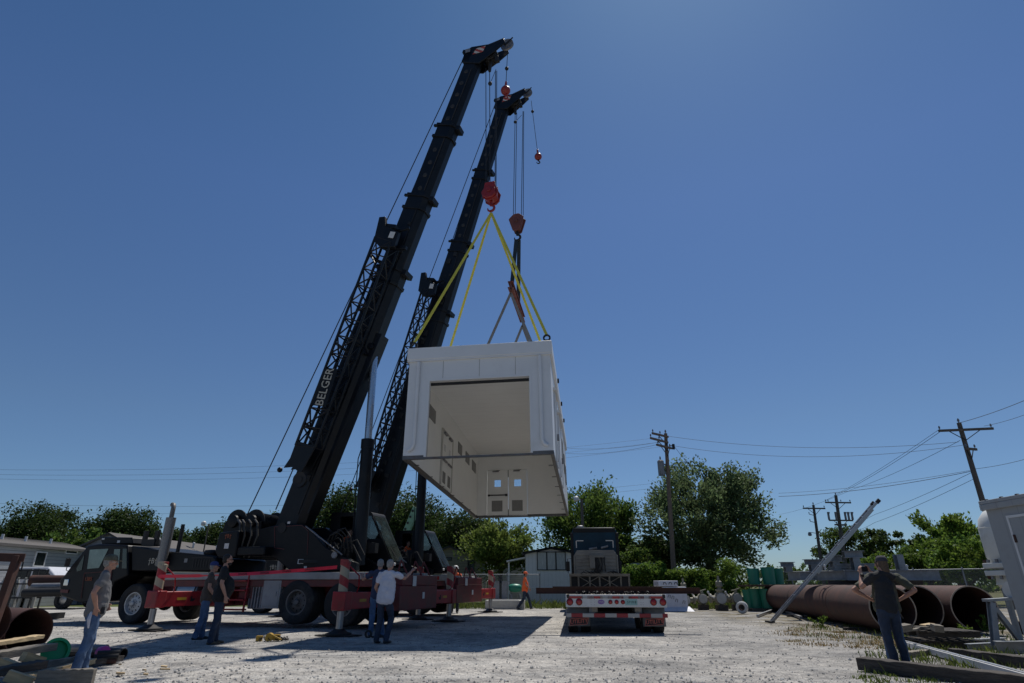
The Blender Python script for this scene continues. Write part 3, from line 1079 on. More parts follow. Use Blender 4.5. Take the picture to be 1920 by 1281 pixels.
    for k in range(4):
        h, wd = hs[k]
        m = MB()
        s0, s1 = st[k], cs[k]
        def ringpts(s, h=h, wd=wd):
            a, b = h / 2, wd / 2
            return [S(s, a, -b), S(s, a, b), S(s, -a * .55, b), S(s, -a, b * .55), S(s, -a, -b * .55), S(s, -a * .55, -b)]
        vs = ringpts(s0) + ringpts(s1)
        fs = [(i, (i + 1) % 6, 6 + (i + 1) % 6, 6 + i) for i in range(6)] + [tuple(range(6)), tuple(range(6, 12))]
        m.add(vs, fs)
        if k == 0:
            m.bar(S(.6, -h / 2 + .10), S(7.2, -h / 2 - .02), .22, .56, (0, 1, 0), .30, .56)
        bs = bd(m, 'boom_section', 'boom', bevel=.02)
        # collar at the end of the section
        if k < 3:
            m = MB()
            for sx in (s1 - .12, s1 - .7):
                a, b = h / 2 + .05, wd / 2 + .05
                rr = [S(sx, a, -b), S(sx, a, b), S(sx, -a * .6, b), S(sx, -a, b * .55), S(sx, -a, -b * .55), S(sx, -a * .6, -b)]
                r2 = [p + ax * .12 for p in rr]
                m.add(rr + r2, [(i, (i + 1) % 6, 6 + (i + 1) % 6, 6 + i) for i in range(6)] + [tuple(range(6)), tuple(range(6, 12))])
            m.box(S(s1 - .1, -h / 2 - .10, 0), (.2, wd * .7, .2), Matrix.Rotation(-math.atan2(ax.z, ax.x), 3, 'Y'))
            m.box(S(s1 - .08, h / 2 + .1, -wd / 2 + .06), (.1, .1, .2), Matrix.Rotation(-math.atan2(ax.z, ax.x), 3, 'Y'))
            bd(m, 'boom_collar', 'boom', bs, bevel=.01)
        # inspection holes, pads and bolts along the side
        m = MB()
        s = s0 + (2.0 if k == 0 else .9)
        rk = random.Random(k + 3)
        while s < s1 - .8:
            if k >= 2:
                m.lathe([(.0, .012), (.085, .012), (.10, 0)], S(s, .08, -wd / 2 - .001), (0, -1, 0), 12)
                s += .62
            else:
                m.box(S(s, rk.uniform(-.2, .3), -wd / 2 - .02), (rk.uniform(.1, .3), .05, rk.uniform(.08, .25)), Matrix.Rotation(-math.atan2(ax.z, ax.x), 3, 'Y'))
                s += rk.uniform(.35, .8)
        m.bar(S(s0 + .8, -h * .2, -wd / 2 - .012), S(s1 - .75, -h * .2, -wd / 2 - .012), .03, .024, (0, 1, 0))
        bd(m, 'boom_fitting', 'dark' if k < 2 else 'grease', bs)
    m = MB()
    m.cyl(S(0, -.1, -.8), S(0, -.1, .8), .16, n=16)
    bd(m, 'boom_pivot', 'dark')
    # boom head with sheaves
    m = MB()
    hh = .68
    for v in (-.30, .24):
        m.prism([(p.x, p.z) for p in (S(L - .45, .42), S(L + .18, .52), S(L + .42, .25), S(L + .55, -.55), S(L + .85, -1.15), S(L + .62, -1.28), S(L + .15, -.95), S(L - .5, -.40))], v, v + .06)
    m.box(S(L - .1, .30, 0), (.5, .6, .35), Matrix.Rotation(-math.atan2(ax.z, ax.x), 3, 'Y'))
    m.box(S(L + .22, .58, -.2), (.16, .14, .12), Matrix.Rotation(-math.atan2(ax.z, ax.x), 3, 'Y'))
    hd = bd(m, 'boom_head', 'boom', bevel=.012)
    m = MB().plate([S(L - .02, .05, -.312), S(L + .30, -.02, -.312), S(L + .44, -.42, -.312), S(L + .12, -.40, -.312)], .008)
    bd(m, 'warning_board', 'board', hd)
    m = MB().box(S(L + .2, .36, -.31), (.22, .012, .2))
    bd(m, 'data_plate', 'steel', hd)
    def sheave(c, r, wv, mt='steel', nm='sheave'):
        mm = MB()
        mm.lathe([(.0, -wv), (r * .3, -wv), (r * .32, -wv * .5), (r * .8, -wv * .5), (r, -wv), (r, -wv * .8), (r * .88, 0), (r, wv * .8), (r, wv), (r * .8, wv * .5), (r * .32, wv * .5), (r * .3, wv), (0, wv)], c, (0, 1, 0), 28)
        return bd(mm, nm, mt, hd)
    for i in range(4):
        sheave(S(L + .18, -.62, -.18 + i * .12), .34, .05, 'dark')
    sheave(S(L + .80, -1.22, 0), .29, .05)
    m = MB()
    m.bar(S(L + .7, -1.15, -.08), S(L + 1.12, -1.42, -.08), .03, .05)
    bd(m, 'rope_guard', 'dark', hd)
    bd(MB().bar(S(L - .1, -.75, 0), S(L - .65, -.85, 0), .1, .12), 'wedge_anchor', 'dark', hd)
    bd(MB().bar(S(L + .05, -1.0, -.1), S(L - .25, -1.15, -.1), .16, .14), 'limit_switch', 'dark', hd)
    # ---------------- lift cylinder
    cb, cm = rel(672, 1060, 0), rel(684, 828, 0)
    ct = rel(703, 655, 0)
    base, top = V(q(cb)), V(q(ct))
    if not near:
        pt = S(7.3, -.55)
        top = V((pt.x, 0, pt.z))
        base = V((uc + cb[0], 0, cb[1]))
    mid = base + (top - base).normalized() * ((V(q(cm)) - V(q(cb))).length * (1 if near else 1.35))
    m = MB().cyl(base, mid, .205, n=24)
    m.cyl(mid - (mid - base).normalized() * .25, mid + (mid - base).normalized() * .05, .225, n=24)
    m.tube([base + V((-.26, -.05, .2)), mid + V((-.28, -.05, -.6)), mid + V((-.2, -.05, -.3))], .02, 6)
    lc = bd(m, 'lift_cylinder', 'boom')
    bd(MB().cyl(mid, top, .125, n=20), 'piston_rod', 'rod', lc)
    m = MB()
    for v in (-.3, .3):
        m.bar(top + V((-.1, v, -.35)), top + nb * .55 + V((.1, v, .5)), .06, .5, (0, 1, 0))
    m.cyl(top + V((0, -.36, 0)), top + V((0, .36, 0)), .12, n=14)
    bd(m, 'cylinder_bracket', 'boom', lc)
    # ---------------- stowed lattice jib on the near side of the boom
    if near:
        g = lambda x, yy, v: F1.loc(x, yy, v)
        lo, hi = g(562, 838, -.8), g(712, 452, -.8)
        lo2, hi2 = g(598, 842, -.8), g(741, 462, -.8)
    else:
        lo, hi, lo2, hi2 = S(3.0, .72), S(12.2, .74), S(3.0, .36), S(12.2, .36)
    m = MB()
    A4 = [V((lo.x, -.62, lo.z)), V((lo.x, -1.02, lo.z)), V((lo2.x, -1.02, lo2.z)), V((lo2.x, -.62, lo2.z))]
    B4 = [V((hi.x, -.55, hi.z)), V((hi.x, -1.12, hi.z)), V((hi2.x, -1.12, hi2.z)), V((hi2.x, -.55, hi2.z))]
    lattice(m, A4, B4, .05, 12)
    jib = bd(m, 'lattice_jib', 'boom')
    mtx = Matrix.Rotation(-math.atan2(ax.z, ax.x), 3, 'Y')
    m = MB()
    ph = V((hi.x, -.82, hi.z)).lerp(V((hi2.x, -.82, hi2.z)), .5)
    m.prism([(p.x, p.z) for p in (ph + nb * .55 + ax * .9, ph + nb * .30 + ax * .95, ph + nb * .12 + ax * .55, ph - nb * .55 + ax * .35, ph - nb * .60 - ax * .25, ph + nb * .0 - ax * .35, ph + nb * .38 - ax * .1)], -1.14, -.98)
    m.box(ph + nb * .1 + ax * .62, (.16, .5, .7), mtx)
    m.bar(ph + nb * .1 - ax * .2, ph - nb * .9 - ax * .1, .14, .14)
    m.bar(ph + nb * .35 + ax * .3, ph - nb * .7 + ax * .75, .1, .1)
    bd(m, 'jib_foot', 'boom', jib, bevel=.01)
    m = MB().box(ph - nb * .32 + ax * .2 + V((0, -.34, 0)), (.26, .012, .22), mtx)
    bd(m, 'data_plate', 'white', jib)
    pl = V((lo.x, -.82, lo.z)).lerp(V((lo2.x, -.82, lo2.z)), .5)
    m = MB()
    for v in (-1.04, -.66):
        m.prism([(p.x, p.z) for p in (pl + nb * .42 + ax * .1, pl + nb * .4 - ax * .5, pl + nb * .50 - ax * .85, pl + nb * .2 - ax * .75, pl - nb * .25 - ax * .85, pl - nb * .4 + ax * .1)], v, v + .05)
    m.box(pl + nb * .12 - ax * .35, (.5, .3, .45), mtx)
    m.ball(pl + nb * .62 - ax * .95 + V((0, -.2, 0)), .09, 10)
    bd(m, 'jib_head', 'boom', jib, bevel=.01)
    cc = pl - nb * .30 - ax * 1.05 + V((0, -.2, 0))
    m = MB().lathe([(.0, -.05), (.1, -.05), (.1, -.03), (.2, -.03), (.25, -.05), (.25, .05), (.2, .03), (.1, .03), (0, .05)], cc, (0, 1, 0), 26)
    bd(m, 'jib_sheave', 'dark', jib)
    for s in (3.2, 6.2, 9.8):
        bd(MB().bar(S(s, .2, -.4), S(s + .2, .75, -.7), .08, .08), 'jib_bracket', 'dark', jib)
    if near:
        a, b, c, d = g(590, 752, -1.14), g(612, 757, -1.14), g(628, 703, -1.14), g(610, 693, -1.14)
        a, b, c, d = [V((p.x, -1.14, p.z)) for p in (a, b, c, d)]
        o = (a + b + c + d) / 4
        al = ((c + d) - (a + b)).normalized()
        ac = (b - a).normalized()
        ac = (ac - al * ac.dot(al)).normalized()
        la, wa = ((c + d) / 2 - (a + b) / 2).length * 1.25, (b - a).length * 1.15
        pp = [o - al * la / 2 - ac * wa / 2, o - al * la / 2 + ac * wa / 2, o + al * la / 2 + ac * wa / 2, o + al * la / 2 - ac * wa / 2]
        sg = bd(MB().plate([p + V((0, 0, 0)) for p in pp], .02), 'name_board', 'black', jib)
        xd = al
        yd = -ac
        text('lettering', 'BELGER', wa * .80, o + V((0, -.024, 0)), xd, yd, 'letterw', sg, sx=.78 * la / (wa * .80 * 3.6) * 1.35)
    # ---------------- hoist ropes running up the back of the boom
    d1, d2 = q(rel(468, 966, 0)), q(rel(512, 955, 0))
    for dd, v in ((d1, -.12), (d2, .14)):
        m = MB().tube([V((dd[0], v, dd[2])), S(L + .05, .50, v), S(L + .33, .1, v), S(L + .5, -.62, v)], .020, 6)
        if v < 0:
            m = MB().tube([V((dd[0], v, dd[2])), S(L + .05, .56, v), S(L + .33, .3, v), S(L + 1.05, -1.05, v)], .020, 6)
        bd(m, 'hoist_rope', 'ropem')
    return root, S, L

def tip_of(fr, px, py):
    return fr.loc(px, py, 0)

c1, S1, L1 = make_crane(F1, UC1, tip_of(F1, 893, 112), [tip_of(F1, 738, 508), tip_of(F1, 793, 373), tip_of(F1, 846, 241)],
                        'nearer black mobile crane on red and white carrier, boom raised highest beside the sign BELGER', True)
c2, S2, L2 = make_crane(F2, 2.7, tip_of(F2, 946, 198), [tip_of(F2, 820, 583), tip_of(F2, 863, 456), tip_of(F2, 906, 322)],
                        'farther black mobile crane behind the first, its shorter looking boom passing behind the white module', False)
# ------------------------------------------------------------------ suspended module
BO = V((-.99, 16.5, 4.52))
BY = (V((.43, 27.95, 4.04)) - BO)
BL = BY.length
BY.normalize()
BX = BY.cross(V((0, 0, 1))).normalized()
BX = (BX + V((0, 0, .012))).normalized()
BZ = BX.cross(BY).normalized()
BX = BY.cross(BZ).normalized()
BM = Matrix(((BX.x, BY.x, BZ.x, BO.x), (BX.y, BY.y, BZ.y, BO.y), (BX.z, BY.z, BZ.z, BO.z), (0, 0, 0, 1)))
BI = BM.inverted()

def bl(px, py, axis, val):
    o = BI @ EYE
    d = BI.to_3x3() @ ray(px, py)
    t = (val - o[axis]) / d[axis]
    return o + d * t

module = empty('portable_building')
module.matrix_basis = BM
tag(module, 'white open-bottomed equipment building hanging in mid air below both crane hooks', 'building')
W2, H = 2.17, 3.48
L = BL
ox0, ox1, oz = -1.50, 1.53, 2.38
bx = lambda n, m, *ab, **k: (lambda mb: [mb.ab(a, b) for a, b in ab] and mb.build(n, m, k.pop('par', module), **k))(MB())
# perimeter channel
m = MB()
m.ab((-W2 - .01, .0, 0), (-W2 + .09, L, .11))
m.ab((W2 - .09, .0, 0), (W2 + .01, L, .11))
m.ab((-W2 + .09, L - .09, 0.002), (W2 - .09, L, .108))
m.ab((-W2 + .09, .002, .002), (ox0 - .02, .1, .108))
m.ab((ox1 + .02, .002, .002), (W2 - .09, .1, .108))
m.ab((ox0 - .02, .01, .005), (ox1 + .02, .09, .06))
fr_ = m.build('base_frame', 'frame', module, bevel=.004)
for i in range(7):
    y = .9 + i * (L - 1.6) / 6
    MB().ab((-W2 + .09, y - .03, .03), (-W2 + .24, y + .03, .045)).build('anchor_tab', 'frame', fr_)
    MB().ab((W2 - .24, y + .6 - .03, .03), (W2 - .09, y + .6 + .03, .045)).build('anchor_tab', 'frame', fr_)
# side walls: skin and lining
for s, nm in ((-1, 'side_wall'), (1, 'side_wall')):
    a = bx(nm, 'boxw', ((s * (W2 - .05), .12, .112), (s * W2, L - .05, H - .40)))
    bx('wall_lining', 'cream', ((s * (W2 - .10), .13, .112), (s * (W2 - .052), L - .07, H - .42)), par=a)
    if s > 0:
        m = MB()
        for i in range(9):
            y = 1.3 + i * 1.2
            m.ab((W2 + .0005, y - .02, .115), (W2 + .008, y + .02, H - .42))
        m.build('panel_seam', 'boxw', a)
# front wall round the opening
m = MB()
m.ab((-W2, .0, .112), (ox0, .11, H - .40))
m.ab((ox1, .0, .112), (W2, .11, H - .40))
m.ab((ox0, .0, oz), (ox1, .11, H - .40))
fw = m.build('front_wall', 'boxw', module)
m = MB()
for a, b in (((ox0 - .06, -.012, .06), (ox0 + .004, .112, oz + .06)), ((ox1 - .004, -.012, .06), (ox1 + .06, .112, oz + .06)), ((ox0 + .004, -.012, oz - .004), (ox1 - .004, .112, oz + .06))):
    m.ab(a, b)
of = m.build('opening_trim', 'boxw', module, bevel=.004)
bx('door_track', 'dark', ((ox0 + .006, .114, oz - .10), (ox1 - .006, .17, oz - .02)))
bx('door_track', 'rust', ((ox0 - .05, .114, .06), (ox0 - .005, .18, oz - .25)))
for s in (-1, 1):
    m = MB()
    x = s * 1.86
    m.tube([(x, -.05, H - .48), (x, -.05, .42), (x + s * .05, -.05, .30), (x + s * .16, -.04, .24)], .055, 10)
    m.build('downspout', 'boxw', module)
# ceiling and roof
bx('ceiling', 'ceil', ((-W2 + .102, .13, H - .47), (W2 - .102, L - .08, H - .43)))
m = MB()
m.ab((-W2 - .07, -.08, H - .40), (W2 + .07, L + .06, H))
rf = m.build('roof', 'boxw', module, bevel=.02)
for x in (-1.1, .02, 1.12):
    MB().ab((x - .006, -.004, oz + .07), (x + .006, -.0005, H - .46)).build('panel_seam', 'ventg', fw)
m = MB()
m.ab((-W2 - .055, -.065, H - .45), (W2 + .055, L + .045, H - .401))
m.build('fascia_lip', 'boxw', rf)
# rear wall with the double door
dz1 = bl(950, 881, 1, L - .1).z
dx0, dxm, dx1 = bl(913, 930, 1, L - .1).x, bl(953, 930, 1, L - .1).x, bl(989, 930, 1, L - .1).x
m = MB()
m.ab((-W2 + .102, L - .10, .112), (dx0, L - .004, H - .41))
m.ab((dx1, L - .10, .112), (W2 - .102, L - .004, H - .41))
m.ab((dx0, L - .10, dz1), (dx1, L - .004, H - .41))
rw = m.build('rear_wall', 'cream', module)
wz0, wz1 = bl(932, 913, 1, L - .1).z, bl(932, 900, 1, L - .1).z
vz0, vz1 = bl(932, 959, 1, L - .1).z, bl(932, 939, 1, L - .1).z
for i, (a, b, w0, w1, v0, v1) in enumerate(((dx0 + .012, dxm - .006, 927, 939, 922, 942), (dxm + .006, dx1 - .012, 964, 977, 960, 980))):
    w0, w1 = bl(w0, 906, 1, L - .1).x, bl(w1, 906, 1, L - .1).x
    v0, v1 = bl(v0, 950, 1, L - .1).x, bl(v1, 950, 1, L - .1).x
    y0, y1 = L - .09, L - .04
    m = MB()
    m.ab((a, y0, .06), (b, y1, wz0))
    m.ab((a, y0, wz1), (b, y1, dz1 - .012))
    m.ab((a, y0, wz0), (w0, y1, wz1))
    m.ab((w1, y0, wz0), (b, y1, wz1))
    d = m.build('door', 'cream', module)
    MB().ab((w0, L - .066, wz0), (w1, L - .062, wz1)).build('window', glass_mat('clear_glass', (.95, .97, .98), .02, .03) if i == 0 else bpy.data.materials['clear_glass'], d)
    MB().ab((v0, L - .104, vz0), (v1, L - .091, vz1)).build('vent', 'ventg', d)
    z = bl(930, 929, 1, L - .1).z
    if i == 0:
        m = MB().ab((a + .04, L - .16, z - .025), (b - .04, L - .13, z + .025))
        m.ab((a + .04, L - .13, z - .04), (a + .12, L - .09, z + .04))
        m.ab((b - .14, L - .15, z - .045), (b - .03, L - .09, z + .045))
        m.build('push_bar', 'dark', d)
    m = MB().ab((a + .25, L - .15, dz1 - .09), (a + .55, L - .095, dz1 - .03))
    m.bar((a + .3, L - .14, dz1 - .05), (a + .62, L - .2, dz1 - .04), .02, .02)
    m.build('door_closer', 'steel', d)
m = MB()
m.ab((dx0 - .05, L - .115, .112), (dx0, L - .101, dz1 + .05))
m.ab((dx1, L - .115, .112), (dx1 + .05, L - .101, dz1 + .05))
m.ab((dx0, L - .115, dz1), (dx1, L - .101, dz1 + .05))
m.build('door_frame', 'cream', rw)
m = MB()
m.ab((dxm - .012, L - .12, dz1 - .35), (dxm + .012, L - .092, dz1 - .02))
m.ab((dxm - .012, L - .12, .07), (dxm + .012, L - .092, .35))
m.build('door_bolt', 'dark', rw)
# left wall inside: vents and a tall double door
xl = -W2 + .10
def lw(nm, mt, a, b, t=.02, par=module, n=None):
    p, q = bl(*a, 0, xl), bl(*b, 0, xl)
    return MB().ab((xl + .001, p.y, p.z), (xl + t, q.y, q.z)).build(nm, mt, par)
lw('vent', 'ventg', (803, 755), (815, 795), .03)
for x, y0, y1 in ((862, 828, 856), (876, 846, 873), (888, 862, 888)):
    lw('vent', 'ventg', (x - 3, y0), (x + 3, y1), .03)
p, q = bl(829, 806, 0, xl), bl(847, 826, 0, xl)
r_ = bl(843, 925, 0, xl)
ym = (p.y + q.y) / 2
ld = MB().ab((xl + .001, p.y, .12), (xl + .035, ym - .01, p.z)).build('door', 'cream', module)
ld2 = MB().ab((xl + .001, ym + .01, .12), (xl + .035, q.y, p.z)).build('door', 'cream', module)
zt = p.z
m = MB()
m.ab((xl + .001, p.y - .07, .112), (xl + .06, p.y, zt + .06))
m.ab((xl + .001, q.y, .112), (xl + .06, q.y + .07, zt + .06))
m.ab((xl + .001, p.y, zt), (xl + .06, q.y, zt + .06))
m.build('door_frame', 'dimcream', module)
for d, a, b in ((ld, p.y, ym), (ld2, ym, q.y)):
    c = (a + b) / 2
    MB().ab((xl + .036, c - .13, 1.38), (xl + .042, c + .13, 1.62)).build('window', 'trim', d)
    MB().ab((xl + .036, c - .2, .22), (xl + .05, c + .2, .62)).build('vent', 'ventg', d)
    m = MB().ab((xl + .036, a + .1, 1.0), (xl + .10, b - .1, 1.05))
    m.ab((xl + .036, c - .25, zt - .1), (xl + .12, c + .15, zt - .03))
    m.build('push_bar', 'steel', d)
# right wall outside: two hooded doors and vents seen edge-on
for y0, y1, hz in ((1.3, 2.3, 2.45), (3.6, 5.5, 2.45)):
    m = MB()
    m.ab((W2 + .001, y0, .10), (W2 + .05, y0 + .09, 2.28))
    m.ab((W2 + .001, y1 - .09, .10), (W2 + .05, y1, 2.28))
    m.ab((W2 + .001, y0 + .09, 2.2), (W2 + .05, y1 - .09, 2.28))
    d = m.build('door_frame', 'boxw', module)
    MB().ab((W2 + .001, y0 + .09, .12), (W2 + .025, y1 - .09, 2.2)).build('door', 'boxw', d)
    m = MB().prism([(W2 + .001, hz), (W2 + .12, hz - .07), (W2 + .12, hz - .10), (W2 + .001, hz - .10)], y0 - .1, y1 + .1)
    m.build('rain_hood', 'boxw', d)
    m = MB().ab((W2 + .026, y1 - .26, .95), (W2 + .10, y1 - .18, 1.15))
    m.ab((W2 + .026, y0 + .1, .25), (W2 + .05, y0 + .7, .7))
    m.build('handle', 'steel', d)
for y0, z0 in ((6.4, 1.5), (8.0, 1.3), (9.3, 1.1)):
    MB().ab((W2 + .001, y0, z0), (W2 + .04, y0 + .7, z0 + .7)).build('vent', 'ventg', module)
m = MB()
for y in (3.1, 5.6, 7.8):
    m.ab((W2 + .07, y, H - .16), (W2 + .13, y + .1, H - .02))
m.build('lifting_pad', 'dark', rf)

# ------------------------------------------------------------------ lifting gear
def wl(x, y, z):                     # module-local to world
    return BM @ V((x, y, z))

def web(name, p, q, m, wd, label, cat='sling', group=None, eye=True):
    mb = MB()
    mb.bar(p, q, wd, .012, (0, -1, .2))
    o = mb.build(name, m)
    tag(o, label, cat, group)
    return o

lug = {}
for s, sn in ((-1, 'left'), (1, 'right')):
    for y, yn in ((.06, 'front'), (3.5, 'second'), (6.9, 'third'), (L - .35, 'rear')):
        c = V((s * (W2 - .08), y, H))
        m = MB()
        m.box(c + V((0, 0, .03)), (.14, .16, .06))
        n = 14
        m.lathe([(.07, -.025), (.12, -.025), (.12, .025), (.07, .025)], c + V((0, 0, .14)), (0, 1, 0), 18, True)
        m.build('lifting_eye', 'dark', module)
        lug[(sn, yn)] = wl(c.x, c.y, c.z + .24)

Z1 = 18.7
h1 = P(921, 397, Z1)
hb = P(921, 364, Z1)
def tip_pt(fr, S, L, s, n, v=0):
    p = S(L + s, n, v)
    return fr.world(p)
hk = empty('hook_block', hb, R(-17), 'bright red hook block holding the four yellow slings', 'hook block')
m = MB()
hex_ = [(-.20, .44), (.20, .44), (.24, .20), (.34, .02), (.28, -.26), (.10, -.40), (-.10, -.40), (-.28, -.26), (-.34, .02), (-.24, .20)]
for v in (-.20, .16):
    m.prism(hex_, v, v + .04)
m.prism([(-.24, .06), (.24, .06), (.26, -.2), (.12, -.34), (-.12, -.34), (-.26, -.2)], -.3, .3)
m.cyl((0, -.34, .0), (0, .34, .0), .1, n=14)
m.build('block_body', 'hookred', hk, bevel=.015)
m = MB()
for v in (-.1, 0, .1):
    m.lathe([(.0, -.04), (.2, -.04), (.2, .04), (0, .04)], (0, v, .22), (0, 1, 0), 20)
m.build('sheave', 'dark', hk)
def hook_mesh(z, r, k=1.0):
    mb = MB()
    mb.cyl((0, 0, z), (0, 0, z - r * 1.1), r * .42, n=12)
    pts = [(0, 0, z - r * .9)]
    for i in range(13):
        a = R(95 - i * 24)
        pts.append((r * .95 * math.cos(a) , 0, z - r * 2.0 + r * .95 * math.sin(a)))
    mb.tube(pts, [r * .34] * 3 + [r * .36] * 7 + [r * .26] * 2 + [r * .18, r * .1], 10)
    return mb
hook_mesh(-.38, .14).build('hook', 'hookred', hk)
# hoist ropes of the block
inv = Matrix.Rotation(R(17), 3, 'Z')
m = MB()
for k, (px, v, off) in enumerate(((911, -.1, -.18), (918, .0, -.05), (929, .1, .12), (931.5, -.02, .2))):
    top = P(px, 128 if k < 2 else 133, Z1 + (.05 if k % 2 else -.05))
    lo_ = V((off, v, .3))
    m.tube([lo_, inv @ (top - hb)], .017, 6)
m.build('hoist_rope', 'ropem', hk)

Z2 = 25.85
hb2 = P(970, 420, Z2)
hk2 = empty('hook_block', hb2, R(-20), 'rusty brown hook block carrying the dark straps and spreader bar', 'hook block')
m = MB()
hx = [(-.14, .52), (.14, .52), (.28, .40), (.42, .26), (.40, .18), (.20, -.46), (.12, -.52), (-.12, -.52), (-.20, -.46), (-.40, .18), (-.42, .26), (-.28, .40)]
for v in (-.2, .15):
    m.prism(hx, v, v + .05)
m.prism([(-.3, .3), (.3, .3), (.3, .1), (.14, -.42), (-.14, -.42), (-.3, .1)], -.145, .145)
m.cyl((0, -.26, .08), (0, .26, .08), .09, n=14)
m.build('block_body', 'hookbrown', hk2, bevel=.02)
hook_mesh(-.5, .17).build('hook', 'dark', hk2)
inv2 = Matrix.Rotation(R(20), 3, 'Z')
m = MB()
for k, (pt, pb) in enumerate((((966, 213), (962.5, 402)), ((969, 212), (966, 402)), ((980.5, 209), (977.5, 404)), ((982, 209), (981, 404)))):
    m.tube([inv2 @ (P(*pb, Z2 - .03 * k) - hb2), inv2 @ (P(*pt, Z2) - hb2)], .018, 6)
m.build('hoist_rope', 'ropem', hk2)

def headache(px_top, px_ball, Z, r, label, rz):
    b = P(*px_ball, Z)
    t = P(*px_top, Z)
    e = empty('headache_ball', b, 0, label, 'hook ball', 'red headache balls')
    m = MB().ball((0, 0, 0), r, 20)
    m.lathe([(r * .5, r * .8), (r * .5, r * 1.05), (r * .2, r * 1.15)], (0, 0, 0), (0, 0, 1), 14)
    m.build('ball', 'hookred', e)
    m = hook_mesh(-r * .95, r * .45)
    m.build('hook', 'hookred' if Z < 20 else 'dark', e)
    m = MB()
    up = (t - b).normalized()
    m.bar(up * r * 1.0, up * r * 2.1, r * .45, r * .35)
    m.cyl(up * r * 2.0, up * r * 2.5, r * .18, n=8)
    m.build('wedge_socket', 'hookred', e, bevel=.01)
    m = MB().tube([up * r * 2.3, t - b], .014, 6)
    m.build('hoist_rope', 'ropem', e)
    k = (t - b).length * .52
    m = MB().ball(up * k if Z < 20 else up * (t - b).length * .8, .085 if Z < 20 else .09, 10)
    m.build('limit_weight', 'dark', e)
headache((952, 92), (948, 170), Z1, .205, 'red ball hook hanging from the nearer boom tip, just above the second boom head', 0)
headache((996, 189), (1009, 294), Z2, .205, 'small red ball hook swinging alone at the right of the farther boom tip', 0)
for (a, b, Z, lb) in (((930, 130), (919, 157), Z1 - .25, 'small dark limit weight on a short chain under the nearer boom head'), ((978, 216), (966, 229), Z2 - .3, 'small dark limit weight on a short chain under the farther boom head')):
    t, q = P(*a, Z), P(*b, Z)
    m = MB().tube([t, q], .012, 5)
    m.ball(q, .09, 10)
    tag(m.build('limit_weight', 'dark'), lb, 'weight')

ytop = h1 + V((0, 0, -.05))
for (sn, yn), lb in ((('left', 'front'), 'yellow webbing sling to the near left roof corner of the white module'), (('right', 'front'), 'yellow webbing sling to the near right roof corner of the white module'),
                     (('left', 'second'), 'yellow webbing sling going behind the roof edge on the module\'s left half'), (('right', 'second'), 'yellow webbing sling vanishing behind the roof edge beside the right corner')):
    web('lifting_sling', ytop, lug[(sn, yn)], 'sling', .088, lb, 'sling', 'yellow lifting slings')

sa = P(957, 533, 23.9)
sb = V((P(980, 600, 27.6).x, 27.6, sa.z - .1))
sdir = (sb - sa)
sp = empty('spreader_bar', sa, 0, 'rusty red spreader bar hanging under the brown hook block', 'spreader bar')
m = MB().ibeam((0, 0, 0), sdir, .26, .34, .03)
m.build('beam', 'hookbrown', sp)
m = MB()
for t in (.03, .3, .62, .97):
    c = sdir * t
    m.box(c + V((0, 0, .24)), (.04, .2, .18))
    m.box(c - V((0, 0, .24)), (.04, .2, .18))
    m.lathe([(.07, -.02), (.11, -.02), (.11, .02), (.07, .02)], c - V((0, 0, .36)), (1, 0, 0), 14, True)
m.build('shackle', 'dark', sp)
hz2 = hb2 + V((0, 0, -.95))
web('lifting_sling', hz2 + V((-.06, 0, 0)), sa + sdir * .12 + V((0, 0, .3)), 'slingd', .19, 'dark strap from the brown hook to the near part of the spreader bar', 'sling', 'dark lifting straps')
web('lifting_sling', hz2 + V((.08, .05, 0)), sa + sdir * .62 + V((0, 0, .3)), 'slingd', .19, 'dark strap from the brown hook to the far part of the spreader bar', 'sling', 'dark lifting straps')
na, nb_ = sa + sdir * .03 - V((0, 0, .4)), sa + sdir * .97 - V((0, 0, .4))
for p, k, lb in ((na, ('left', 'third'), 'grey strap running from the near end of the spreader bar down left to the roof'),
                 (na, ('right', 'third'), 'grey strap running from the near end of the spreader bar down right to the roof'),
                 (nb_, ('left', 'rear'), 'grey strap from the far end of the spreader bar slanting left to the roof'),
                 (nb_, ('right', 'rear'), 'grey strap from the far end of the spreader bar slanting right to the roof')):
    web('lifting_sling', p, lug[k], 'slingg', .12, lb, 'sling', 'grey lifting straps')

# ------------------------------------------------------------------ step-deck trailer
TR = Frame((2.70, 16.6, 0), -5.8)
# local axes here: x right, y forward (away); z up
tr = empty('flatbed_trailer', TR.o, R(-5.8), 'white-ended drop-deck flatbed trailer with red tail lamps, seen from behind', 'trailer')
TW = 1.295
m = MB()
m.ab((-TW, 0.03, .80), (-TW + .06, 10.4, .94))
m.ab((TW - .06, 0.03, .80), (TW, 10.4, .94))
m.ab((-TW + .06, .03, .89), (TW - .06, 10.4, .935))
for x in (-.55, .55):
    m.ab((x - .07, .06, .52), (x + .07, 10.5, .885))
m.build('deck', 'wood', tr)
m = MB().ab((-TW - .005, -.012, .64), (TW + .005, .028, .945))
rp = m.build('rear_panel', 'white', tr, bevel=.012)
m = MB()
for x in (-1.05, -.53, 0.0, .53, 1.05):
    m.ab((x - .2, -.016, .845), (x + .2, -.0125, .905))
m.build('reflective_strip', 'lampred', rp)
m = MB()
for x in (-.72, -.24, .26, .74):
    m.ab((x - .16, -.016, .85), (x + .16, -.0125, .90))
m.build('worn_paint', 'deck', rp)
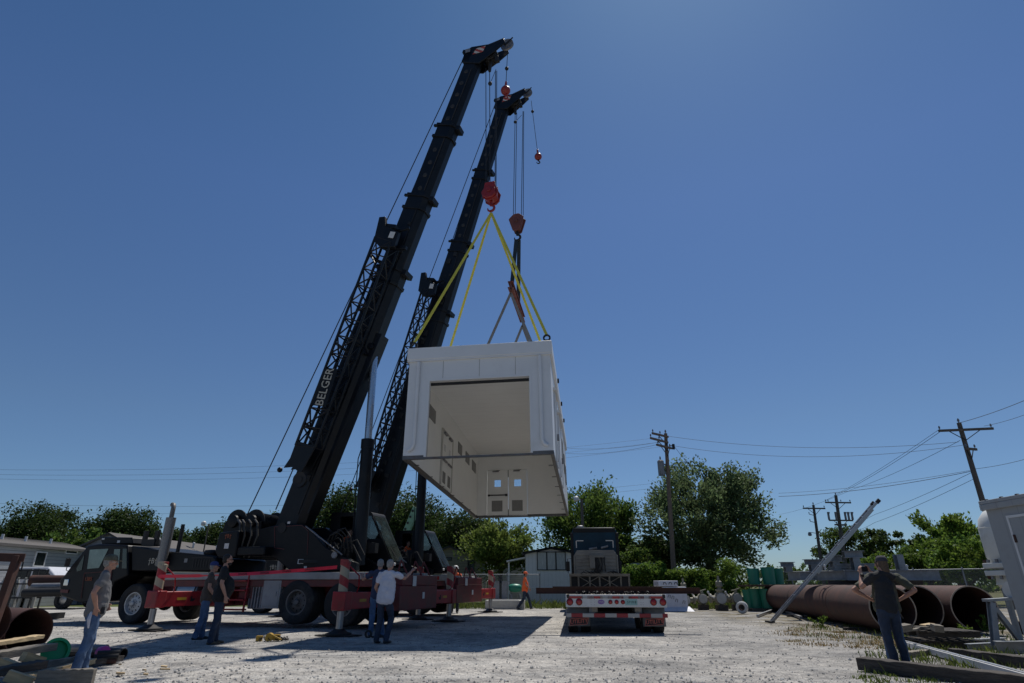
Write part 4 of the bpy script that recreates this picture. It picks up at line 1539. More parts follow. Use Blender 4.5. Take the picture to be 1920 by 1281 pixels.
for x, r in ((-1.19, .068), (-.95, .066), (.96, .066), (1.20, .068), (-.14, .042), (.02, .042), (.18, .042)):
    m = MB().lathe([(r * 1.12, .0), (r * 1.12, .012), (r, .016), (r * .9, .03), (r * .5, .04), (0, .042)], (x, -.0125, .765), (0, -1, 0), 22)
    lp = m.build('tail_lamp', 'lampred', rp)
    m = MB().lathe([(r * 1.13, 0), (r * 1.28, .0), (r * 1.28, .014), (r * 1.13, .014)], (x, -.0125, .765), (0, -1, 0), 22, True)
    m.build('lamp_ring', 'dark', lp)
for x in (-TW + .06, TW - .06):
    MB().ab((x - .035, -.0165, .86), (x + .035, -.0125, .945)).build('corner_marker', 'letterk', rp)
m = MB().lathe([(.055, 0), (.055, .004), (0, .005)], (0, 0, 0), (0, -1, 0), 20)
m.v = [(a * 1.6 - .38, b - .0125, c + .765) for a, b, c in m.v]
ov = m.build('maker_oval', 'purple', rp)
text('lettering', 'UTILITY', .042, (-.38, -.0195, .765), (1, 0, 0), (0, 0, 1), 'white', ov, .001)
pl = MB().ab((.24, -.0175, .69), (.55, -.0125, .835)).build('number_plate', 'teal', rp)
text('lettering', '5719 8', .085, (.405, -.0195, .76), (1, 0, 0), (0, 0, 1), 'letterk', pl, .001)
m = MB()
for x in (-.64, -.55, .64, .7):
    for z in (.70, .76, .82):
        m.cyl((x, -.012, z), (x, -.022, z), .008, n=6)
m.build('rivet', 'steel', rp)
m = MB().ab((-TW, .0, .40), (TW, .06, .495))
bp = m.build('rear_bumper', 'stripeh', tr, bevel=.006)
m = MB()
for x in (-.62, .58):
    m.ab((x - .08, .062, .40), (x + .08, .16, .89))
m.build('bumper_post', 'frame', bp)
for s in (-1, 1):
    x0, x1 = s * 1.26, s * .68
    m = MB()
    a, b = min(x0, x1), max(x0, x1)
    n = 8
    vs = []
    for i in range(n + 1):
        for j in range(5):
            x = a + (b - a) * i / n
            z = .66 - .48 * j / 4
            vs.append((x, .30 + .015 * math.sin(i * 1.4 + j) - .02 * j, z))
    fs = [(i * 5 + j, (i + 1) * 5 + j, (i + 1) * 5 + j + 1, i * 5 + j + 1) for i in range(n) for j in range(4)]
    m.add(vs, fs)
    mf = m.build('mud_flap', mat('flap_grey%d' % (s + 1), (.15, .15, .145), .7, var=.15, dirt=(.24, .23, .2), dirt_amt=.4), tr)
    so = mf.modifiers.new('s', 'SOLIDIFY')
    so.thickness = .012
    c = (a + b) / 2
    k = MB()
    k.prism([(c - .25, .205), (c + .21, .235), (c + .25, .385), (c - .21, .355)], .17, .178)
    pt_ = k.build('flap_badge', 'letterk', mf)
    k = MB()
    for q0, q1 in (((c - .25, .205), (c + .21, .235)), ((c - .21, .355), (c + .25, .385)), ((c - .25, .205), (c - .21, .355)), ((c + .21, .235), (c + .25, .385))):
        k.bar((q0[0], .166, q0[1]), (q1[0], .166, q1[1]), .01, .014, (0, 1, 0))
    k.build('badge_border', 'letterr', pt_)
    text('lettering', 'UTILITY', .13, (c, .163, .295), (1, 0, .09), (0, 0, 1), 'letterr', pt_, .002)
for y in (.95, 2.25):
    for s in (-1, 1):
        for x in (1.14, .80):
            e = empty('wheel')
            e.parent = tr
            m = MB()
            wdd = .27
            prf = [(.28, -.11), (.36, -.135), (.44, -.13), (.48, -.12)]
            for i in range(4):
                t = -.12 + i * .06
                prf += [(.485, t + .008), (.485, t + .048), (.472, t + .052), (.472, t + .058)]
            prf += [(.48, .125), (.44, .13), (.36, .135), (.28, .11)]
            m.lathe(prf, (s * x, y, .485), (1, 0, 0), 36, True)
            m.build('tyre', 'rubber', e, ang=28)
            MB().lathe([(.28, -.1), (.27, 0), (.2, .04), (0, .05)], (s * x, y, .485), (s, 0, 0), 20).build('rim', 'alu', e)
    MB().cyl((-1, y, .485), (1, y, .485), .07, n=12).build('axle', 'dark', tr)
# riser and raised front deck
m = MB()
m.ab((-TW, 10.42, 1.50), (TW, 13.6, 1.60))
m.ab((-TW, 10.42, .94), (TW, 10.48, 1.02))
for x in (-TW + .05, -.9, -.42, 0, .42, .9, TW - .05):
    m.ab((x - .035, 10.42, 1.02), (x + .035, 10.48, 1.50))
for a, b in ((-.9, 0), (0, .9)):
    m.bar((a + .04, 10.46, 1.04), (b - .04, 10.46, 1.48), .03, .05, (0, 1, 0))
    m.bar((a + .04, 10.455, 1.48), (b - .04, 10.455, 1.04), .03, .05, (0, 1, 0))
m.build('raised_front_deck', 'wood', tr, bevel=.006)
MB().ab((-TW + .02, 10.6, .95), (TW - .02, 10.7, 1.495)).build('riser_back', 'dark', tr)
# loose chains on the deck
rnd = random.Random(11)
m = MB()
for k in range(46):
    x, y = rnd.uniform(-1.0, 1.15), rnd.uniform(.15, .9)
    a = rnd.uniform(0, 6.28)
    m.lathe([(.028, -.012), (.045, -.012), (.045, .012), (.028, .012)], (x, y, .965 + rnd.random() * .02), (math.cos(a), math.sin(a), rnd.uniform(-.6, .6)), 9, True)
o = m.build('tie_down_chain', 'dark')
o.location, o.rotation_euler = TR.o, (0, 0, R(-5.8))
tag(o, 'dark loose tie-down chain heaped across the back edge of the trailer deck', 'chain')
def tw(x, y, z):
    return TR.o + TR.u * x + TR.v * y + V((0, 0, z))
for p0, p1, y, z, wd, h, lb in (((1005, 1106), (1312, 1106), .55, 1.03, .12, .15, 'long rusty steel beam lying crosswise on the back of the trailer'),
                                ((1036, 1098), (1240, 1098), 2.6, 1.04, .14, .18, 'thin rusty beam lying crosswise behind the long one on the trailer')):
    Z = tw(0, y, 0).y
    a, b = P(*p0, Z), P(*p1, Z)
    a.z = b.z = z
    o = MB().ibeam(a, b, wd, h, .014).build('steel_beam', 'rust')
    tag(o, lb, 'beam')
# tractor unit
tk = empty('semi_truck', tw(0, 14.0, 0), R(-5.8), 'dark blue sleeper tractor with a pale headache rack, hitched to the flatbed', 'truck')
q = lambda mb, n, m, par=tk, **k: mb.build(n, m, par, **k)
m = MB().prism([(-1.2, 1.05), (1.2, 1.05), (1.2, 3.45), (1.08, 3.78), (.9, 3.86), (-.9, 3.86), (-1.08, 3.78), (-1.2, 3.45)], .6, 3.1)
m.prism([(.6, 1.05), (6.0, 1.0), (6.0, 2.0), (4.6, 2.15), (4.0, 3.1), (3.0, 3.3), (3.0, 1.1)], -1.05, 1.05, 'x')
sl_ = q(m, 'sleeper_cab', 'blue', bevel=.10)
m = MB()
for a, b in (((-1.21, .58, 1.05), (-1.06, .62, 3.6)), ((1.06, .58, 1.05), (1.21, .62, 3.6)), ((-1.06, .58, 3.62), (1.06, .62, 3.84))):
    m.ab(a, b)
q(m, 'side_fairing', 'black', bevel=.03)
for s in (-1, 1):
    m = MB()
    m.ab((s * .92 - .022, .572, 2.88), (s * .92 + .022, .598, 3.22))
    m.ab((min(s * .90, s * .56), .572, 3.2), (max(s * .90, s * .56), .598, 3.24))
    q(m, 'reflective_corner', 'white', sl_)
m = MB().prism([(-1.05, 1.62), (1.05, 1.62), (1.05, 2.52), (.9, 2.75), (-.9, 2.75), (-1.05, 2.52)], .12, .2)
hr = q(m, 'headache_rack', 'rack', bevel=.01)
m = MB()
for i in range(6):
    m.ab((-.98, .10, 1.70 + i * .16), (.98, .118, 1.83 + i * .16))
m.ab((-1.08, .06, 1.6), (-1.02, .2, 2.5))
m.ab((1.02, .06, 1.6), (1.08, .2, 2.5))
q(m, 'rack_plank', 'rack', hr, bevel=.008)
m = MB().ab((-.3, -.12, 1.9), (-.05, .09, 2.5))
m.ab((-.3, -.10, 2.4), (.4, .09, 2.5))
q(m, 'rack_cabinet', 'rack', hr)
m = MB()
rnd = random.Random(3)
for k in range(9):
    x = rnd.uniform(-.05, .5)
    m.tube([(x, -.02, 2.4), (x + rnd.uniform(-.1, .1), -.1, 2.1), (x + rnd.uniform(-.1, .1), -.05, 1.75)], .028, 6)
for k in range(10):
    x = rnd.uniform(-.95, .9)
    m.tube([(x, -.02, 1.62 + rnd.random() * .2), (x + .15, -.06, 1.75), (x + .35, -.02, 1.62)], .02, 6)
q(m, 'hanging_chain', 'dark', hr)
m = MB()
m.cyl((-.3, .35, 2.8), (.1, .35, 2.86), .06)
m.cyl((.3, .35, 2.86), (.65, .35, 2.95), .05)
q(m, 'air_line', 'steel')
m = MB()
m.ab((-.45, -3.0, .78), (-.32, 5.5, 1.02))
m.ab((.32, -3.0, .78), (.45, 5.5, 1.02))
q(m, 'chassis', 'dark')
for y in (-1.9, -.5, 4.9):
    for s in (-1, 1):
        e = empty('wheel')
        e.parent = tk
        MB().lathe([(.3, -.26), (.42, -.28), (.5, -.25), (.52, -.2), (.52, .2), (.5, .25), (.42, .28), (.3, .26)], (s * .95, y, .52), (1, 0, 0), 28, True).build('tyre', 'rubber', e)
        MB().lathe([(.3, -.2), (.28, 0), (.1, .1), (0, .1)], (s * .95, y, .52), (s, 0, 0), 18).build('rim', 'alu', e)
for s in (-1, 1):
    m = MB().tube([(s * 1.2, 4.0, 2.5), (s * 1.42, 3.95, 2.5), (s * 1.42, 3.95, 1.75), (s * 1.2, 4.0, 1.75)], .02)
    m.box((s * 1.42, 3.93, 2.1), (.2, .08, .5))
    q(m, 'mirror', 'dark', bevel=.01)
m = MB().lathe([(.0, 0), (.16, 0), (.18, .04), (.17, .1), (.1, .14), (0, .15)], (-.68, 1.0, 3.86), (0, 0, 1), 18)
q(m, 'roof_beacon', 'steel')
# ------------------------------------------------------------------ ground
def ground_mat():
    m = bpy.data.materials.new('gravel_ground')
    m.use_nodes = True
    t = m.node_tree
    b = t.nodes['Principled BSDF']
    L_ = t.links.new
    tc = _n(t, 'ShaderNodeTexCoord')
    def noise(s, d=6, r=.6, stretch=None):
        n = _n(t, 'ShaderNodeTexNoise')
        n.inputs['Scale'].default_value = s
        n.inputs['Detail'].default_value = d
        n.inputs['Roughness'].default_value = r
        if stretch:
            mp = _n(t, 'ShaderNodeMapping')
            mp.inputs['Scale'].default_value = stretch
            mp.inputs['Rotation'].default_value = (0, 0, R(20))
            L_(tc.outputs['Object'], mp.inputs[0])
            L_(mp.outputs[0], n.inputs['Vector'])
        else:
            L_(tc.outputs['Object'], n.inputs['Vector'])
        return n.outputs['Fac']
    def ramp(f, a, b_, c0, c1):
        r = _n(t, 'ShaderNodeValToRGB')
        r.color_ramp.elements[0].position, r.color_ramp.elements[1].position = a, b_
        r.color_ramp.elements[0].color, r.color_ramp.elements[1].color = tuple(c0) + (1,), tuple(c1) + (1,)
        L_(f, r.inputs[0])
        return r.outputs[0]
    def mix(f, a, b_, bt='MIX'):
        x = _n(t, 'ShaderNodeMix', data_type='RGBA', blend_type=bt)
        if isinstance(f, float):
            x.inputs[0].default_value = f
        else:
            L_(f, x.inputs[0])
        for k, s in ((6, a), (7, b_)):
            if isinstance(s, tuple):
                x.inputs[k].default_value = s + (1,)
            else:
                L_(s, x.inputs[k])
        return x.outputs[2]
    base = ramp(noise(.35, 10, .72), .40, .60, (.30, .294, .285), (.58, .555, .515))
    fine = ramp(noise(4.5, 10, .8), .36, .64, (.50, .50, .52), (1.25, 1.23, 1.19))
    col = mix(1.0, base, fine, 'MULTIPLY')
    grit = ramp(noise(26, 6, .85), .33, .62, (.42, .42, .44), (1.22, 1.21, 1.19))
    col = mix(.95, col, grit, 'MULTIPLY')
    vo = _n(t, 'ShaderNodeTexVoronoi')
    vo.inputs['Scale'].default_value = 15
    L_(tc.outputs['Object'], vo.inputs['Vector'])
    col = mix(.6, col, ramp(vo.outputs['Distance'], .06, .32, (.45, .45, .46), (1.08, 1.08, 1.07)), 'MULTIPLY')
    # wheel tracks of fine pale dust and darker loose stone
    tr_ = ramp(noise(.9, 6, .6, (.25, 2.2, 1)), .47, .66, (0, 0, 0), (1, 1, 1))
    col = mix(tr_, col, mix(.5, (.52, .505, .475), col))
    dk = ramp(noise(.8, 10, .78), .50, .66, (0, 0, 0), (.9, .9, .9))
    col = mix(dk, col, mix(1.0, col, (.58, .59, .61), 'MULTIPLY'))
    # masks by place
    sp = _n(t, 'ShaderNodeSeparateXYZ')
    L_(tc.outputs['Object'], sp.inputs[0])
    def rng(o, a, b_):
        r = _n(t, 'ShaderNodeMapRange')
        r.inputs[1].default_value, r.inputs[2].default_value = a, b_
        L_(o, r.inputs[0])
        return r.outputs[0]
    def mul(a, b_):
        x = _n(t, 'ShaderNodeMath', operation='MULTIPLY')
        L_(a, x.inputs[0])
        L_(b_, x.inputs[1])
        return x.outputs[0]
    def tof(c):
        x = _n(t, 'ShaderNodeRGBToBW')
        L_(c, x.inputs[0])
        return x.outputs[0]
    wob = noise(.5, 5)
    ad = _n(t, 'ShaderNodeMath', operation='MULTIPLY_ADD')
    L_(wob, ad.inputs[0])
    ad.inputs[1].default_value = 5
    L_(sp.outputs['Y'], ad.inputs[2])
    lawn = rng(ad.outputs[0], 37.5, 39.5)
    lc = ramp(noise(1.3, 6), .35, .65, (.05, .085, .02), (.12, .13, .045))
    col = mix(lawn, col, lc)
    ax_ = _n(t, 'ShaderNodeMath', operation='MULTIPLY_ADD')
    L_(wob, ax_.inputs[0])
    ax_.inputs[1].default_value = 3
    L_(sp.outputs['X'], ax_.inputs[2])
    right = rng(ax_.outputs[0], 8.6, 10.2)
    grey_side = mul(rng(ax_.outputs[0], 2.0, 7.0), tof(ramp(noise(.5, 6, .6), .3, .6, (.45, .45, .45), (1, 1, 1))))
    col = mix(grey_side, col, mix(1.0, col, (.74, .75, .77), 'MULTIPLY'))
    dirt = mul(right, tof(ramp(noise(1.1, 7, .7), .40, .60, (0, 0, 0), (.9, .9, .9))))
    col = mix(dirt, col, ramp(noise(5, 6), .35, .65, (.10, .085, .05), (.19, .155, .09)))
    L_(col, b.inputs['Base Color'])
    b.inputs['Roughness'].default_value = .95
    b.inputs['Specular IOR Level'].default_value = .15
    bp = _n(t, 'ShaderNodeBump')
    bp.inputs['Strength'].default_value = .8
    bp.inputs['Distance'].default_value = .035
    su = _n(t, 'ShaderNodeMath', operation='ADD')
    L_(noise(9, 8, .75), su.inputs[0])
    iv = _n(t, 'ShaderNodeMath', operation='MULTIPLY_ADD')
    L_(vo.outputs['Distance'], iv.inputs[0])
    iv.inputs[1].default_value = -.8
    iv.inputs[2].default_value = .5
    L_(iv.outputs[0], su.inputs[1])
    L_(su.outputs[0], bp.inputs['Height'])
    L_(bp.outputs[0], b.inputs['Normal'])
    return m

M['ground'] = ground_mat()
xs = sorted(set([-900, -500, -250, -120, -80, -60, -45] + [round(-36 + i * .45, 3) for i in range(161)] + [45, 60, 80, 120, 250, 500, 900]))
ys = sorted(set([-60, -20, 0, 4] + [round(6 + i * .32 * (1 + i * .006), 3) for i in range(90)] + [80, 110, 150, 220, 350, 600, 1000, 1800]))
from mathutils import noise as mn
def gz(x, y):
    if abs(x) > 36 or y > 45 or y < 4:
        return 0.0
    return .022 * mn.noise(V((x * .55, y * .55, 1.3))) + .012 * mn.noise(V((x * 1.7, y * 1.7, 7.1)))
vs = [(x, y, gz(x, y) - .006) for y in ys for x in xs]
nx = len(xs)
fs = [(j * nx + i, j * nx + i + 1, (j + 1) * nx + i + 1, (j + 1) * nx + i) for j in range(len(ys) - 1) for i in range(nx - 1)]
g = raw('ground', vs, fs, 'ground')
g.data.polygons.foreach_set('use_smooth', [True] * len(fs))
structure(g)

# loose stones nobody could count
rng_ = np.random.default_rng(4)
def stones(n, name, mt):
    pv, pf = [], []
    ico = [(0, 0, 1), (.9, 0, .1), (.28, .85, .1), (-.72, .53, .1), (-.72, -.53, .1), (.28, -.85, .1), (0, 0, -.5)]
    icf = [(0, i, i % 5 + 1) for i in range(1, 6)] + [(6, i % 5 + 1, i) for i in range(1, 6)]
    for k in range(n):
        z = 8.6 + 17 * rng_.random() ** 1.7
        x = (rng_.random() * 2 - 1) * .86 * z
        s = .006 + .026 * rng_.random() ** 6
        a = rng_.random() * 6.28
        ca, sa = math.cos(a), math.sin(a)
        k0 = len(pv)
        zz = gz(x, z)
        for p in ico:
            q = [c * s * (.7 + .6 * rng_.random()) for c in p]
            pv.append((x + q[0] * ca - q[1] * sa * .8, z + q[0] * sa + q[1] * ca * .8, zz + q[2] * .7))
        pf += [tuple(i + k0 for i in f) for f in icf]
    o = raw(name, pv, pf, mt)
    o['kind'] = 'stuff'
    return o
M['stone'] = mat('loose_stone', (.30, .295, .285), .9, var=.2, island=.5)
stones(20000, 'gravel', 'stone')

# ------------------------------------------------------------------ vegetation
def leaves(rng, centres, radii, n, size, up=0.0, flat=.55, core=None):
    """n leaf faces scattered in soft clumps"""
    k = rng.integers(0, len(centres), n)
    c = np.asarray(centres)[k]
    r = np.asarray(radii)[k][:, None]
    d = rng.normal(size=(n, 3))
    d /= np.linalg.norm(d, axis=1, keepdims=True)
    p = c + d * r * (rng.random((n, 1)) ** .6) * np.array([1, 1, .85])
    if up:
        sp = c - core
        sp /= np.linalg.norm(sp, axis=1, keepdims=True) + 1e-6
        sp = sp + np.array([0, 0, .7])
        sp /= np.linalg.norm(sp, axis=1, keepdims=True)
        p += sp * (rng.random((n, 1)) - .3) * r * up
        a = sp + rng.normal(size=(n, 3)) * .55
    else:
        a = rng.normal(size=(n, 3))
    a /= np.linalg.norm(a, axis=1, keepdims=True)
    b = np.cross(a, rng.normal(size=(n, 3)))
    b /= np.linalg.norm(b, axis=1, keepdims=True) + 1e-9
    s = size * (.6 + .8 * rng.random((n, 1)))
    q = np.stack([p - a * s * .5, p + b * s * flat * .5, p + a * s * .5, p - b * s * flat * .5], 1).reshape(-1, 3)
    f = np.arange(n * 4).reshape(-1, 4)
    return q, f

def mesh_np(name, v, f, m, parent=None):
    me = bpy.data.meshes.new(name)
    me.vertices.add(len(v))
    me.vertices.foreach_set('co', np.ascontiguousarray(v, dtype=np.float32).ravel())
    me.loops.add(f.size)
    me.loops.foreach_set('vertex_index', np.ascontiguousarray(f, dtype=np.int32).ravel())
    me.polygons.add(len(f))
    me.polygons.foreach_set('loop_start', np.arange(0, f.size, f.shape[1], dtype=np.int32))
    me.polygons.foreach_set('loop_total', np.full(len(f), f.shape[1], dtype=np.int32))
    me.update(calc_edges=True)
    me.materials.append(M[m])
    o = bpy.data.objects.new(name, me)
    COL.objects.link(o)
    if parent:
        o.parent = parent
    return o

def tree(label, px, top, wpx, Z, bot=1075, m='leafd', n=5000, size=.34, seed=1, clumps=46, up=0.0, depth=None, trunk=.2, shape=1.0, group='trees round the yard', rc=.36, gaps=0.0, name='tree', cat='tree', limbs=9):
    rng = np.random.default_rng(seed)
    b = P(px, 1090, Z)
    ht = P(px, top, Z).z
    hb_ = max(.3, P(px, bot, Z).z)
    dcam = Z * CP + ((ht + hb_) / 2 - 1.2) * SP
    rx = wpx / 2 / F * dcam
    ry = depth or rx
    rz = (ht - hb_) / 2
    core = np.array([0, 0, (ht + hb_) / 2])
    cs = []
    while len(cs) < clumps:
        d = rng.normal(size=3)
        d /= np.linalg.norm(d)
        r = rng.random() ** .4
        lump = 1 + .16 * math.sin(3 * math.atan2(d[1], d[0]) + seed) + .12 * math.sin(5 * d[2] + seed * 2)
        q = d * r * .80 * lump
        q = np.sign(q) * np.abs(q) ** .82
        if shape != 1.0:                      # narrower toward the top or toward the base
            q[:2] *= 1 + (shape - 1) * (q[2] + 1) / 2
        if gaps and rng.random() < gaps and r < .8:
            continue
        cs.append(core + q * np.array([rx, ry, rz]))
    cs = np.array(cs)
    rad = np.minimum(rx, rz) * rc * (.6 + .8 * rng.random(len(cs)))
    v, f = leaves(rng, cs, rad, n, size, up, .55, core)
    v[:, 2] = np.maximum(v[:, 2], .15)
    root = empty(name, (b.x, b.y, 0), 0, label, cat, group)
    mesh_np('crown', v, f, m, root)
    mb = MB()
    tr0 = min(trunk, (ht - hb_) * .035 + .03)
    hj = hb_ + (ht - hb_) * .30
    mb.tube([(0, 0, -.05), (.04, 0, hb_ * .5), (-.05, .05, hj), (.05, 0, core[2] + rz * .3)], [tr0 * 1.25, tr0, tr0 * .75, tr0 * .25], 9)
    for i in rng.choice(len(cs), min(limbs, len(cs)), replace=False):
        c = cs[i]
        z0 = hb_ * .8 + (hj - hb_ * .8) * rng.random()
        mid = V((c[0] * .45, c[1] * .45, z0 + (c[2] - z0) * .6))
        mb.tube([(0, 0, z0), mid, tuple(c)], [tr0 * .45, tr0 * .28, .03], 6)
    mb.build('trunk', 'bark', root)
    return root

T = tree
T('broad dark tree above the grey mobile home at the far left', 50, 951, 185, 62, 1075, 'leafk', 34000, .25, 1, 110, rc=.5)
T('rounded dark tree behind the gabled grey home, right of the broad dark one', 205, 953, 122, 60, 1070, 'leafk', 24000, .25, 2, 90, rc=.5)
T('low yellow-green tree between the two big dark trees at the left', 150, 985, 120, 56, 1070, 'leafm', 5000, .34, 3, 40)
T('dark tree seen between the chrome exhaust stack and the winches', 398, 974, 112, 60, 1075, 'leafk', 20000, .24, 4, 70, rc=.5)
T('low dark tree left of the exhaust stack, under the power wires', 285, 992, 130, 66, 1070, 'leafk', 13000, .27, 5, 50, rc=.5)
T('small dark tree just right of the exhaust stack', 335, 992, 80, 64, 1070, 'leafk', 6000, .29, 55, 30, rc=.5)
T('loose mid green tree behind the winches of the nearer crane', 515, 956, 100, 58, 1075, 'leafm', 5000, .34, 6, 30)
T('tall dark tree between the two crane booms', 642, 909, 150, 56, 1085, 'leafk', 32000, .24, 7, 110, rc=.5)
T('wide dark tree behind the two operator cabs, under the module\'s left edge', 765, 929, 145, 54, 1090, 'leafk', 32000, .24, 8, 110, rc=.5)
T('dark tree half hidden under the rear left corner of the module', 872, 955, 125, 52, 1090, 'leafk', 24000, .23, 9, 80, rc=.5)
T('light green loose tree directly under the module, left of the white home', 938, 972, 135, 44, 1082, 'leafy', 12000, .20, 10, 80, .5)
T('bushy mid green tree right behind the sleeper tractor', 1098, 912, 165, 50, 1085, 'leafm', 15000, .25, 11, 95, .7)
T('smaller mid green tree right of the tractor cab', 1165, 935, 90, 51, 1085, 'leafm', 8000, .26, 12, 46, .7)
T('low round bush-like tree between the tractor and the wooden pole', 1200, 1025, 110, 46, 1095, 'leafm', 6000, .22, 13, 40)
T('biggest tree, a broad silvery green maple beside the wooden pole', 1332, 866, 258, 46, 1090, 'leafg', 46000, .22, 14, 190, 1.2, rc=.19, limbs=24, trunk=.24)
T('dark low tree at the left foot of the maple', 1240, 1005, 110, 48, 1092, 'leafd', 7000, .26, 15, 44)
T('tiny distant green tree right of the maple above the green buckets', 1478, 1062, 40, 75, 1094, 'leafm', 1200, .34, 16, 16)
T('dark small tree behind the ladder and the twin poles', 1598, 988, 110, 62, 1088, 'leafd', 6500, .30, 17, 44, gaps=.3)
T('dark open-crowned tree behind the stacked grey beams', 1655, 985, 110, 60, 1075, 'leafd', 5000, .28, 18, 34, gaps=.4, rc=.26)
T('thin straggly tree with gaps, left of the bright green tree', 1705, 986, 66, 58, 1072, 'leafd', 2200, .28, 19, 18, gaps=.5, rc=.22)
T('bright green feathery tree at the right, above the chain-link fence', 1798, 962, 125, 42, 1070, 'leafb', 14000, .21, 20, 80, 1.1, rc=.26)
T('bright green thicket below the feathery tree along the fence', 1812, 1002, 170, 38, 1098, 'leafb', 12000, .19, 21, 75)
T('bright green bush behind the grey beam stack near the fence', 1670, 1030, 170, 44, 1098, 'leafb', 10000, .20, 22, 70)
T('mid green bush behind the fence, right of the beam stack', 1745, 1018, 110, 43, 1098, 'leafm', 7500, .21, 23, 50)

def hedge(label, x0, x1, Z, h0, h1, depth, m, n, size, seed):
    rng = np.random.default_rng(seed)
    cs, rad = [], []
    k = int((x1 - x0) * 8)
    for i in range(k):
        x = x0 + (x1 - x0) * rng.random()
        t = rng.random() ** 1.3
        top = h1 * (.86 + .16 * math.sin(x * 1.3 + seed) + .1 * rng.random())
        cs.append((x, Z + (rng.random() - .5) * depth, h0 + (top - h0) * t ** .7))
        rad.append(max(.42, h1 * .2) * (.6 + .8 * rng.random()))
    v, f = leaves(rng, np.array(cs), np.array(rad), n, size)
    v[:, 2] = np.maximum(v[:, 2], .02)
    root = empty('hedge', ((x0 + x1) / 2, Z, 0), 0, label, 'hedge')
    v[:, 0] -= (x0 + x1) / 2
    v[:, 1] -= Z
    mesh_np('leaves', v, f, m, root)
    mb = MB()
    for i in range(int((x1 - x0) * 1.6)):
        x = x0 + (x1 - x0) * rng.random() - (x0 + x1) / 2
        mb.tube([(x, 0, 0), (x + .1, .05, h1 * .25), (x - .1, 0, h1 * .5)], [.02, .015, .008], 5)
    mb.build('stems', 'bark', root)
    return root
hedge('long leafy green hedge behind the valves, between the tractor and the green buckets', 6.9, 13.2, 36.5, .1, 2.3, 1.6, 'leafb', 24000, .16, 3)
o = hedge('distant dark hedge of shrubs closing the view behind the yard', -60, -12, 72, .3, 4.2, 5, 'leafd', 9000, .5, 6)
hedge('distant low tree belt behind the right hand fence', 22, 75, 95, .3, 3.6, 6, 'leafm', 8000, .6, 7)
hedge('low distant shrubs behind the pale mobile home', -8, 22, 80, .3, 3.4, 6, 'leafm', 5000, .5, 8)

def blades(name, spots, n, h, m, spread):
    rng = np.random.default_rng(len(spots) + n)
    v, f = [], []
    for k in range(n):
        x, y, sc = spots[rng.integers(0, len(spots))]
        cx, cy = x + rng.normal() * spread * sc, y + rng.normal() * spread * sc
        z = gz(cx, cy) - .01
        a = rng.random() * 6.28
        hh = h * sc * (.4 + rng.random())
        wd = .006 + .006 * rng.random()
        lx, ly = math.cos(a) * hh * rng.random() * .8, math.sin(a) * hh * rng.random() * .8
        px_, py_ = -math.sin(a) * wd, math.cos(a) * wd
        i = len(v)
        v += [(cx - px_, cy - py_, z), (cx + px_, cy + py_, z), (cx + lx * .4 + px_, cy + ly * .4 + py_, z + hh * .6), (cx + lx, cy + ly, z + hh)]
        f.append((i, i + 1, i + 2, i + 3))
    o = mesh_np(name, np.array(v), np.array(f), m)
    o['kind'] = 'stuff'
    return o
rg = random.Random(8)
sp1 = []
for i in range(150):
    px, py = rg.uniform(1640, 1915), rg.uniform(1188, 1262)
    if px < 1720 and rg.random() < .55:
        continue
    p = G(px, py)
    sp1.append((p.x, p.y, rg.uniform(.4, 1.3)))
for i in range(60):
    p = G(rg.uniform(1490, 1760), rg.uniform(1160, 1196))
    sp1.append((p.x, p.y, rg.uniform(.5, 1.3)))
blades('grass', sp1, 3000, .11, 'grassm', .16)
sp2 = [(p.x, p.y, rg.uniform(.4, 1)) for p in (G(rg.uniform(1480, 1720), rg.uniform(1172, 1215)) for i in range(70))]
blades('dry_grass', sp2, 3500, .06, 'dryg', .22)
sp3 = [(rg.uniform(-6, 17), rg.uniform(33.2, 35.5), rg.uniform(.8, 1.6)) for i in range(300)]
blades('grass', sp3, 9000, .24, 'grassm', .2)
sp4 = [(p.x, p.y, rg.uniform(.3, .8)) for p in (G(rg.uniform(1600, 1900), rg.uniform(1258, 1281)) for i in range(26))]
blades('grass', sp4, 700, .08, 'grassm', .12)

def weed(px, py, h, seed, label):
    p = G(px, py)
    rng = np.random.default_rng(seed)
    e = empty('weed', (p.x, p.y, 0), 0, label, 'plant', 'weeds by the pipes')
    mb = MB()
    cs = []
    for i in range(4):
        a = rng.random() * 6.28
        t = (math.cos(a) * .12 * i, math.sin(a) * .12, h * (.6 + .4 * rng.random()))
        mb.tube([(0, 0, 0), (t[0] * .4, t[1] * .4, t[2] * .6), t], [.008, .006, .003], 5)
        for k in range(5):
            cs.append([t[0] * (k + 1) / 5, t[1] * (k + 1) / 5, t[2] * (.3 + .7 * (k + 1) / 5)])
    mb.build('stem', 'grassm', e)
    v, f = leaves(rng, np.array(cs), np.full(len(cs), .06), 160, .07)
    mesh_np('leaves', v, f, 'leafb', e)
weed(1852, 1192, .45, 1, 'leafy weed in front of the right hand pipe mouth, taller one')
weed(1815, 1198, .35, 2, 'leafy weed by the pallet in front of the right hand pipe')
weed(1542, 1176, .35, 3, 'leafy weed beside the long left pipe near the ladder foot')
weed(1880, 1190, .40, 4, 'leafy weed beside the grey steel leg at the far right')

# ------------------------------------------------------------------ buildings behind
def rp(px, py, pt, nrm):
    d = ray(px, py)
    nrm = V(nrm)
    return EYE + d * ((V(pt) - EYE).dot(nrm) / d.dot(nrm))

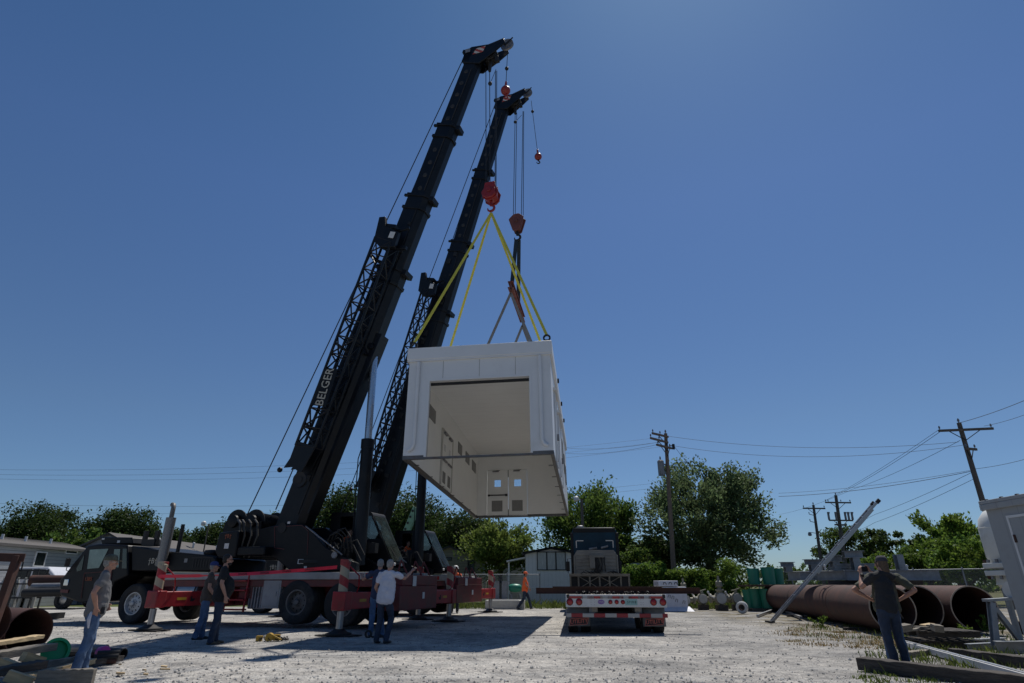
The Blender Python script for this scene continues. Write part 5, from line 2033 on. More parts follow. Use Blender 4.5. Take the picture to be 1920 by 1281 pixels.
def home(name, label, x0, x1, y0, y1, eave, ridge, wall, gable, roofm, cat='mobile home', axis='y'):
    e = empty(name, ((x0 + x1) / 2, y0, 0), 0, label, cat)
    dx = (x1 - x0) / 2
    dy = y1 - y0
    m = MB().prism([(-dx, 0), (dx, 0), (dx, eave), (0, ridge - .12), (-dx, eave)], 0.002, dy)
    m.build('wall', wall, e)
    if gable:
        m = MB().prism([(-dx - .01, 0), (dx + .01, 0), (dx + .01, eave - .02), (0, ridge - .14), (-dx - .01, eave - .02)], -.02, 0)
        m.build('gable_wall', gable, e)
    m = MB()
    o = .22
    k = (ridge - eave) / dx
    for s in (-1, 1):
        m.prism([(0, ridge), (s * (dx + o), eave - k * o), (s * (dx + o), eave - k * o - .14), (0, ridge - .14)], -.25, dy + .2)
    r = m.build('roof', roofm, e)
    return e, r

e1, r1 = home('mobile_home', 'long grey sided mobile home at the far left edge, its roof sloping away', -31.6, -27.4, 22, 40.2, 3.28, 3.72, 'siding', None, 'shingle')
X1 = -27.4
def sidewin(e, root_xy, X, px0, py0, px1, py1):
    a, b = rp(px0, py0, (X, 0, 0), (1, 0, 0)), rp(px1, py1, (X, 0, 0), (1, 0, 0))
    ox, oy = root_xy
    y0, y1 = sorted((a.y - oy, b.y - oy))
    z0, z1 = sorted((a.z, b.z))
    f = MB()
    x = X - ox
    f.ab((x + .001, y0 - .06, z0 - .06), (x + .05, y0, z1 + .06))
    f.ab((x + .001, y1, z0 - .06), (x + .05, y1 + .06, z1 + .06))
    f.ab((x + .001, y0, z1), (x + .05, y1, z1 + .06))
    f.ab((x + .001, y0, z0 - .06), (x + .05, y1, z0))
    if z1 - z0 > .9:
        f.ab((x + .001, y0, (z0 + z1) / 2 - .02), (x + .04, y1, (z0 + z1) / 2 + .02))
    w_ = f.build('window', 'trim', e)
    MB().ab((x + .001, y0, z0), (x + .02, y1, z1)).build('pane', 'dglass', w_)
sidewin(e1, (-29.5, 22), X1, 69, 1036, 80, 1061)
sidewin(e1, (-29.5, 22), X1, 124, 1033, 143, 1038)
m = MB().ab((2.1, 0, 0), (2.13, 18, .85))
m.build('skirting', 'siding', e1)
m = MB()
for y in (12.3, 14.0, 16.0):
    m.cyl((1.0, y - 0, 3.4), (1.0, y, 3.78), .07, n=8)
m.build('roof_vent', 'trim', r1)
e2, r2 = home('mobile_home', 'grey gabled mobile home behind the carrier cab of the nearer crane', -28.7, -24.55, 40.6, 62, 3.35, 4.35, 'siding', 'gable', 'shingle')
for y in (4, 9, 13, 17, 20):
    m = MB().cyl((1.0, y, 3.75), (1.0, y, 4.2), .08, n=8)
    m.ball((1.0, y, 4.2), .11, 8)
    m.build('roof_vent', 'trim', r2)
# pale home in the middle
e3, r3 = home('mobile_home', 'small pale mobile home with a triple window between the walking man and the tractor', .88, 4.2, 40, 54, 3.12, 3.42, 'trailerw', None, 'dark')
c3 = 2.54
def frontwin(e, cx, yf, px0, py0, px1, py1, bars=0, dark='dglass', curtain=False):
    a, b = rp(px0, py0, (0, yf, 0), (0, 1, 0)), rp(px1, py1, (0, yf, 0), (0, 1, 0))
    x0, x1, z0, z1 = a.x - cx, b.x - cx, b.z, a.z
    f = MB()
    f.ab((x0 - .05, -.05, z0 - .05), (x0, -.001, z1 + .05))
    f.ab((x1, -.05, z0 - .05), (x1 + .05, -.001, z1 + .05))
    f.ab((x0, -.05, z1), (x1, -.001, z1 + .05))
    f.ab((x0, -.05, z0 - .05), (x1, -.001, z0))
    for i in range(bars):
        q = x0 + (x1 - x0) * (i + 1) / (bars + 1)
        f.ab((q - .04, -.045, z0), (q + .04, -.001, z1))
    w_ = f.build('window', 'dark', e)
    MB().ab((x0, -.02, z0), (x1, -.002, z1)).build('pane', dark, w_)
    return w_
M['curtain'] = mat('curtained_pane', (.34, .36, .36), .25, var=.15, scale=3, stretch=(6, 1, 1))
frontwin(e3, c3, 40, 1008, 1036, 1060, 1068, 2, 'curtain')
MB().ab((-1.68, -.04, .1), (1.68, -.001, .95)).build('skirting', 'trailerw', e3)
m = MB()
m.ab((-1.7, -.06, .95), (1.7, -.001, 1.02))
m.bar((-1.9, -.2, 3.04), (0, -.2, 3.37), .06, .1, (0, 1, 0))
m.bar((0, -.2, 3.37), (1.9, -.2, 3.04), .06, .1, (0, 1, 0))
m.build('fascia', 'trim', e3)
m = MB()
m.bar((-1.67, 2.5, 2.78), (-2.9, 2.5, 2.55), 4.5, .09)
for y in (.5, 2.2):
    m.ab((-2.80, y, 0), (-2.70, y + .1, 2.5))
m.build('porch_roof', 'trim', e3)
# tan house behind the far crane
e4, r4 = home('house', 'low tan house with a small strip window behind the hard-hatted man', -7.3, -2.2, 47, 56, 2.9, 3.9, 'tan', None, 'shingle', 'house')
frontwin(e4, -4.75, 47, 828, 1046, 846, 1050)
frontwin(e4, -4.75, 47, 878, 1052, 888, 1075)
e5, r5 = home('house', 'low pale sided house behind the light green tree', -2.0, 1.2, 56, 64, 2.4, 3.3, 'siding', None, 'shingle', 'house')

# ------------------------------------------------------------------ fences
def fence_mat():
    m = bpy.data.materials.new('chain_link')
    m.use_nodes = True
    t = m.node_tree
    b = t.nodes['Principled BSDF']
    b.inputs['Base Color'].default_value = (.33, .34, .34, 1)
    b.inputs['Metallic'].default_value = .4
    b.inputs['Roughness'].default_value = .5
    tc = _n(t, 'ShaderNodeTexCoord')
    outs = []
    for dr in ((14, 0, 14), (14, 0, -14)):
        dp = _n(t, 'ShaderNodeVectorMath', operation='DOT_PRODUCT')
        dp.inputs[1].default_value = dr
        t.links.new(tc.outputs['Object'], dp.inputs[0])
        fr = _n(t, 'ShaderNodeMath', operation='FRACT')
        t.links.new(dp.outputs['Value'], fr.inputs[0])
        lt = _n(t, 'ShaderNodeMath', operation='LESS_THAN')
        lt.inputs[1].default_value = .08
        t.links.new(fr.outputs[0], lt.inputs[0])
        outs.append(lt.outputs[0])
    mx = _n(t, 'ShaderNodeMath', operation='MAXIMUM')
    t.links.new(outs[0], mx.inputs[0])
    t.links.new(outs[1], mx.inputs[1])
    t.links.new(mx.outputs[0], b.inputs['Alpha'])
    return m
M['mesh'] = fence_mat()
def fence(a, b, h, n, label):
    a, b = V(a), V(b)
    d = b - a
    e = empty('chain_link_fence', a, math.atan2(d.y, d.x), label, 'fence')
    L_ = d.length
    MB().quad((0, 0, .04), (L_, 0, .04), (L_, 0, h - .02), (0, 0, h - .02)).build('wire_mesh', 'mesh', e)
    for i in range(n + 1):
        x = L_ * i / n
        m = MB().cyl((x, .04, 0), (x, .04, h + .05), .032, n=8)
        m.ball((x, .04, h + .06), .042, 8)
        m.build('post', 'galv', e)
    MB().cyl((0, .04, h), (L_, .04, h), .022, n=8).build('top_rail', 'galv', e)
fence((15.8, 40.5, 0), (24.6, 30.5, 0), 1.9, 6, 'grey chain-link fence behind the pipes and grey beams at the right')
fence((-4.0, 35.6, 0), (1.6, 36.2, 0), 1.7, 3, 'grey chain-link fence behind the walking man in orange')

# ------------------------------------------------------------------ poles and wires
INS = {}
def insul(m, p, h=.22, r=.055):
    m.lathe([(r * .4, 0), (r * .4, h * .3), (r, h * .35), (r * .7, h * .55), (r, h * .6), (r * .6, h * .85), (r * .4, h), (0, h)], p, (0, 0, 1), 8)

def utility_pole(label, base, top, r, arms, m='poleg', extras=None, group='wooden utility poles'):
    base, top = V(base), V(top)
    e = empty('utility_pole', base, 0, label, 'utility pole', group)
    t = top - base
    MB().tube([(0, 0, -.05), t * .5, t], [r, r * .85, r * .68], 12).build('pole', m, e)
    for i, (z, x0, x1, ry, ins) in enumerate(arms):
        c = t * (z / t.z)
        a, b = c + V((x0, ry * x0, 0)) + V((0, -.16, 0)), c + V((x1, ry * x1, 0)) + V((0, -.16, 0))
        mb = MB().bar(a, b, .10, .13)
        ar = mb.build('crossarm', m, e)
        mb = MB()
        for s in (x0, x1):
            mb.bar(c + V((s * .55, ry * s * .55 - .13, -.06)), c + V((0, -.13, -.6)), .03, .04)
        mb.build('brace', 'dark', ar)
        for k in ins:
            q = a.lerp(b, k) + V((0, 0, .065))
            mb = MB()
            insul(mb, q)
            mb.build('insulator', 'steel', ar)
    mb = MB()
    insul(mb, t, .26, .07)
    mb.build('insulator', 'steel', e)
    return e, t

pr = P(1798, 793, 33)
eR, tR = utility_pole('tall dark utility pole with a long crossarm, standing behind the white shed at the right', (pr.x, 33, 0), pr, .17,
    [(pr.z - .45, -1.25, 1.5, -.2, (.03, .97)), (pr.z - 1.55, -.25, .55, .3, (.1, .9))])
pl_ = P(1248, 813, 40)
pb = P(1263, 1095, 40)
eL, tL = utility_pole('brown wooden pole with a grey transformer, standing left of the big maple', (pb.x, 40, 0), pl_, .17,
    [(pl_.z - .25, -1.2, .15, .8, (.05, .5)), (pl_.z - .65, -1.4, .1, .9, (.02, .5)), (pl_.z - 1.0, -.9, .4, .9, (.1, .9))], 'pole')
c = tL * ((tL.z - 2.35) / tL.z)
m = MB().cyl(c + V((-.46, -.05, -.55)), c + V((-.46, -.05, .4)), .22, n=18)
m.lathe([(.22, 0), (.16, .08), (0, .1)], c + V((-.46, -.05, .4)), (0, 0, 1), 18)
m.bar(c + V((-.3, 0, .2)), c + V((0, 0, .2)), .06, .1)
insul(m, c + V((-.46, -.05, .45)), .3, .06)
m.build('transformer', 'steel', eL)
m = MB()
m.box(tL + V((.42, -.1, -.95)), (.16, .14, .36))
m.bar(tL + V((.1, -.1, -.9)), tL + V((.4, -.1, -.9)), .04, .04)
m.build('fuse_cutout', 'dark', eL)
p1_ = P(1525, 947, 60)
eA, tA = utility_pole('thin grey utility pole with one crossarm and a yard lamp, behind the ladder', (P(1541, 1095, 60).x + .15, 60, 0), p1_, .17, [(p1_.z - .35, -1.2, 1.1, .1, (.03, .97))])
m = MB().tube([(tA.x * .7, 0, tA.z * .68), (tA.x * .7 - .7, -.1, tA.z * .68 + .1)], .03, 6)
m.lathe([(.1, 0), (.16, -.12), (.18, -.3), (.08, -.36), (0, -.36)][::-1], (tA.x * .7 - .8, -.1, tA.z * .68 + .12), (0, 0, 1), 12)
m.build('yard_lamp', 'steel', eA)
for k, z in enumerate((.88, .80)):
    m = MB().bar((tA.x * z, 0, tA.z * z), (tA.x * z - .55, -.05, tA.z * z + .12), .05, .05)
    insul(m, (tA.x * z - .55, -.05, tA.z * z + .12))
    m.build('side_bracket', 'steel', eA)
p2_ = P(1567, 929, 58)
eB, tB = utility_pole('grey utility pole carrying a double rack of cutouts, right of the thin lamp pole', (P(1586, 1095, 58).x + .1, 58, 0), p2_, .2,
    [(p2_.z - .7, -1.25, 1.35, .1, (.02, .12, .62, .98)), (p2_.z - 2.35, -1.1, 1.3, .1, (.03, .35, .7, .97)), (p2_.z - 2.75, -.6, .6, .1, (.2,))])
for i, x in enumerate((-1.05, -.35, .55, .85, 1.2)):
    c = tB * ((tB.z - 2.2) / tB.z) + V((x, -.2, 0))
    m = MB().cyl(c + V((0, 0, -.1)), c + V((.02, 0, .62)), .10, n=8)
    m.bar(c + V((-.1, -.1, .1)), c + V((.12, -.1, .6)), .05, .05)
    m.build('fuse_cutout', 'steel', eB)

def wire(pts, sag, r, label, group='overhead power wires', n=14):
    mb = MB()
    path = []
    for (a, b), s in zip(zip(pts, pts[1:]), sag):
        a, b = V(a), V(b)
        for i in range(n + 1):
            t = i / n
            if path and i == 0:
                continue
            path.append(a.lerp(b, t) - V((0, 0, s * 4 * t * (1 - t))))
    mb.tube(path, r, 5)
    o = mb.build('power_wire', 'wire')
    tag(o, label, 'wire', group)
PL = lambda px, py, Z: P(px, py, Z)
wire([PL(1252, 818, 40), PL(1797, 829, 33.2)], [.55], .011, 'sagging wire from the transformer pole top to the tall right pole, upper one')
wire([PL(1256, 835, 40), PL(1812, 834, 33.4)], [.75], .011, 'sagging wire from the transformer pole to the tall right pole, lower one')
wire([PL(1760, 806, 33), PL(1564, 929, 58)], [.15], .011, 'wire from the left end of the right pole\'s crossarm to the rack pole')
wire([PL(1768, 806, 33), PL(1548, 938, 60)], [.25], .013, 'wire from the right pole\'s crossarm to the thin lamp pole')
wire([PL(1800, 826, 33), PL(1600, 917, 60), PL(1460, 965, 95)], [.2, .3], .013, 'thin wire dropping left from below the right pole\'s crossarm')
wire([PL(1820, 884, 33), PL(1460, 931, 44)], [.25], .016, 'thick cable from midway on the right pole toward the maple')
wire([PL(1820, 882, 33), PL(1460, 925, 44)], [.2], .010, 'thin cable just above the thick cable to the maple')
wire([PL(1822, 886, 33), PL(1640, 965, 50), PL(1560, 1000, 70)], [.1, .1], .012, 'upper of two service wires falling from the right pole past the ladder top')
wire([PL(1826, 898, 33), PL(1640, 980, 50), PL(1590, 1000, 60)], [.1, .1], .012, 'lower of two service wires falling from the right pole past the ladder top')
wire([PL(1799, 793, 33), PL(1960, 734, 26)], [.1], .015, 'wire leaving the right pole top toward the upper right edge')
wire([PL(1845, 799, 33.4), PL(1960, 762, 26)], [.1], .011, 'wire leaving the right end of the crossarm toward the right edge')
wire([PL(1822, 880, 33), PL(1960, 850, 27)], [.1], .011, 'wire leaving midway on the right pole toward the right edge')
for k, (ya, yb, lb) in enumerate(((876, 866, 'highest of the long thin wires crossing the sky at the left'), (885, 877, 'second long thin wire crossing the sky at the left'), (893, 888, 'third long thin wire crossing the sky at the left'), (938, 941, 'low thin wire in front of the left treetops'), (951, 955, 'lowest thin wire in front of the left treetops'))):
    wire([PL(-60, ya + 4, 70), PL(560, yb + 6, 72), PL(1240, (820, 829, 838, 905, 914)[k], 78)], [.3, .5], .012, lb)
wire([PL(1247, 827, 40), PL(1060, 840, 60)], [.3], .011, 'wire running left from the transformer pole, upper one')
wire([PL(1236, 833, 40), PL(1060, 850, 60)], [.3], .011, 'wire running left from the transformer pole, lower one')
wire([PL(1265, 838, 40), PL(1300, 880, 41)], [.05], .012, 'short guy wire dropping right from the transformer pole into the maple')
# yard lamp posts
def lamp(label, px, top, bot, Z, r):
    t, b = P(px, top, Z), P(px, 1090, Z)
    e = empty('lamp_post', (b.x, b.y, 0), 0, label, 'lamp post')
    MB().tube([(0, 0, 0), (0, 0, t.z)], [r, r * .8], 10).build('post', 'poleg', e)
    m = MB().tube([(0, 0, t.z - .1), (-.35, -.1, t.z + .05)], .03, 6)
    m.lathe([(.0, 0), (.12, .02), (.20, .12), (.18, .3), (.07, .4), (0, .4)], (-.38, -.1, t.z - .2), (0, 0, 1), 14)
    m.build('lamp_head', 'white', e)
lamp('grey post with a white yard lamp rising behind the sleeper tractor', 1097, 936, 990, 43, .12)
lamp('thin post with a pale lamp right of the exhaust stack', 371, 982, 1030, 50, .06)
# ------------------------------------------------------------------ yard stock, right side
def one(mb, name, m, label, cat, group=None, loc=None, rz=0, **k):
    o = mb.build(name, m, None, **k)
    if loc is not None:
        o.location = loc
        o.rotation_euler = (0, 0, rz)
    tag(o, label, cat, group)
    return o

PD = V((.205, .979, 0))
def big_pipe(x, y, Lp, label, D=1.10):
    e = empty('steel_pipe', (x, y, 0), math.atan2(PD.y, PD.x), label, 'pipe', 'large rusty steel pipes')
    r = D / 2
    a, b = V((0, 0, .06 + r)), V((Lp, 0, .06 + r))
    MB().lathe([(r, .012), (r, Lp), (r - .03, Lp), (r - .03, .012)], a, (1, 0, 0), 56, True).build('pipe_wall', 'rust', e)
    MB().lathe([(r, 0), (r, .011), (r - .03, .011), (r - .03, 0)], a, (1, 0, 0), 56, True).build('bevelled_end', 'rim_edge', e)
    m = MB()
    for t in (4.0, 9.5):
        m.lathe([(r + .001, -.012), (r + .008, 0), (r + .001, .012)], a + V((t, 0, 0)), (1, 0, 0), 56)
    m.build('weld_seam', 'rust', e)
big_pipe(9.80, 16.5, 15.4, 'long rusty pipe whose open mouth is half hidden by the two men')
big_pipe(10.84, 17.0, 15.0, 'middle rusty pipe, its dark mouth set back between the two other pipe mouths')
big_pipe(11.92, 16.5, 15.0, 'rusty pipe with its round open mouth fully in view at the right of the pallet')
for i, (t, lb) in enumerate(((1.2, 'timber bearer under the near ends of the three rusty pipes'), (8.5, 'timber bearer under the middle of the three rusty pipes'))):
    c = V((10.95, 16.9, 0)) + PD * t
    one(MB().box((0, 0, .01), (3.6, .16, .10)), 'timber_bearer', 'woodd', lb, 'timber', None, c, math.atan2(PD.y, PD.x) - math.pi / 2)
# smaller pipes lying behind the white shed
for k, (y, z, r, lb, mt) in enumerate(((16.2, .66, .14, 'thin grey pipe on the rack behind the white shed, upper one', 'steel'), (15.6, .50, .15, 'thin brown pipe on the rack behind the white shed, middle one', 'rust'), (15.9, .20, .15, 'thin rusty pipe on the ground behind the white shed', 'rust'))):
    o = MB().pipe((12.9 - .2 * k, y, z), (19, y + 2, z), r, r - .015, 24).build('thin_pipe', mt)
    tag(o, lb, 'pipe', 'thin pipes by the shed')

# galvanised beams stacked across the pipes
ZB = 21.4
z0 = 1.17
for k, (x, ln, lb) in enumerate(((-.2, 3.4, 'dark timber across the pipes under the grey beams, nearer one'), (.5, 3.2, 'dark timber across the pipes under the grey beams, farther one'))):
    c = P(1640, 1092, ZB + .8 * k)
    one(MB().box((0, 0, 0), (3.0, .16, .14)), 'timber_bearer', 'woodd', lb, 'timber', None, (c.x, ZB + .8 * k, z0 + .07), R(-6))
def beam(p0, p1, Z0, Z1, z, wd, h, label, t=.02, grp='galvanised beams stacked on the pipes'):
    a, b = P(p0[0], p0[1], Z0), P(p1[0], p1[1], Z1)
    a.z = b.z = z
    tag(MB().ibeam(a, b, wd, h, t).build('steel_beam', 'galv'), label, 'beam', grp)
beam((1478, 1080), (1585, 1075), 24.0, 21.3, z0 + .30, .22, .30, 'slanting grey galvanised beam at the left front of the stack')
beam((1586, 1075), (1762, 1078), 21.35, 20.6, z0 + .30, .22, .32, 'straight grey galvanised beam along the right front of the stack')
beam((1500, 1078), (1720, 1078), 22.8, 22.2, z0 + .30, .2, .28, 'grey galvanised beam hidden behind the front ones in the stack')
rnd = random.Random(21)
for i, (px, lv) in enumerate(((1600, 0), (1600, 1), (1602, 2), (1603, 3))):
    for s, nm in ((0, 'left'), (1, 'right')):
        a = P(px - 45 + 44 * s, 1060, 22.2)
        b = P(px + 2 + 30 * s, 1060, 22.0)
        z = z0 + .50 + .055 * lv + .01 * s
        o = MB().box((0, 0, 0), ((b - a).length, .5, .045)).build('steel_plate', 'galv')
        o.location = (a + b) / 2
        o.location.z = z
        o.rotation_euler = (0, 0, R(rnd.uniform(-6, 6)))
        tag(o, '%s grey flat plate in the %s bundle on top of the galvanised beams' % (('lowest', 'second lowest', 'third', 'topmost')[lv], nm), 'steel plate', 'flat plates on the beam stack')
for k, (px, py0, py1, wpx, Z, lb) in enumerate(((1475, 1054, 1063, 25, 23.6, 'grey T-shaped column base at the far left of the stack'), (1522, 1049, 1059, 30, 22.8, 'grey T-shaped column base second from the left on the stack'),
                                          (1562, 1041, 1053, 30, 22.0, 'grey T-shaped column base behind the ladder'), (1599, 1033, 1046, 34, 21.6, 'tallest grey T-shaped column base, right of the ladder'))):
    a, b = P(px, py0, Z), P(px, py1, Z)
    wd = wpx / F * (Z * CP)
    e = empty('column_base', (a.x, Z, 0), 0, lb, 'steel part', 'galvanised column bases')
    zb = z0 + .46
    MB().ibeam((0, 0, zb), (0, 0, b.z), .24, .24, .02, (0, 1, 0)).build('stem', 'galv', e)
    MB().ibeam((-wd / 2, 0, (a.z + b.z) / 2), (wd / 2, 0, (a.z + b.z) / 2), .3, a.z - b.z, .02).build('head', 'galv', e)
a, b = P(1683, 1040, 21.5), P(1683, 1067, 21.5)
e = empty('column_base', (a.x, 21.5, 0), 0, 'short grey upright post standing at the right end of the beam stack', 'steel part')
MB().ibeam((0, 0, z0 + .47), (0, 0, a.z), .22, .24, .02, (0, 1, 0)).build('stem', 'galv', e)
for k, (px, py, lb) in enumerate(((1546, 1060, 'small white bolt standing on the left slanting beam'), (1700, 1062, 'small white bolt standing on the right straight beam'))):
    a = P(px, py, 21.2)
    m = MB().cyl((0, 0, 0), (0, 0, .12), .03, n=8)
    m.ball((0, 0, .13), .05, 8)
    one(m, 'bolt', 'white', lb, 'bolt', None, (a.x, 21.2, z0 + .46))

# aluminium extension ladder leaning over the stack
fa, ft = G(1448, 1169), P(1648, 938, 21.2)
fa2 = fa + V((.28, .34, 0))
off = V((.10, .40, .02))
lad = empty('extension_ladder', fa, 0, 'long aluminium extension ladder leaning up to the right over the grey beams', 'ladder')
d = ft - fa
m = MB()
m.bar((0, 0, .03), d, .028, .075, (-.4, 0, .9))
m.build('rail', 'alu', lad)
MB().bar(off, off + d * .985, .028, .075, (-.4, 0, .9)).build('rail', 'alu', lad)
m = MB()
nr = 17
for i in range(nr):
    t = (i + .6) / nr
    r_ = MB().cyl(d * t, d * t * .998 + off, .02, n=8).build('rung', 'alu', lad)
inn = d.normalized().cross(off).normalized() * -.055
for o_ in (V((0, 0, 0)) + off * .1, off * .9):
    MB().bar(o_ + inn + d * .40, o_ + inn + d * .93, .03, .07, (-.4, 0, .9)).build('fly_rail', 'alu', lad)
for o_, t in ((V((0, 0, 0)), 1), (off, .985)):
    MB().bar(o_ + d * (t - .022), o_ + d * (t + .004), .06, .12, (-.4, 0, .9)).build('end_cap', 'letterk', lad)
MB().box(off * .5 + V((-.04, 0, .03)), (.14, .5, .05)).build('foot', 'dark', lad)
for k, (p, q, lb) in enumerate((((1421, 1158), (1462, 1143), 'pale angle iron lying left of the ladder foot'), ((1468, 1146), (1503, 1163), 'dark angle iron lying right of the ladder foot under the pipe'), ((1476, 1143), (1512, 1158), 'second angle iron half under the pipe beside the ladder foot'))):
    a, b = G(*p), G(*q)
    o = MB().bar(a + V((0, 0, .06)), b + V((0, 0, .08)), .09, .09).build('angle_iron', 'alu' if k == 0 else 'steel')
    tag(o, lb, 'angle iron')

# green tubs on timber, in two tiers
def tub(px, bx, ztop, zbot, Z, dia, label):
    c = P(px, 1100, Z)
    e = empty('plastic_tub', (c.x, Z, zbot), 0, label, 'tub', 'green plastic tubs')
    h = ztop - zbot
    r = dia / 2
    MB().lathe([(0, 0), (r * .86, 0), (r * .96, h - .05), (r, h - .05), (r, h), (r * .93, h), (r * .83, .04), (0, .04)], (0, 0, 0), (0, 0, 1), 28).build('tub_body', 'green', e)
ZT = 31.0
zt = lambda py: P(1420, py, ZT).z
tub(1436, 0, zt(1104), .12, ZT - .2, .70, 'green tub on the ground, nearest one in the lower row')
tub(1415, 0, zt(1104), .12, ZT + .2, .66, 'green tub in the lower row, left of the nearest one')
tub(1402, 0, zt(1106), .12, ZT + .5, .62, 'green tub in the lower row farthest left, mostly hidden')
tub(1416, 0, zt(1066), zt(1096), ZT + .1, .60, 'green tub alone at the left of the upper row, sky beside it')
tub(1444, 0, zt(1064), zt(1096), ZT - .1, .66, 'larger green tub in the upper row, above the nearest lower tub')
tub(1461, 0, zt(1066), zt(1096), ZT + .3, .60, 'green tub at the right of the upper row, tucked against the larger one')
c = P(1430, 1100, ZT)
one(MB().box((0, 0, 0), (1.9, 1.5, .07)), 'board', 'rust', 'rusty brown board carrying the upper row of green tubs', 'board', None, (c.x, ZT, zt(1098.5)))
e = empty('pallet', (c.x, ZT, 0), 0, 'wooden pallet under the lower row of green tubs', 'pallet')
for y in (-.5, 0, .5):
    MB().box((0, y, .04), (1.7, .09, .08)).build('bearer', 'wood', e)
for i in range(7):
    MB().box((-.75 + i * .25, 0, .095), (.16, 1.2, .022)).build('slat', 'wood', e)

# beige valves standing in a row
def valve(px, py, r, Z, kind, label):
    c = P(px, py, Z)
    e = empty('gate_valve', (c.x, Z, 0), 0, label, 'valve', 'beige pipeline valves')
    zc = c.z
    m = MB().lathe([(0, -.16), (r * .8, -.16), (r * .85, -.1), (r, -.1), (r, .10), (r * .85, .1), (r * .8, .16), (0, .16)], (0, 0, zc), (0, 1, 0), 26)
    m.cyl((-r * 1.7, 0, zc), (r * 1.7, 0, zc), r * .42, n=16)
    m.build('body', 'beige', e)
    for s in (-1, 1):
        m = MB().lathe([(0, 0), (r * .72, 0), (r * .72, .07), (0, .07)], (s * r * 1.55, 0, zc), (s, 0, 0), 18)
        m.build('flange', 'beige', e)
    m = MB().lathe([(0, 0), (r * .82, 0), (r * .8, .01), (0, .01)], (0, -.165, zc), (0, -1, 0), 24)
    m.build('cover_plate', 'conc', e)
    m = MB()
    if kind:
        zt_ = P(px, kind, Z).z
        m.lathe([(r * .5, zc + r * .8), (r * .45, zc + r * 1.1), (r * .7, zc + r * 1.15), (r * .7, zc + r * 1.35), (r * .32, zc + r * 1.4), (r * .30, (zt_ + zc) / 2), (r * .55, (zt_ + zc) / 2 + .03), (r * .5, (zt_ + zc) / 2 + .25), (r * .22, (zt_ + zc) / 2 + .3), (r * .15, zt_), (0, zt_)], (0, 0, 0), (0, 0, 1), 16)
    else:
        m.cyl((0, 0, zc + r * .8), (0, 0, zc + r * 1.4), r * .3, n=12)
        m.tube([(-r * .9, -.1, zc + r * 1.3), (0, 0, zc + r * 1.45), (r * .9, .05, zc + r * 1.7)], .03, 6)
    m.build('stem', 'beige', e)
    m = MB().tube([(-r * 1.2, -.15, zc + .02), (-r * 1.9, -.25, zc + .12), (-r * 2.2, -.25, zc + .28)], .035, 6)
    m.ball((-r * 2.2, -.25, zc + .28), .06, 8)
    m.build('lever', 'white', e)
    m = MB().box((0, 0, (zc - r) / 2), (r * 1.6, .5, max(.05, zc - r)))
    m.build('stand', 'woodd', e)
ZV = 31.5
valve(1284, 1125, .27, ZV, 1084, 'leftmost beige valve, tall stem showing above the rusty beam end')
valve(1317, 1123, .26, ZV + .6, 0, 'beige valve second from the left with no tall stem')
valve(1351, 1122, .30, ZV, 1080, 'biggest beige valve with the tall ringed stem in the middle of the row')
valve(1381, 1122, .27, ZV + .2, 0, 'rightmost round beige valve with a forked lever on top')
c = G(1393, 1151)
e = empty('wheel_ring', (c.x, c.y, 0), R(-28), 'small white pneumatic tyre standing upright on the gravel before the valves', 'tyre')
MB().lathe([(.13, -.14), (.2, -.15), (.245, -.11), (.25, -.02), (.245, -.02), (.245, .02), (.25, .02), (.245, .11), (.2, .15), (.13, .14)], (0, 0, .25), (0, 1, 0), 30, True).build('tyre', 'white', e)
MB().lathe([(.131, -.12), (.12, -.02), (.12, .02), (.131, .12), (.10, .1), (.10, -.1)], (0, 0, .25), (0, 1, 0), 24, True).build('rim', 'rust', e)
c = G(1284, 1145)
e = empty('pipe_offcut', (c.x, c.y, 0), R(-20), 'short rusty ring of pipe standing below the leftmost beige valve', 'pipe')
MB().pipe((0, -.18, .19), (0, .18, .19), .19, .13, 24).build('pipe_wall', 'rust', e)

# wrapped white crate with printed marks behind the trailer
c = P(1265, 1100, 30)
zT = P(1265, 1090, 30).z
e = empty('wrapped_crate', (c.x, 30, 0), R(4), 'white wrapped crate with dark printed marks, right of the trailer behind the beam', 'crate')
b_ = MB().box((.0, .4, (zT - .25) / 2 + .02), (1.12, .8, zT - .28)).build('wrapped_body', 'tarp', e, bevel=.03)
m = MB().box((-.3, .4, zT - .10), (.95, .8, .25))
m.build('top_carton', 'tarp', e, bevel=.02)
m = MB()
rnd = random.Random(9)
for i in range(5):
    x, z = -.38 + i * .17, .35 + rnd.random() * .55
    m.tube([(x, -.004, z), (x + .05, -.006, z + .12), (x + .13, -.006, z + .10), (x + .1, -.006, z - .02)], .012, 5)
for i in range(3):
    x = -.55 + i * .27
    m.tube([(x, -.004, zT - .14), (x + .04, -.006, zT - .06), (x + .12, -.006, zT - .06), (x + .16, -.006, zT - .15)], .016, 5)
m.build('printed_mark', 'letterk', e)
m = MB().quad((-.7, -.25, .02), (.75, -.28, .02), (.62, -.0, .22), (-.58, 0, .18))
m.build('loose_wrap', 'tarp', e)
c = P(1210, 1090, 44)
e = empty('shelter', (c.x, 44, 0), 0, 'small grey low roofed shelter among the bushes left of the pole foot', 'shelter')
MB().box((0, 0, P(1210, 1058, 44).z), (1.7, 1.0, .12)).build('roof', 'galv', e)
for s in (-.7, .7):
    MB().cyl((s, 0, 0), (s, 0, P(1210, 1058, 44).z), .05).build('post', 'galv', e)

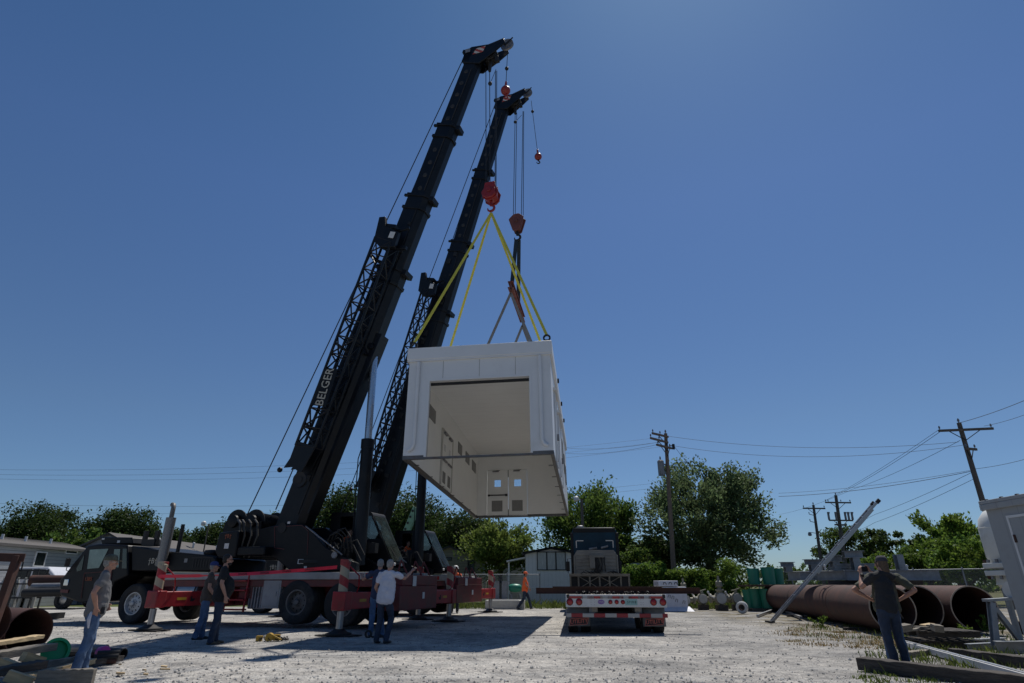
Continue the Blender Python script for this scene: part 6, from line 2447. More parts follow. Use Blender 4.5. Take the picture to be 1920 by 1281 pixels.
# white vessel with bolted flange, behind the shed corner
c = P(1925, 1090, 13.2)
zt2, zf, zb_ = P(1884, 949, 13.2).z, P(1884, 1068, 13.2).z, P(1884, 1127, 13.2).z
e = empty('pressure_vessel', (c.x, 13.2, 0), 0, 'white domed pressure vessel with a bolted flange beside the white shed', 'vessel')
r = .56
m = MB().lathe([(0, zt2), (r * .35, zt2 - .02), (r * .7, zt2 - .1), (r * .92, zt2 - .26), (r, zt2 - .45), (r, zf + .25), (r * .9, zf + .13)], (0, 0, 0), (0, 0, 1), 36)
m.build('shell', 'vessel', e)
MB().lathe([(r * 1.003, zt2 - .46), (r * 1.012, zt2 - .45), (r * 1.003, zt2 - .44)], (0, 0, 0), (0, 0, 1), 36).build('weld_seam', 'vessel', e)
for z in (zf + .03, zf - .12):
    fl = MB().lathe([(0, z), (r * 1.18, z), (r * 1.18, z + .10), (0, z + .10)], (0, 0, 0), (0, 0, 1), 36).build('flange', 'vessel', e, bevel=.008)
    for k in range(16):
        a = 2 * math.pi * (k + .5) / 16
        zz = z + .10 if z > zf else z - .07
        MB().cyl((r * 1.08 * math.cos(a), r * 1.08 * math.sin(a), zz), (r * 1.08 * math.cos(a), r * 1.08 * math.sin(a), zz + .07), .035, n=6).build('bolt', 'rust' if k % 3 == 0 else 'steel', fl)
m = MB().lathe([(r * .88, zf - .12), (r * .93, zf - .3), (r * .9, zb_ + .3), (r * .6, zb_ + .08), (0, zb_)], (0, 0, 0), (0, 0, 1), 32)
m.build('lower_shell', 'vessel', e)
m = MB().cyl((-r * .7, -.3, zf - .42), (-r * 1.22, -.42, zf - .40), .13, n=16)
m.lathe([(0, 0), (.17, 0), (.17, .06), (0, .06)], (-r * 1.2, -.42, zf - .40), (-1, -.25, 0), 18)
m.build('nozzle', 'white', e)
m = MB().tube([(-.05, -r * .95, zf - .62), (-.12, -r * 1.05, zf - .35), (-.02, -r * 1.08, zf - .2), (.2, -r * 1.0, zf - .16)], .028, 8)
m.build('cable_loop', 'letterk', e)
for s in (-1, 1):
    MB().cyl((s * .35, .2, 0), (s * .35, .2, zb_ + .3), .06).build('leg', 'galv', e)

# white shed on a steel skid at the right edge
XS = 8.19
e = empty('site_shed', (XS, 10.42, 0), 0, 'white panelled shed leaning into the picture at the right edge, door partly in view', 'shed')
groove(M['shedw'], 3.0, (0, 1, 0), .3, .82, .06)
SH = 2.47
MB().ab((0, -4.4, .30), (2.6, 0, SH)).build('wall', 'shedw', e)
m = MB().ab((-.05, -4.5, SH), (2.7, .06, SH + .06))
m.ab((-.055, -4.5, SH - .10), (-.005, .06, SH - .002))
m.build('roof', 'shedw', e, bevel=.008)
m = MB()
for i in range(12):
    m.lathe([(0, 0), (.03, 0), (.03, .014), (0, .02)], (-.02, -.1 - i * .33, SH + .061), (0, 0, 1), 8)
m.build('roof_screw', 'rust', e)
m = MB()
m.ab((-.022, -1.45, .36), (-.002, -.40, .40))
m.ab((-.022, -.44, .40), (-.002, -.40, 2.2))
m.ab((-.022, -1.45, .40), (-.002, -1.41, 2.2))
m.ab((-.022, -1.45, 2.2), (-.002, -.40, 2.24))
df = m.build('door_frame', 'trim', e)
dr = MB().ab((-.014, -1.41, .40), (-.002, -.44, 2.2)).build('door', 'shedw', e, bevel=.004)
m = MB().ab((-.03, -.475, 1.82), (-.015, -.435, 1.94))
m.build('hinge', 'rust', dr)
m = MB()
m.ab((-.05, -4.4, .08), (.08, .0, .29))
m.ab((2.4, -4.4, .08), (2.55, 0, .29))
m.ab((.08, -.3, .1), (2.4, -.1, .27))
m.build('skid', 'galv', e)
# grey galvanised frame with slanting braces in front of the vessel
a = G(1870, 1222)
e = empty('steel_stand', (a.x, a.y, 0), 0, 'grey steel stand with a slanting brace in front of the white vessel', 'stand')
top = P(1858, 1130, a.y + .1) - V((a.x, a.y, 0))
MB().ibeam((0, 0, .1), top, .10, .12, .014, (0, 1, 0)).build('leg', 'galv', e)
MB().ibeam(top + V((.05, .02, -.1)), V((.62, .1, .1)), .08, .10, .014, (0, 1, 0)).build('brace', 'galv', e)
MB().bar(top + V((-.1, 0, .04)), top + V((.7, .1, .08)), .16, .05).build('top_rail', 'galv', e)
MB().ibeam((-.18, -.25, .10), (1.3, -.6, .14), .16, .20, .016).build('base_rail', 'galv', e)
for k, (p, q, lb) in enumerate((((1817, 1222), (1888, 1218), 'short grey channel stub on the ground left of the steel stand, nearer one'), ((1832, 1212), (1886, 1209), 'short grey channel stub on the ground left of the steel stand, farther one'))):
    a, b = G(*p), G(*q)
    o = MB().ibeam(a + V((0, 0, .07)), b + V((0, 0, .07)), .12, .13, .014).build('channel_stub', 'galv')
    tag(o, lb, 'steel part')

# long pale rail, old timbers, pallet with scraps
a, b = G(1698, 1214), G(1990, 1300)
mid_ = (a + b) / 2
e = empty('metal_rail', a, math.atan2(b.y - a.y, b.x - a.x), 'long pale metal rail on the ground running to the lower right corner', 'rail')
Lr = (b - a).length
MB().ab((0, -.055, .02), (Lr, .055, .12)).build('web', 'trim', e, bevel=.006)
m = MB().ab((0, -.035, .121), (Lr, .03, .132))
m.build('cap', 'alu', e, bevel=.003)
a, b = G(1618, 1256), G(1960, 1300)
def timber(a, b, wd, h, label, m='woodd', cat='timber', z=0.0, grp=None):
    a, b = V(a), V(b)
    e = MB()
    L_ = (b - a).length
    n = 18
    rr = random.Random(int(L_ * 100) + len(label))
    vs = []
    for i in range(n + 1):
        x = L_ * i / n
        j = lambda: rr.uniform(-.008, .008)
        vs += [(x, -wd / 2 + j(), j() * .3), (x, wd / 2 + j(), j() * .3), (x, wd / 2 + j(), h + j()), (x, -wd / 2 + j(), h + j())]
    fs = []
    for i in range(n):
        for k in range(4):
            fs.append((i * 4 + k, i * 4 + (k + 1) % 4, i * 4 + 4 + (k + 1) % 4, i * 4 + 4 + k))
    fs += [(3, 2, 1, 0), tuple(n * 4 + k for k in range(4))]
    e.add(vs, fs)
    o = e.build('timber' if cat == 'timber' else cat.replace(' ', '_'), m, None, bevel=.006, ang=25)
    d = b - a
    o.location = a + V((0, 0, z))
    o.rotation_euler = (0, -math.asin(d.z / L_), math.atan2(d.y, d.x))
    tag(o, label, cat, grp)
    return o
timber(a, b, .24, .17, 'heavy old dark timber lying at the front, at the two men\'s feet')
timber(G(1790, 1235), G(1990, 1262), .2, .16, 'old dark timber behind the pale rail at the right edge')
timber(G(1702, 1233), G(1740, 1228), .14, .09, 'short grey block behind the standing man\'s feet, against the rail', 'wood')
c = G(1758, 1212)
e = empty('pallet', (c.x + .05, c.y, 0), R(-8), 'dark weathered pallet stack in front of the rusty pipe mouths', 'pallet')
for z in (.02, .20):
    for y in (-.45, 0, .45):
        MB().box((0, y, z + .05), (1.15, .09, .10)).build('bearer', 'woodd', e)
    for i in range(6):
        if z > .1 and i in (1, ):
            continue
        MB().box((-.5 + i * .2, 0, z + .111), (.15, 1.1, .022)).build('slat', 'woodd', e)
rnd = random.Random(31)
for k in range(8):
    x, y = c.x - .50 + rnd.uniform(-.12, .45), c.y - .35 + rnd.uniform(-.1, .3)
    o = MB().box((0, 0, 0), (rnd.uniform(.16, .4), rnd.uniform(.05, .12), .035)).build('wood_scrap', 'woody' if k % 3 else 'wood')
    o.location = (x, y, .345 + .03 * (k // 3))
    o.rotation_euler = (rnd.uniform(-.15, .15), rnd.uniform(-.12, .12), rnd.uniform(0, 3))
    tag(o, 'broken pale board offcut heaped on the left end of the dark pallet', 'wood scrap', 'board offcuts on the pallet')
for k, (px, py, lb) in enumerate(((1706, 1196, 'pale upright board chip at the left of the pallet, by the man\'s hip'), (1768, 1197, 'grey block resting on the right end of the pallet'))):
    a = G(px, py + 24)
    o = MB().box((0, 0, 0), (.22, .16, .12)).build('wood_scrap', 'wood')
    o.location = (a.x, a.y, .40)
    o.rotation_euler = (.1, -.1, k + .3)
    tag(o, lb, 'wood scrap')

# ------------------------------------------------------------------ left side stock
# leaning rusty channel frame at the very left
a = G(2, 1236)
e = empty('steel_portal', (a.x, a.y, 0), R(20), 'rust red steel frame standing up at the left edge', 'steel frame')
tp = P(22, 1042, a.y - .1)
m = MB().bar((-.28, 0, .02), (tp.x - a.x + .05, .1, tp.z), .10, .22)
m.build('post', 'rust', e, bevel=.008)
m = MB().bar((tp.x - a.x + .16, .1, tp.z - .03), (tp.x - a.x - 1.6, -.35, tp.z - .02), .12, .14)
m.build('top_rail', 'rust', e, bevel=.008)
m = MB().bar((-1.2, -.2, .02), (-1.1, -.2, tp.z - .09), .1, .2)
m.build('post', 'rust', e, bevel=.008)
def lpipe(px, py, Z, r, ln, ang, label, m='rust', grp='rusty pipes at the left'):
    c = P(px, py, Z)
    e = empty('steel_pipe', c, R(ang), label, 'pipe', grp)
    MB().lathe([(r, .01), (r, ln), (r - .02, ln), (r - .02, .01)], (0, 0, 0), (0, 1, 0), 48, True).build('pipe_wall', m, e)
    MB().lathe([(r, 0), (r, .009), (r - .02, .009), (r - .02, 0)], (0, 0, 0), (0, 1, 0), 48, True).build('bevelled_end', 'rust', e)
    return e
lpipe(55, 1184, 12.4, .40, 6, 62, 'large rusty pipe open toward the camera at the left edge, behind the planks')
lpipe(-34, 1172, 11.6, .44, 5, 62, 'second large rusty pipe cut by the left edge of the picture')
# thin dark pipes on the ground behind the left man
for k, (p, q, r, z, lb, mt) in enumerate((((112, 1222), (232, 1226), .085, .09, 'thick dark pipe on the ground behind the green cap', 'dark'), ((100, 1214), (200, 1216), .06, .2, 'grey pipe behind the thick dark one, by the green cap', 'steel'),
                                    ((182, 1226), (225, 1224), .045, .16, 'thin dark pipe end right of the pink cap, top one', 'dark'), ((176, 1233), (222, 1231), .045, .11, 'thin dark pipe end right of the pink cap, middle one', 'dark'), ((172, 1241), (218, 1239), .045, .05, 'thin rusty pipe end right of the pink cap, lowest one', 'rust'))):
    a, b = G(*p, z), G(*q, z)
    tag(MB().pipe(a, b, r, r * .84, 20).build('thin_pipe', mt), lb, 'pipe', 'thin pipes behind the left man')
c = G(96, 1249)
e = empty('pipe_plug', (c.x, c.y, .20), 0, 'big bright green plastic pipe cap lying open on the ground at the left', 'pipe cap')
ax_ = V((.72, -.62, .22)).normalized()
m = MB().lathe([(0, -.14), (.15, -.14), (.172, -.09), (.176, .02), (.198, .025), (.198, .05), (.156, .05), (.152, -.07), (0, -.08)], (0, 0, 0), ax_, 40)
m.build('cap_shell', 'greenb', e)
MB().lathe([(.172, -.03), (.18, -.02), (.173, -.01)], (0, 0, 0), ax_, 40).build('rib', 'greenb', e)
c = P(194, 1222, 10.9)
e = empty('pipe_plug', c, 0, 'pink plastic pipe cap on a thin pipe end behind the left man', 'pipe cap')
MB().lathe([(0, .07), (.075, .07), (.085, .05), (.088, -.12), (.08, -.12), (0, -.1)], (0, 0, 0), (.75, -.64, .12), 28).build('cap_shell', 'pink', e)
# plank heap
for k, (p, q, wd, h, za, zb2, mt, lb) in enumerate((
        ((-70, 1262), (62, 1240), .16, .06, .30, .34, 'woody', 'yellowish plank on top of the heap at the left edge'),
        ((-80, 1275), (84, 1252), .26, .10, .18, .24, 'wood', 'wide grey plank under the yellowish one in the heap'),
        ((-70, 1292), (72, 1272), .22, .10, .08, .12, 'woodd', 'dark plank lowest in the heap at the left edge'),
        ((40, 1282), (170, 1250), .12, .07, .02, .04, 'woody', 'pale plank lying flat toward the left man\'s boots'),
        ((48, 1262), (140, 1248), .10, .09, .03, .04, 'wood', 'grey plank lying behind the pale one, under the left man'),
        ((158, 1252), (226, 1242), .10, .08, .02, .02, 'woodd', 'dark flat bearer under the thin pipe ends right of the left man'))):
    a, b = G(*p), G(*q)
    a.z, b.z = za, zb2
    timber(a, b, wd, h, lb, mt, 'plank', 0, 'planks heaped at the left')
a, b = G(66, 1290), G(172, 1287)
timber(a, b, .10, .20, 'grey squared block on edge at the bottom left of the picture', 'wood', 'plank')
for k, (px, py, rz, lb) in enumerate(((28, 1290, .5, 'cut timber end sticking out at the lower left corner'), (10, 1272, .2, 'short pale offcut between the planks at the left edge'), (50, 1266, 1.2, 'splintered pale offcut standing between the planks'))):
    c = G(px, py)
    o = MB().box((0, 0, .06), (.3, .12, .12)).build('wood_scrap', 'woody')
    o.location = c + V((0, 0, .04 + .05 * k))
    o.rotation_euler = (0, .35, rz)
    tag(o, lb, 'wood scrap')
rnd = random.Random(77)
for k in range(7):
    c = G(rnd.uniform(215, 330), rnd.uniform(1244, 1272))
    o = MB().box((0, 0, 0), (rnd.uniform(.06, .16), rnd.uniform(.03, .06), .02)).build('wood_chip', 'woody')
    o.location = c + V((0, 0, .025))
    o.rotation_euler = (.1, .1, rnd.uniform(0, 3))
    tag(o, 'small splinter of wood lying on the gravel right of the left man', 'wood chip', 'wood chips on the gravel')

# gas bottle rack, pipes and pickup behind the carrier cab
ZR = 25.0
a = P(35, 1100, ZR)
e = empty('cylinder_rack', (a.x, ZR, 0), R(6), 'dark steel rack that holds the gas bottles, left of the carrier cab', 'rack')
m = MB()
for x in (-.75, 0, .75):
    for y in (-.3, .3):
        m.bar((x, y, .05), (x, y, 1.75), .05, .05)
for z in (.15, .7, 1.2, 1.7):
    for y in (-.3, .3):
        m.bar((-.78, y, z), (.78, y, z), .03, .05)
m.ab((-.8, -.34, .04), (.8, .34, .1))
m.build('rack_frame', 'dark', e)
m = MB().tube([(-.1, -.3, 1.7), (-.1, -.32, 2.0), (0, -.32, 2.1), (.1, -.32, 2.0), (.1, -.3, 1.7)], .03, 6)
for k in range(5):
    m.tube([(.0, -.34, 1.9), (-.15 + .06 * k, -.42, 1.4), (-.1 + .07 * k, -.4, .8)], .02, 5)
m.build('hanging_hose', 'dark', e)
for i in range(11):
    x = -.66 + i * .132
    yy = -.12 if i % 2 else .06
    p = V((a.x, ZR, 0)) + Matrix.Rotation(R(6), 3, 'Z') @ V((x, yy, .102))
    o = MB().lathe([(0, 0), (.062, 0), (.064, .03), (.064, 1.1), (.05, 1.2), (.025, 1.25), (.03, 1.27), (.03, 1.33), (0, 1.34)], (0, 0, 0), (0, 0, 1), 14).build('gas_cylinder', 'cyl')
    o.location = p
    tag(o, 'pale gas bottle standing in the dark steel rack', 'gas bottle', 'gas bottles in the rack')
for k, (p, q, Z, r, mt, lb) in enumerate((((58, 1089), (125, 1089), 24.2, .20, 'rust', 'brown pipe lying behind the carrier cab, uppermost of three'), ((60, 1100), (125, 1099), 24.0, .12, 'steel', 'thin grey pipe between the brown and the dark one behind the carrier cab'),
                                          ((44, 1112), (130, 1110), 23.6, .15, 'dark', 'dark shiny pipe lying lowest behind the carrier cab'))):
    a, b = P(*p, Z), P(*q, Z + .2)
    b = a + (b - a) * 1.5
    m = MB().pipe(a, b, r, r - .015, 26)
    tag(m.build('steel_pipe', mt), lb, 'pipe', 'pipes behind the carrier cab')
for k, x in enumerate((70, 112)):
    a = G(x, 1127)
    o = MB().box((0, 0, .28), (.16, 1.0, .56)).build('pipe_stand', 'dark')
    o.location = (P(x, 1110, 24).x, 24.0, 0)
    o.scale.z = .36
    tag(o, ('left', 'right')[k] + ' dark trestle under the pipes behind the carrier cab', 'stand')
# pickup truck
a = P(88, 1090, 34)
e = empty('pickup_truck', (a.x + .1, 34, 0), R(-4), 'white crew cab pickup parked beyond the gas bottles at the left', 'pickup')
q = lambda mb, n, m, par=e, **k: mb.build(n, m, par, **k)
m = MB().prism([(-2.6, .5), (-2.6, 1.15), (-.75, 1.2), (-.35, 1.28), (.35, 1.80), (-.6, 1.80), (2.6, 1.15), (2.6, .5)][:2] + [(-1.1, 1.2), (-1.0, 1.80), (.55, 1.82), (1.25, 1.27), (2.5, 1.15), (2.65, .95), (2.65, .5)], -.95, .95)
bdy = q(m, 'body', 'pickup', bevel=.06)
m = MB().prism([(-.9, 1.28), (-.86, 1.70), (-.2, 1.72), (-.2, 1.28)], -.962, -.952)
q(m, 'window', 'dglass', bdy)
m = MB().prism([(-.12, 1.28), (-.12, 1.72), (.5, 1.70), (1.0, 1.30)], -.962, -.952)
q(m, 'window', 'dglass', bdy)
for x in (-1.7, 1.75):
    for s in (-1, 1):
        w_ = empty('wheel')
        w_.parent = e
        MB().lathe([(.22, -.12), (.36, -.13), (.40, -.1), (.40, .1), (.36, .13), (.22, .12)], (x, s * .88, .40), (0, 1, 0), 24, True).build('tyre', 'rubber', w_)
        MB().lathe([(.22, 0), (.1, .05), (0, .05)], (x, s * .93, .40), (0, s, 0), 16).build('rim', 'alu', w_)
m = MB().box((1.0, -1.05, 1.32), (.1, .16, .2))
q(m, 'mirror', 'dark', bdy)
q(MB().box((2.66, -.6, .85), (.04, .3, .16)), 'headlamp', 'trim', bdy)

# things around the far crane
a, b = P(757, 1003, 40), P(778, 952, 40)
e = empty('green_boom', (a.x, 40, 0), 0, 'pale green folded boom rising behind the farther crane\'s cab', 'boom')
MB().bar((-.8, 0, .1), (0, 0, a.z), .45, .5).build('mast', 'ygreen', e)
m = MB().bar((0, 0, a.z - .3), (b.x - a.x + .1, 0, b.z), .4, .55, (0, 1, 0))
m.build('arm', 'ygreen', e, bevel=.02)
m = MB()
for k in range(4):
    p = V((0, 0, a.z)).lerp(V((b.x - a.x, 0, b.z)), .2 + k * .22)
    m.cyl(p + V((0, -.3, 0)), p + V((0, -.26, 0)), .08, n=10)
m.build('pin', 'dark', e)
c = P(948, 1122, 33)
e = empty('concrete_pad', (c.x, 33.4, 0), R(-3), 'low pale concrete slab behind the farther crane\'s rear outrigger', 'concrete slab')
MB().ab((-1.0, -.8, 0), (1.0, .8, .42)).build('slab', 'conc', e, bevel=.02)
MB().ab((-.7, -.5, .421), (.7, .5, .45)).build('recess_lid', 'steel', e)
for k, (px, lb) in enumerate(((930, 'grey steel stub column beside the concrete slab, left one'), (945, 'grey steel stub column beside the concrete slab, right one'))):
    c = P(px, 1122, 33.2)
    e = empty('stub_column', (c.x, 34.4, 0), 0, lb, 'steel part', 'stub columns by the slab')
    zz = P(px, 1092, 34.4).z
    MB().ibeam((0, 0, 0), (0, 0, zz), .28, .3, .02, (0, 1, 0)).build('stem', 'galv', e)
    MB().ab((-.28, -.2, zz), (.28, .2, zz + .05)).build('head_plate', 'galv', e)
c = P(966, 1103, 33.8)
e = empty('green_tank', (c.x, 34.5, 0), R(10), 'small green tank lying behind the walking man in orange', 'tank')
m = MB().lathe([(0, -.36), (.12, -.34), (.2, -.24), (.22, 0), (.2, .24), (.12, .34), (0, .36)], (0, 0, c.z), (1, 0, 0), 24)
m.build('tank_shell', 'green', e)
for s in (-.25, .25):
    MB().box((s, 0, (c.z - .3) / 2), (.1, .5, c.z - .3)).build('foot', 'galv', e)

for _o in [x for x in bpy.data.objects if x.name == 'pickup_truck']:
    _o.scale = (1.1, 1.1, 1.12)
# yellow chain hoist left on the gravel
c = G(508, 1203)
e = empty('chain_hoist', (c.x, c.y, 0), R(10), 'small yellow lever chain hoist dropped on the gravel between the two pairs of men', 'chain hoist')
m = MB().cyl((-.05, -.09, .11), (-.05, .09, .11), .11, n=18)
m.box((-.33, .02, .08), (.16, .12, .14))
m.build('hoist_body', 'yellow', e, bevel=.01)
m = MB().bar((-.02, -.1, .19), (.30, -.16, .05), .05, .04)
m.box((.14, .02, .10), (.17, .15, .16))
m.build('lever', 'yellow', e, bevel=.01)
m = MB()
rnd = random.Random(6)
for k in range(30):
    x, y = rnd.uniform(-.3, .42), rnd.uniform(-.12, .12)
    a_ = rnd.uniform(0, 3.1)
    m.lathe([(.02, -.008), (.036, -.008), (.036, .008), (.02, .008)], (x, y, .03 + rnd.random() * .09), (math.cos(a_), math.sin(a_), rnd.uniform(-.5, .5)), 9, True)
m.build('chain', 'dark', e)
m = MB().tube([(.32, 0, .05), (.42, .03, .05), (.47, -.02, .06), (.43, -.07, .05)], .022, 7)
m.build('hook', 'dark', e)
e.scale = (.8, .8, .8)
c = G(690, 1197)
e = empty('shackle', (c.x, c.y, 0), 0, 'small dark shackle and chain on the ground right of the nearer crane\'s rear jack', 'shackle')
MB().lathe([(.05, -.02), (.09, -.02), (.09, .02), (.05, .02)], (0, 0, .09), (.2, 1, 0), 14, True).build('bow', 'dark', e)
MB().tube([(.08, 0, .03), (.2, .05, .03), (.32, 0, .03), (.5, .06, .02)], .022, 6).build('pin', 'dark', e)

# red barrier tape strung between the two near jacks of the crane
ja, jb = F1.world((-.02, -3.40, 1.40)), F1.world((5.75, -3.40, 1.60))
mb = MB()
n = 40
vs = []
for i in range(n + 1):
    t = i / n
    p = ja.lerp(jb, t) - V((0, 0, .22 * t * (1 - t)))
    tw_ = .25 * math.sin(t * 9)
    if abs(t - .33) < .06:
        tw_ = 1.2
    o_ = V((0, -math.sin(tw_), math.cos(tw_))) * .042
    vs += [p - o_, p + o_]
mb.add(vs, [(2 * i, 2 * i + 2, 2 * i + 3, 2 * i + 1) for i in range(n)])
e = empty('barrier_tape', (0, 0, 0), 0, 'red barrier tape strung between the two near jacks of the nearer crane', 'tape')
tp_ = mb.build('tape_strip', 'tape', e)
for t in (.5, .62, .74, .86):
    p = ja.lerp(jb, t) - V((0, 0, .22 * t * (1 - t)))
    text('lettering', 'DANGER', .07, p + V((0, -.012 - .01, 0)), F1.u, (0, -math.sin(.25 * math.sin(t * 9)), math.cos(.25 * math.sin(t * 9))), 'letterk', tp_, .001)
# ------------------------------------------------------------------ people
def remesh(o, vox, it=3):
    r = o.modifiers.new('r', 'REMESH')
    r.mode = 'VOXEL'
    r.voxel_size = vox
    r.use_smooth_shade = True
    s = o.modifiers.new('s', 'SMOOTH')
    s.factor = .5
    s.iterations = it
    return o

CT = bpy.data.textures.new('cloth_folds', 'CLOUDS')
CT.noise_scale = .10
CT.noise_depth = 2
def folds(o, s):
    d = o.modifiers.new('f', 'DISPLACE')
    d.texture = CT
    d.texture_coords = 'LOCAL'
    d.strength = s
    d.mid_level = .5

def rot_to(d):
    return V((0, 0, 1)).rotation_difference(V(d).normalized()).to_matrix()

def hand(mb, wr, d, palm, s=1.0, curl=.5, side=1):
    """hand from the wrist along d with the palm facing `palm`; five separate bent fingers"""
    d = V(d).normalized()
    pn = V(palm)
    pn = (pn - d * pn.dot(d)).normalized()
    x = d.cross(pn).normalized() * side          # toward the little finger
    k = wr + d * .085 * s
    mb.loft([wr - d * .01, wr + d * .03 * s, k], [(.026 * s, .020 * s), (.038 * s, .017 * s), (.041 * s, .014 * s)], x, 12)
    for i, (ln, off) in enumerate(((.072, -.031), (.082, -.0105), (.076, .0105), (.058, .031))):
        a = k + x * off * s - d * .008
        d1 = (d + pn * curl * .6 + x * (i - 1.5) * .06).normalized()
        b = a + d1 * ln * .48 * s
        d2 = (d + pn * curl * 1.5 + x * (i - 1.5) * .06).normalized()
        c = b + d2 * ln * .32 * s
        d3 = (d + pn * curl * 2.6).normalized()
        e = c + d3 * ln * .24 * s
        mb.tube([a, b, c, e], [.0095 * s, .0088 * s, .008 * s, .006 * s], 8)
    a = wr + d * .03 * s - x * .030 * s
    b = a + (d * .7 - x * .75 + pn * .25).normalized() * .040 * s
    c = b + (d * .95 - x * .25 + pn * .35).normalized() * .032 * s
    mb.tube([a, b, c], [.013 * s, .011 * s, .008 * s], 8)

def person(label, loc, face, h=1.78, lean=(0, 0), belly=0.0, build=1.0, legs=None, arms=None, head=(0, 0), shirt='greyc', pants='denim', shoes='leather',
           hair='hairg', hat=None, hatm=None, glasses=None, beard=None, vest=None, sleeve=.55, vox=.011, group='people in the yard', extras=None, longhair=False, belt=True):
    """joints in metres for a 1.78 m figure facing +y, x to its right; legs: (knee, ankle, toe yaw) left then right; arms: (elbow, wrist, hand dir, palm)"""
    k = h / 1.78
    root = empty('person', loc, R(face), label, 'person', group)
    S = lambda p: V(p) * k
    lx, ly = lean
    hipz = .93
    hip = V((0, 0, hipz))
    waist = V((lx * .25, ly * .25, 1.10))
    chest = V((lx * .7, ly * .7, 1.32))
    neck = V((lx, ly, 1.50))
    hd = V((lx + head[0] * .5, ly + .03 + head[1] * .5, 1.655))
    if legs is None:
        legs = (((-.10, .03, .50), (-.11, -.01, .085), 8), ((.10, .03, .50), (.12, -.01, .085), -8))
    sh = [neck + V((s * .185 * build, -.005, -.055)) for s in (-1, 1)]
    hips = [V((s * .09, 0, .92)) for s in (-1, 1)]
    # body: one continuous surface
    m = MB()
    m.loft([S(hip), S(waist), S(chest), S(neck + V((0, 0, -.06)))], [(.14 * k, .09 * k), (.125 * k, .085 * k), (.155 * k, .10 * k), (.10 * k, .07 * k)])
    m.loft([S(neck - V((0, 0, .06))), S(neck.lerp(hd, .35)), S(neck.lerp(hd, .62))], [.064 * k, .056 * k, .054 * k])
    q = Matrix.Rotation(head[1], 3, 'X') @ Matrix.Rotation(-head[0], 3, 'Z')
    f = q @ V((0, 1, 0))
    u = V((0, 0, 1)) if abs(head[1]) < .01 else q @ V((0, 0, 1))
    rr = f.cross(u)
    hp = lambda a, b, c: S(hd) + (rr * a + f * b + u * c) * k
    m.ball(hp(0, -.008, .03), (.076 * k, .095 * k, .092 * k), 18, q)
    m.ball(hp(0, .02, -.035), (.060 * k, .074 * k, .072 * k), 16, q)
    m.ball(hp(0, .062, -.078), (.030 * k, .026 * k, .024 * k), 10, q)
    m.loft([hp(0, .082, .022), hp(0, .104, -.016)], [.010 * k, .016 * k], (1, 0, 0), 8)
    m.loft([hp(-.034, .076, .034), hp(.034, .076, .034)], [.014 * k, .014 * k], (0, 1, 0), 8)
    m.loft([hp(-.022, .084, -.050), hp(.022, .084, -.050)], [.010 * k, .010 * k], (0, 1, 0), 8)
    for s in (-1, 1):
        m.ball(hp(s * .078, -.008, .0), (.012 * k, .022 * k, .033 * k), 8, q)
    if arms is None:
        arms = (((-.25, -.02, 1.17), (-.26, .06, .93), (0, .1, -1), (1, 0, 0)), ((.25, -.02, 1.17), (.26, .06, .93), (0, .1, -1), (-1, 0, 0)))
    for i, (s, a) in enumerate(zip((-1, 1), arms)):
        e, wv = V(a[0]), V(a[1])
        m.loft([S(sh[i]), S(sh[i].lerp(e, .5)), S(e)], [.052 * k * build, .047 * k * build, .040 * k], (0, 1, 0), 12)
        m.loft([S(e), S(e.lerp(wv, .3)), S(wv)], [.041 * k, .043 * k, .026 * k], (0, 1, 0), 12)
        hand(m, S(wv), a[2], a[3], k, a[4] if len(a) > 4 else .4, side=(-1 if (V(a[2]).cross(V(a[3]))).dot(V((0, 1, 0)) if abs(a[2][1]) < .7 else V((0, 0, -1))) > 0 else 1))
    for i, l in enumerate(legs):
        kn, an = V(l[0]), V(l[1])
        m.loft([S(hips[i]), S(kn), S(an)], [.068 * k, .048 * k, .036 * k], (1, 0, 0), 12)
    body = m.build('body', 'skin', root)
    remesh(body, vox * .8 if vox < .016 else vox, 3)
    # eyes
    for s in (-1, 1):
        MB().ball(hp(s * .032, .083, .012), (.011 * k, .007 * k, .007 * k), 8, q).build('eye', 'letterk', body)
    # shirt
    m = MB()
    hem = V((lx * .1, ly * .1, .90 if belly < .05 else .89))
    m.loft([S(hem), S(waist + V((0, belly * .7, 0))), S(waist.lerp(chest, .5) + V((0, belly * .5, 0))), S(chest), S(neck + V((0, -.005, -.075)))],
           [((.185 + belly * .25) * build * k, (.142 + belly * .35) * k), ((.172 + belly * .4) * build * k, (.130 + belly * .8) * k), ((.168 + belly * .25) * build * k, (.122 + belly * .6) * k), (.178 * build * k, .122 * k), (.115 * build * k, .078 * k)], (1, 0, 0), 20)
    m.loft([S(sh[0] + V((-.0, 0, -.02))), S(neck + V((-.07, -.01, -.015))), S(neck + V((.07, -.01, -.015))), S(sh[1] + V((0, 0, -.02)))], [.062 * k, .060 * k, .060 * k, .062 * k], (0, 1, 0), 14)
    for i, a in enumerate(arms):
        e = V(a[0])
        en = sh[i].lerp(e, sleeve)
        m.loft([S(sh[i]), S(sh[i].lerp(e, sleeve * .5)), S(en)], [.070 * k * build, .066 * k * build, .063 * k * build], (0, 1, 0), 14)
    sht = m.build('shirt', shirt, root)
    remesh(sht, vox, 4)
    folds(sht, .035)
    # trousers
    m = MB()
    m.loft([S((0, -.005, 1.0)), S((0, -.012, .93)), S((0, -.008, .84))], [(.140 * build * k, .102 * k), (.158 * build * k, .120 * k), (.15 * k, .108 * k)], (1, 0, 0), 18)
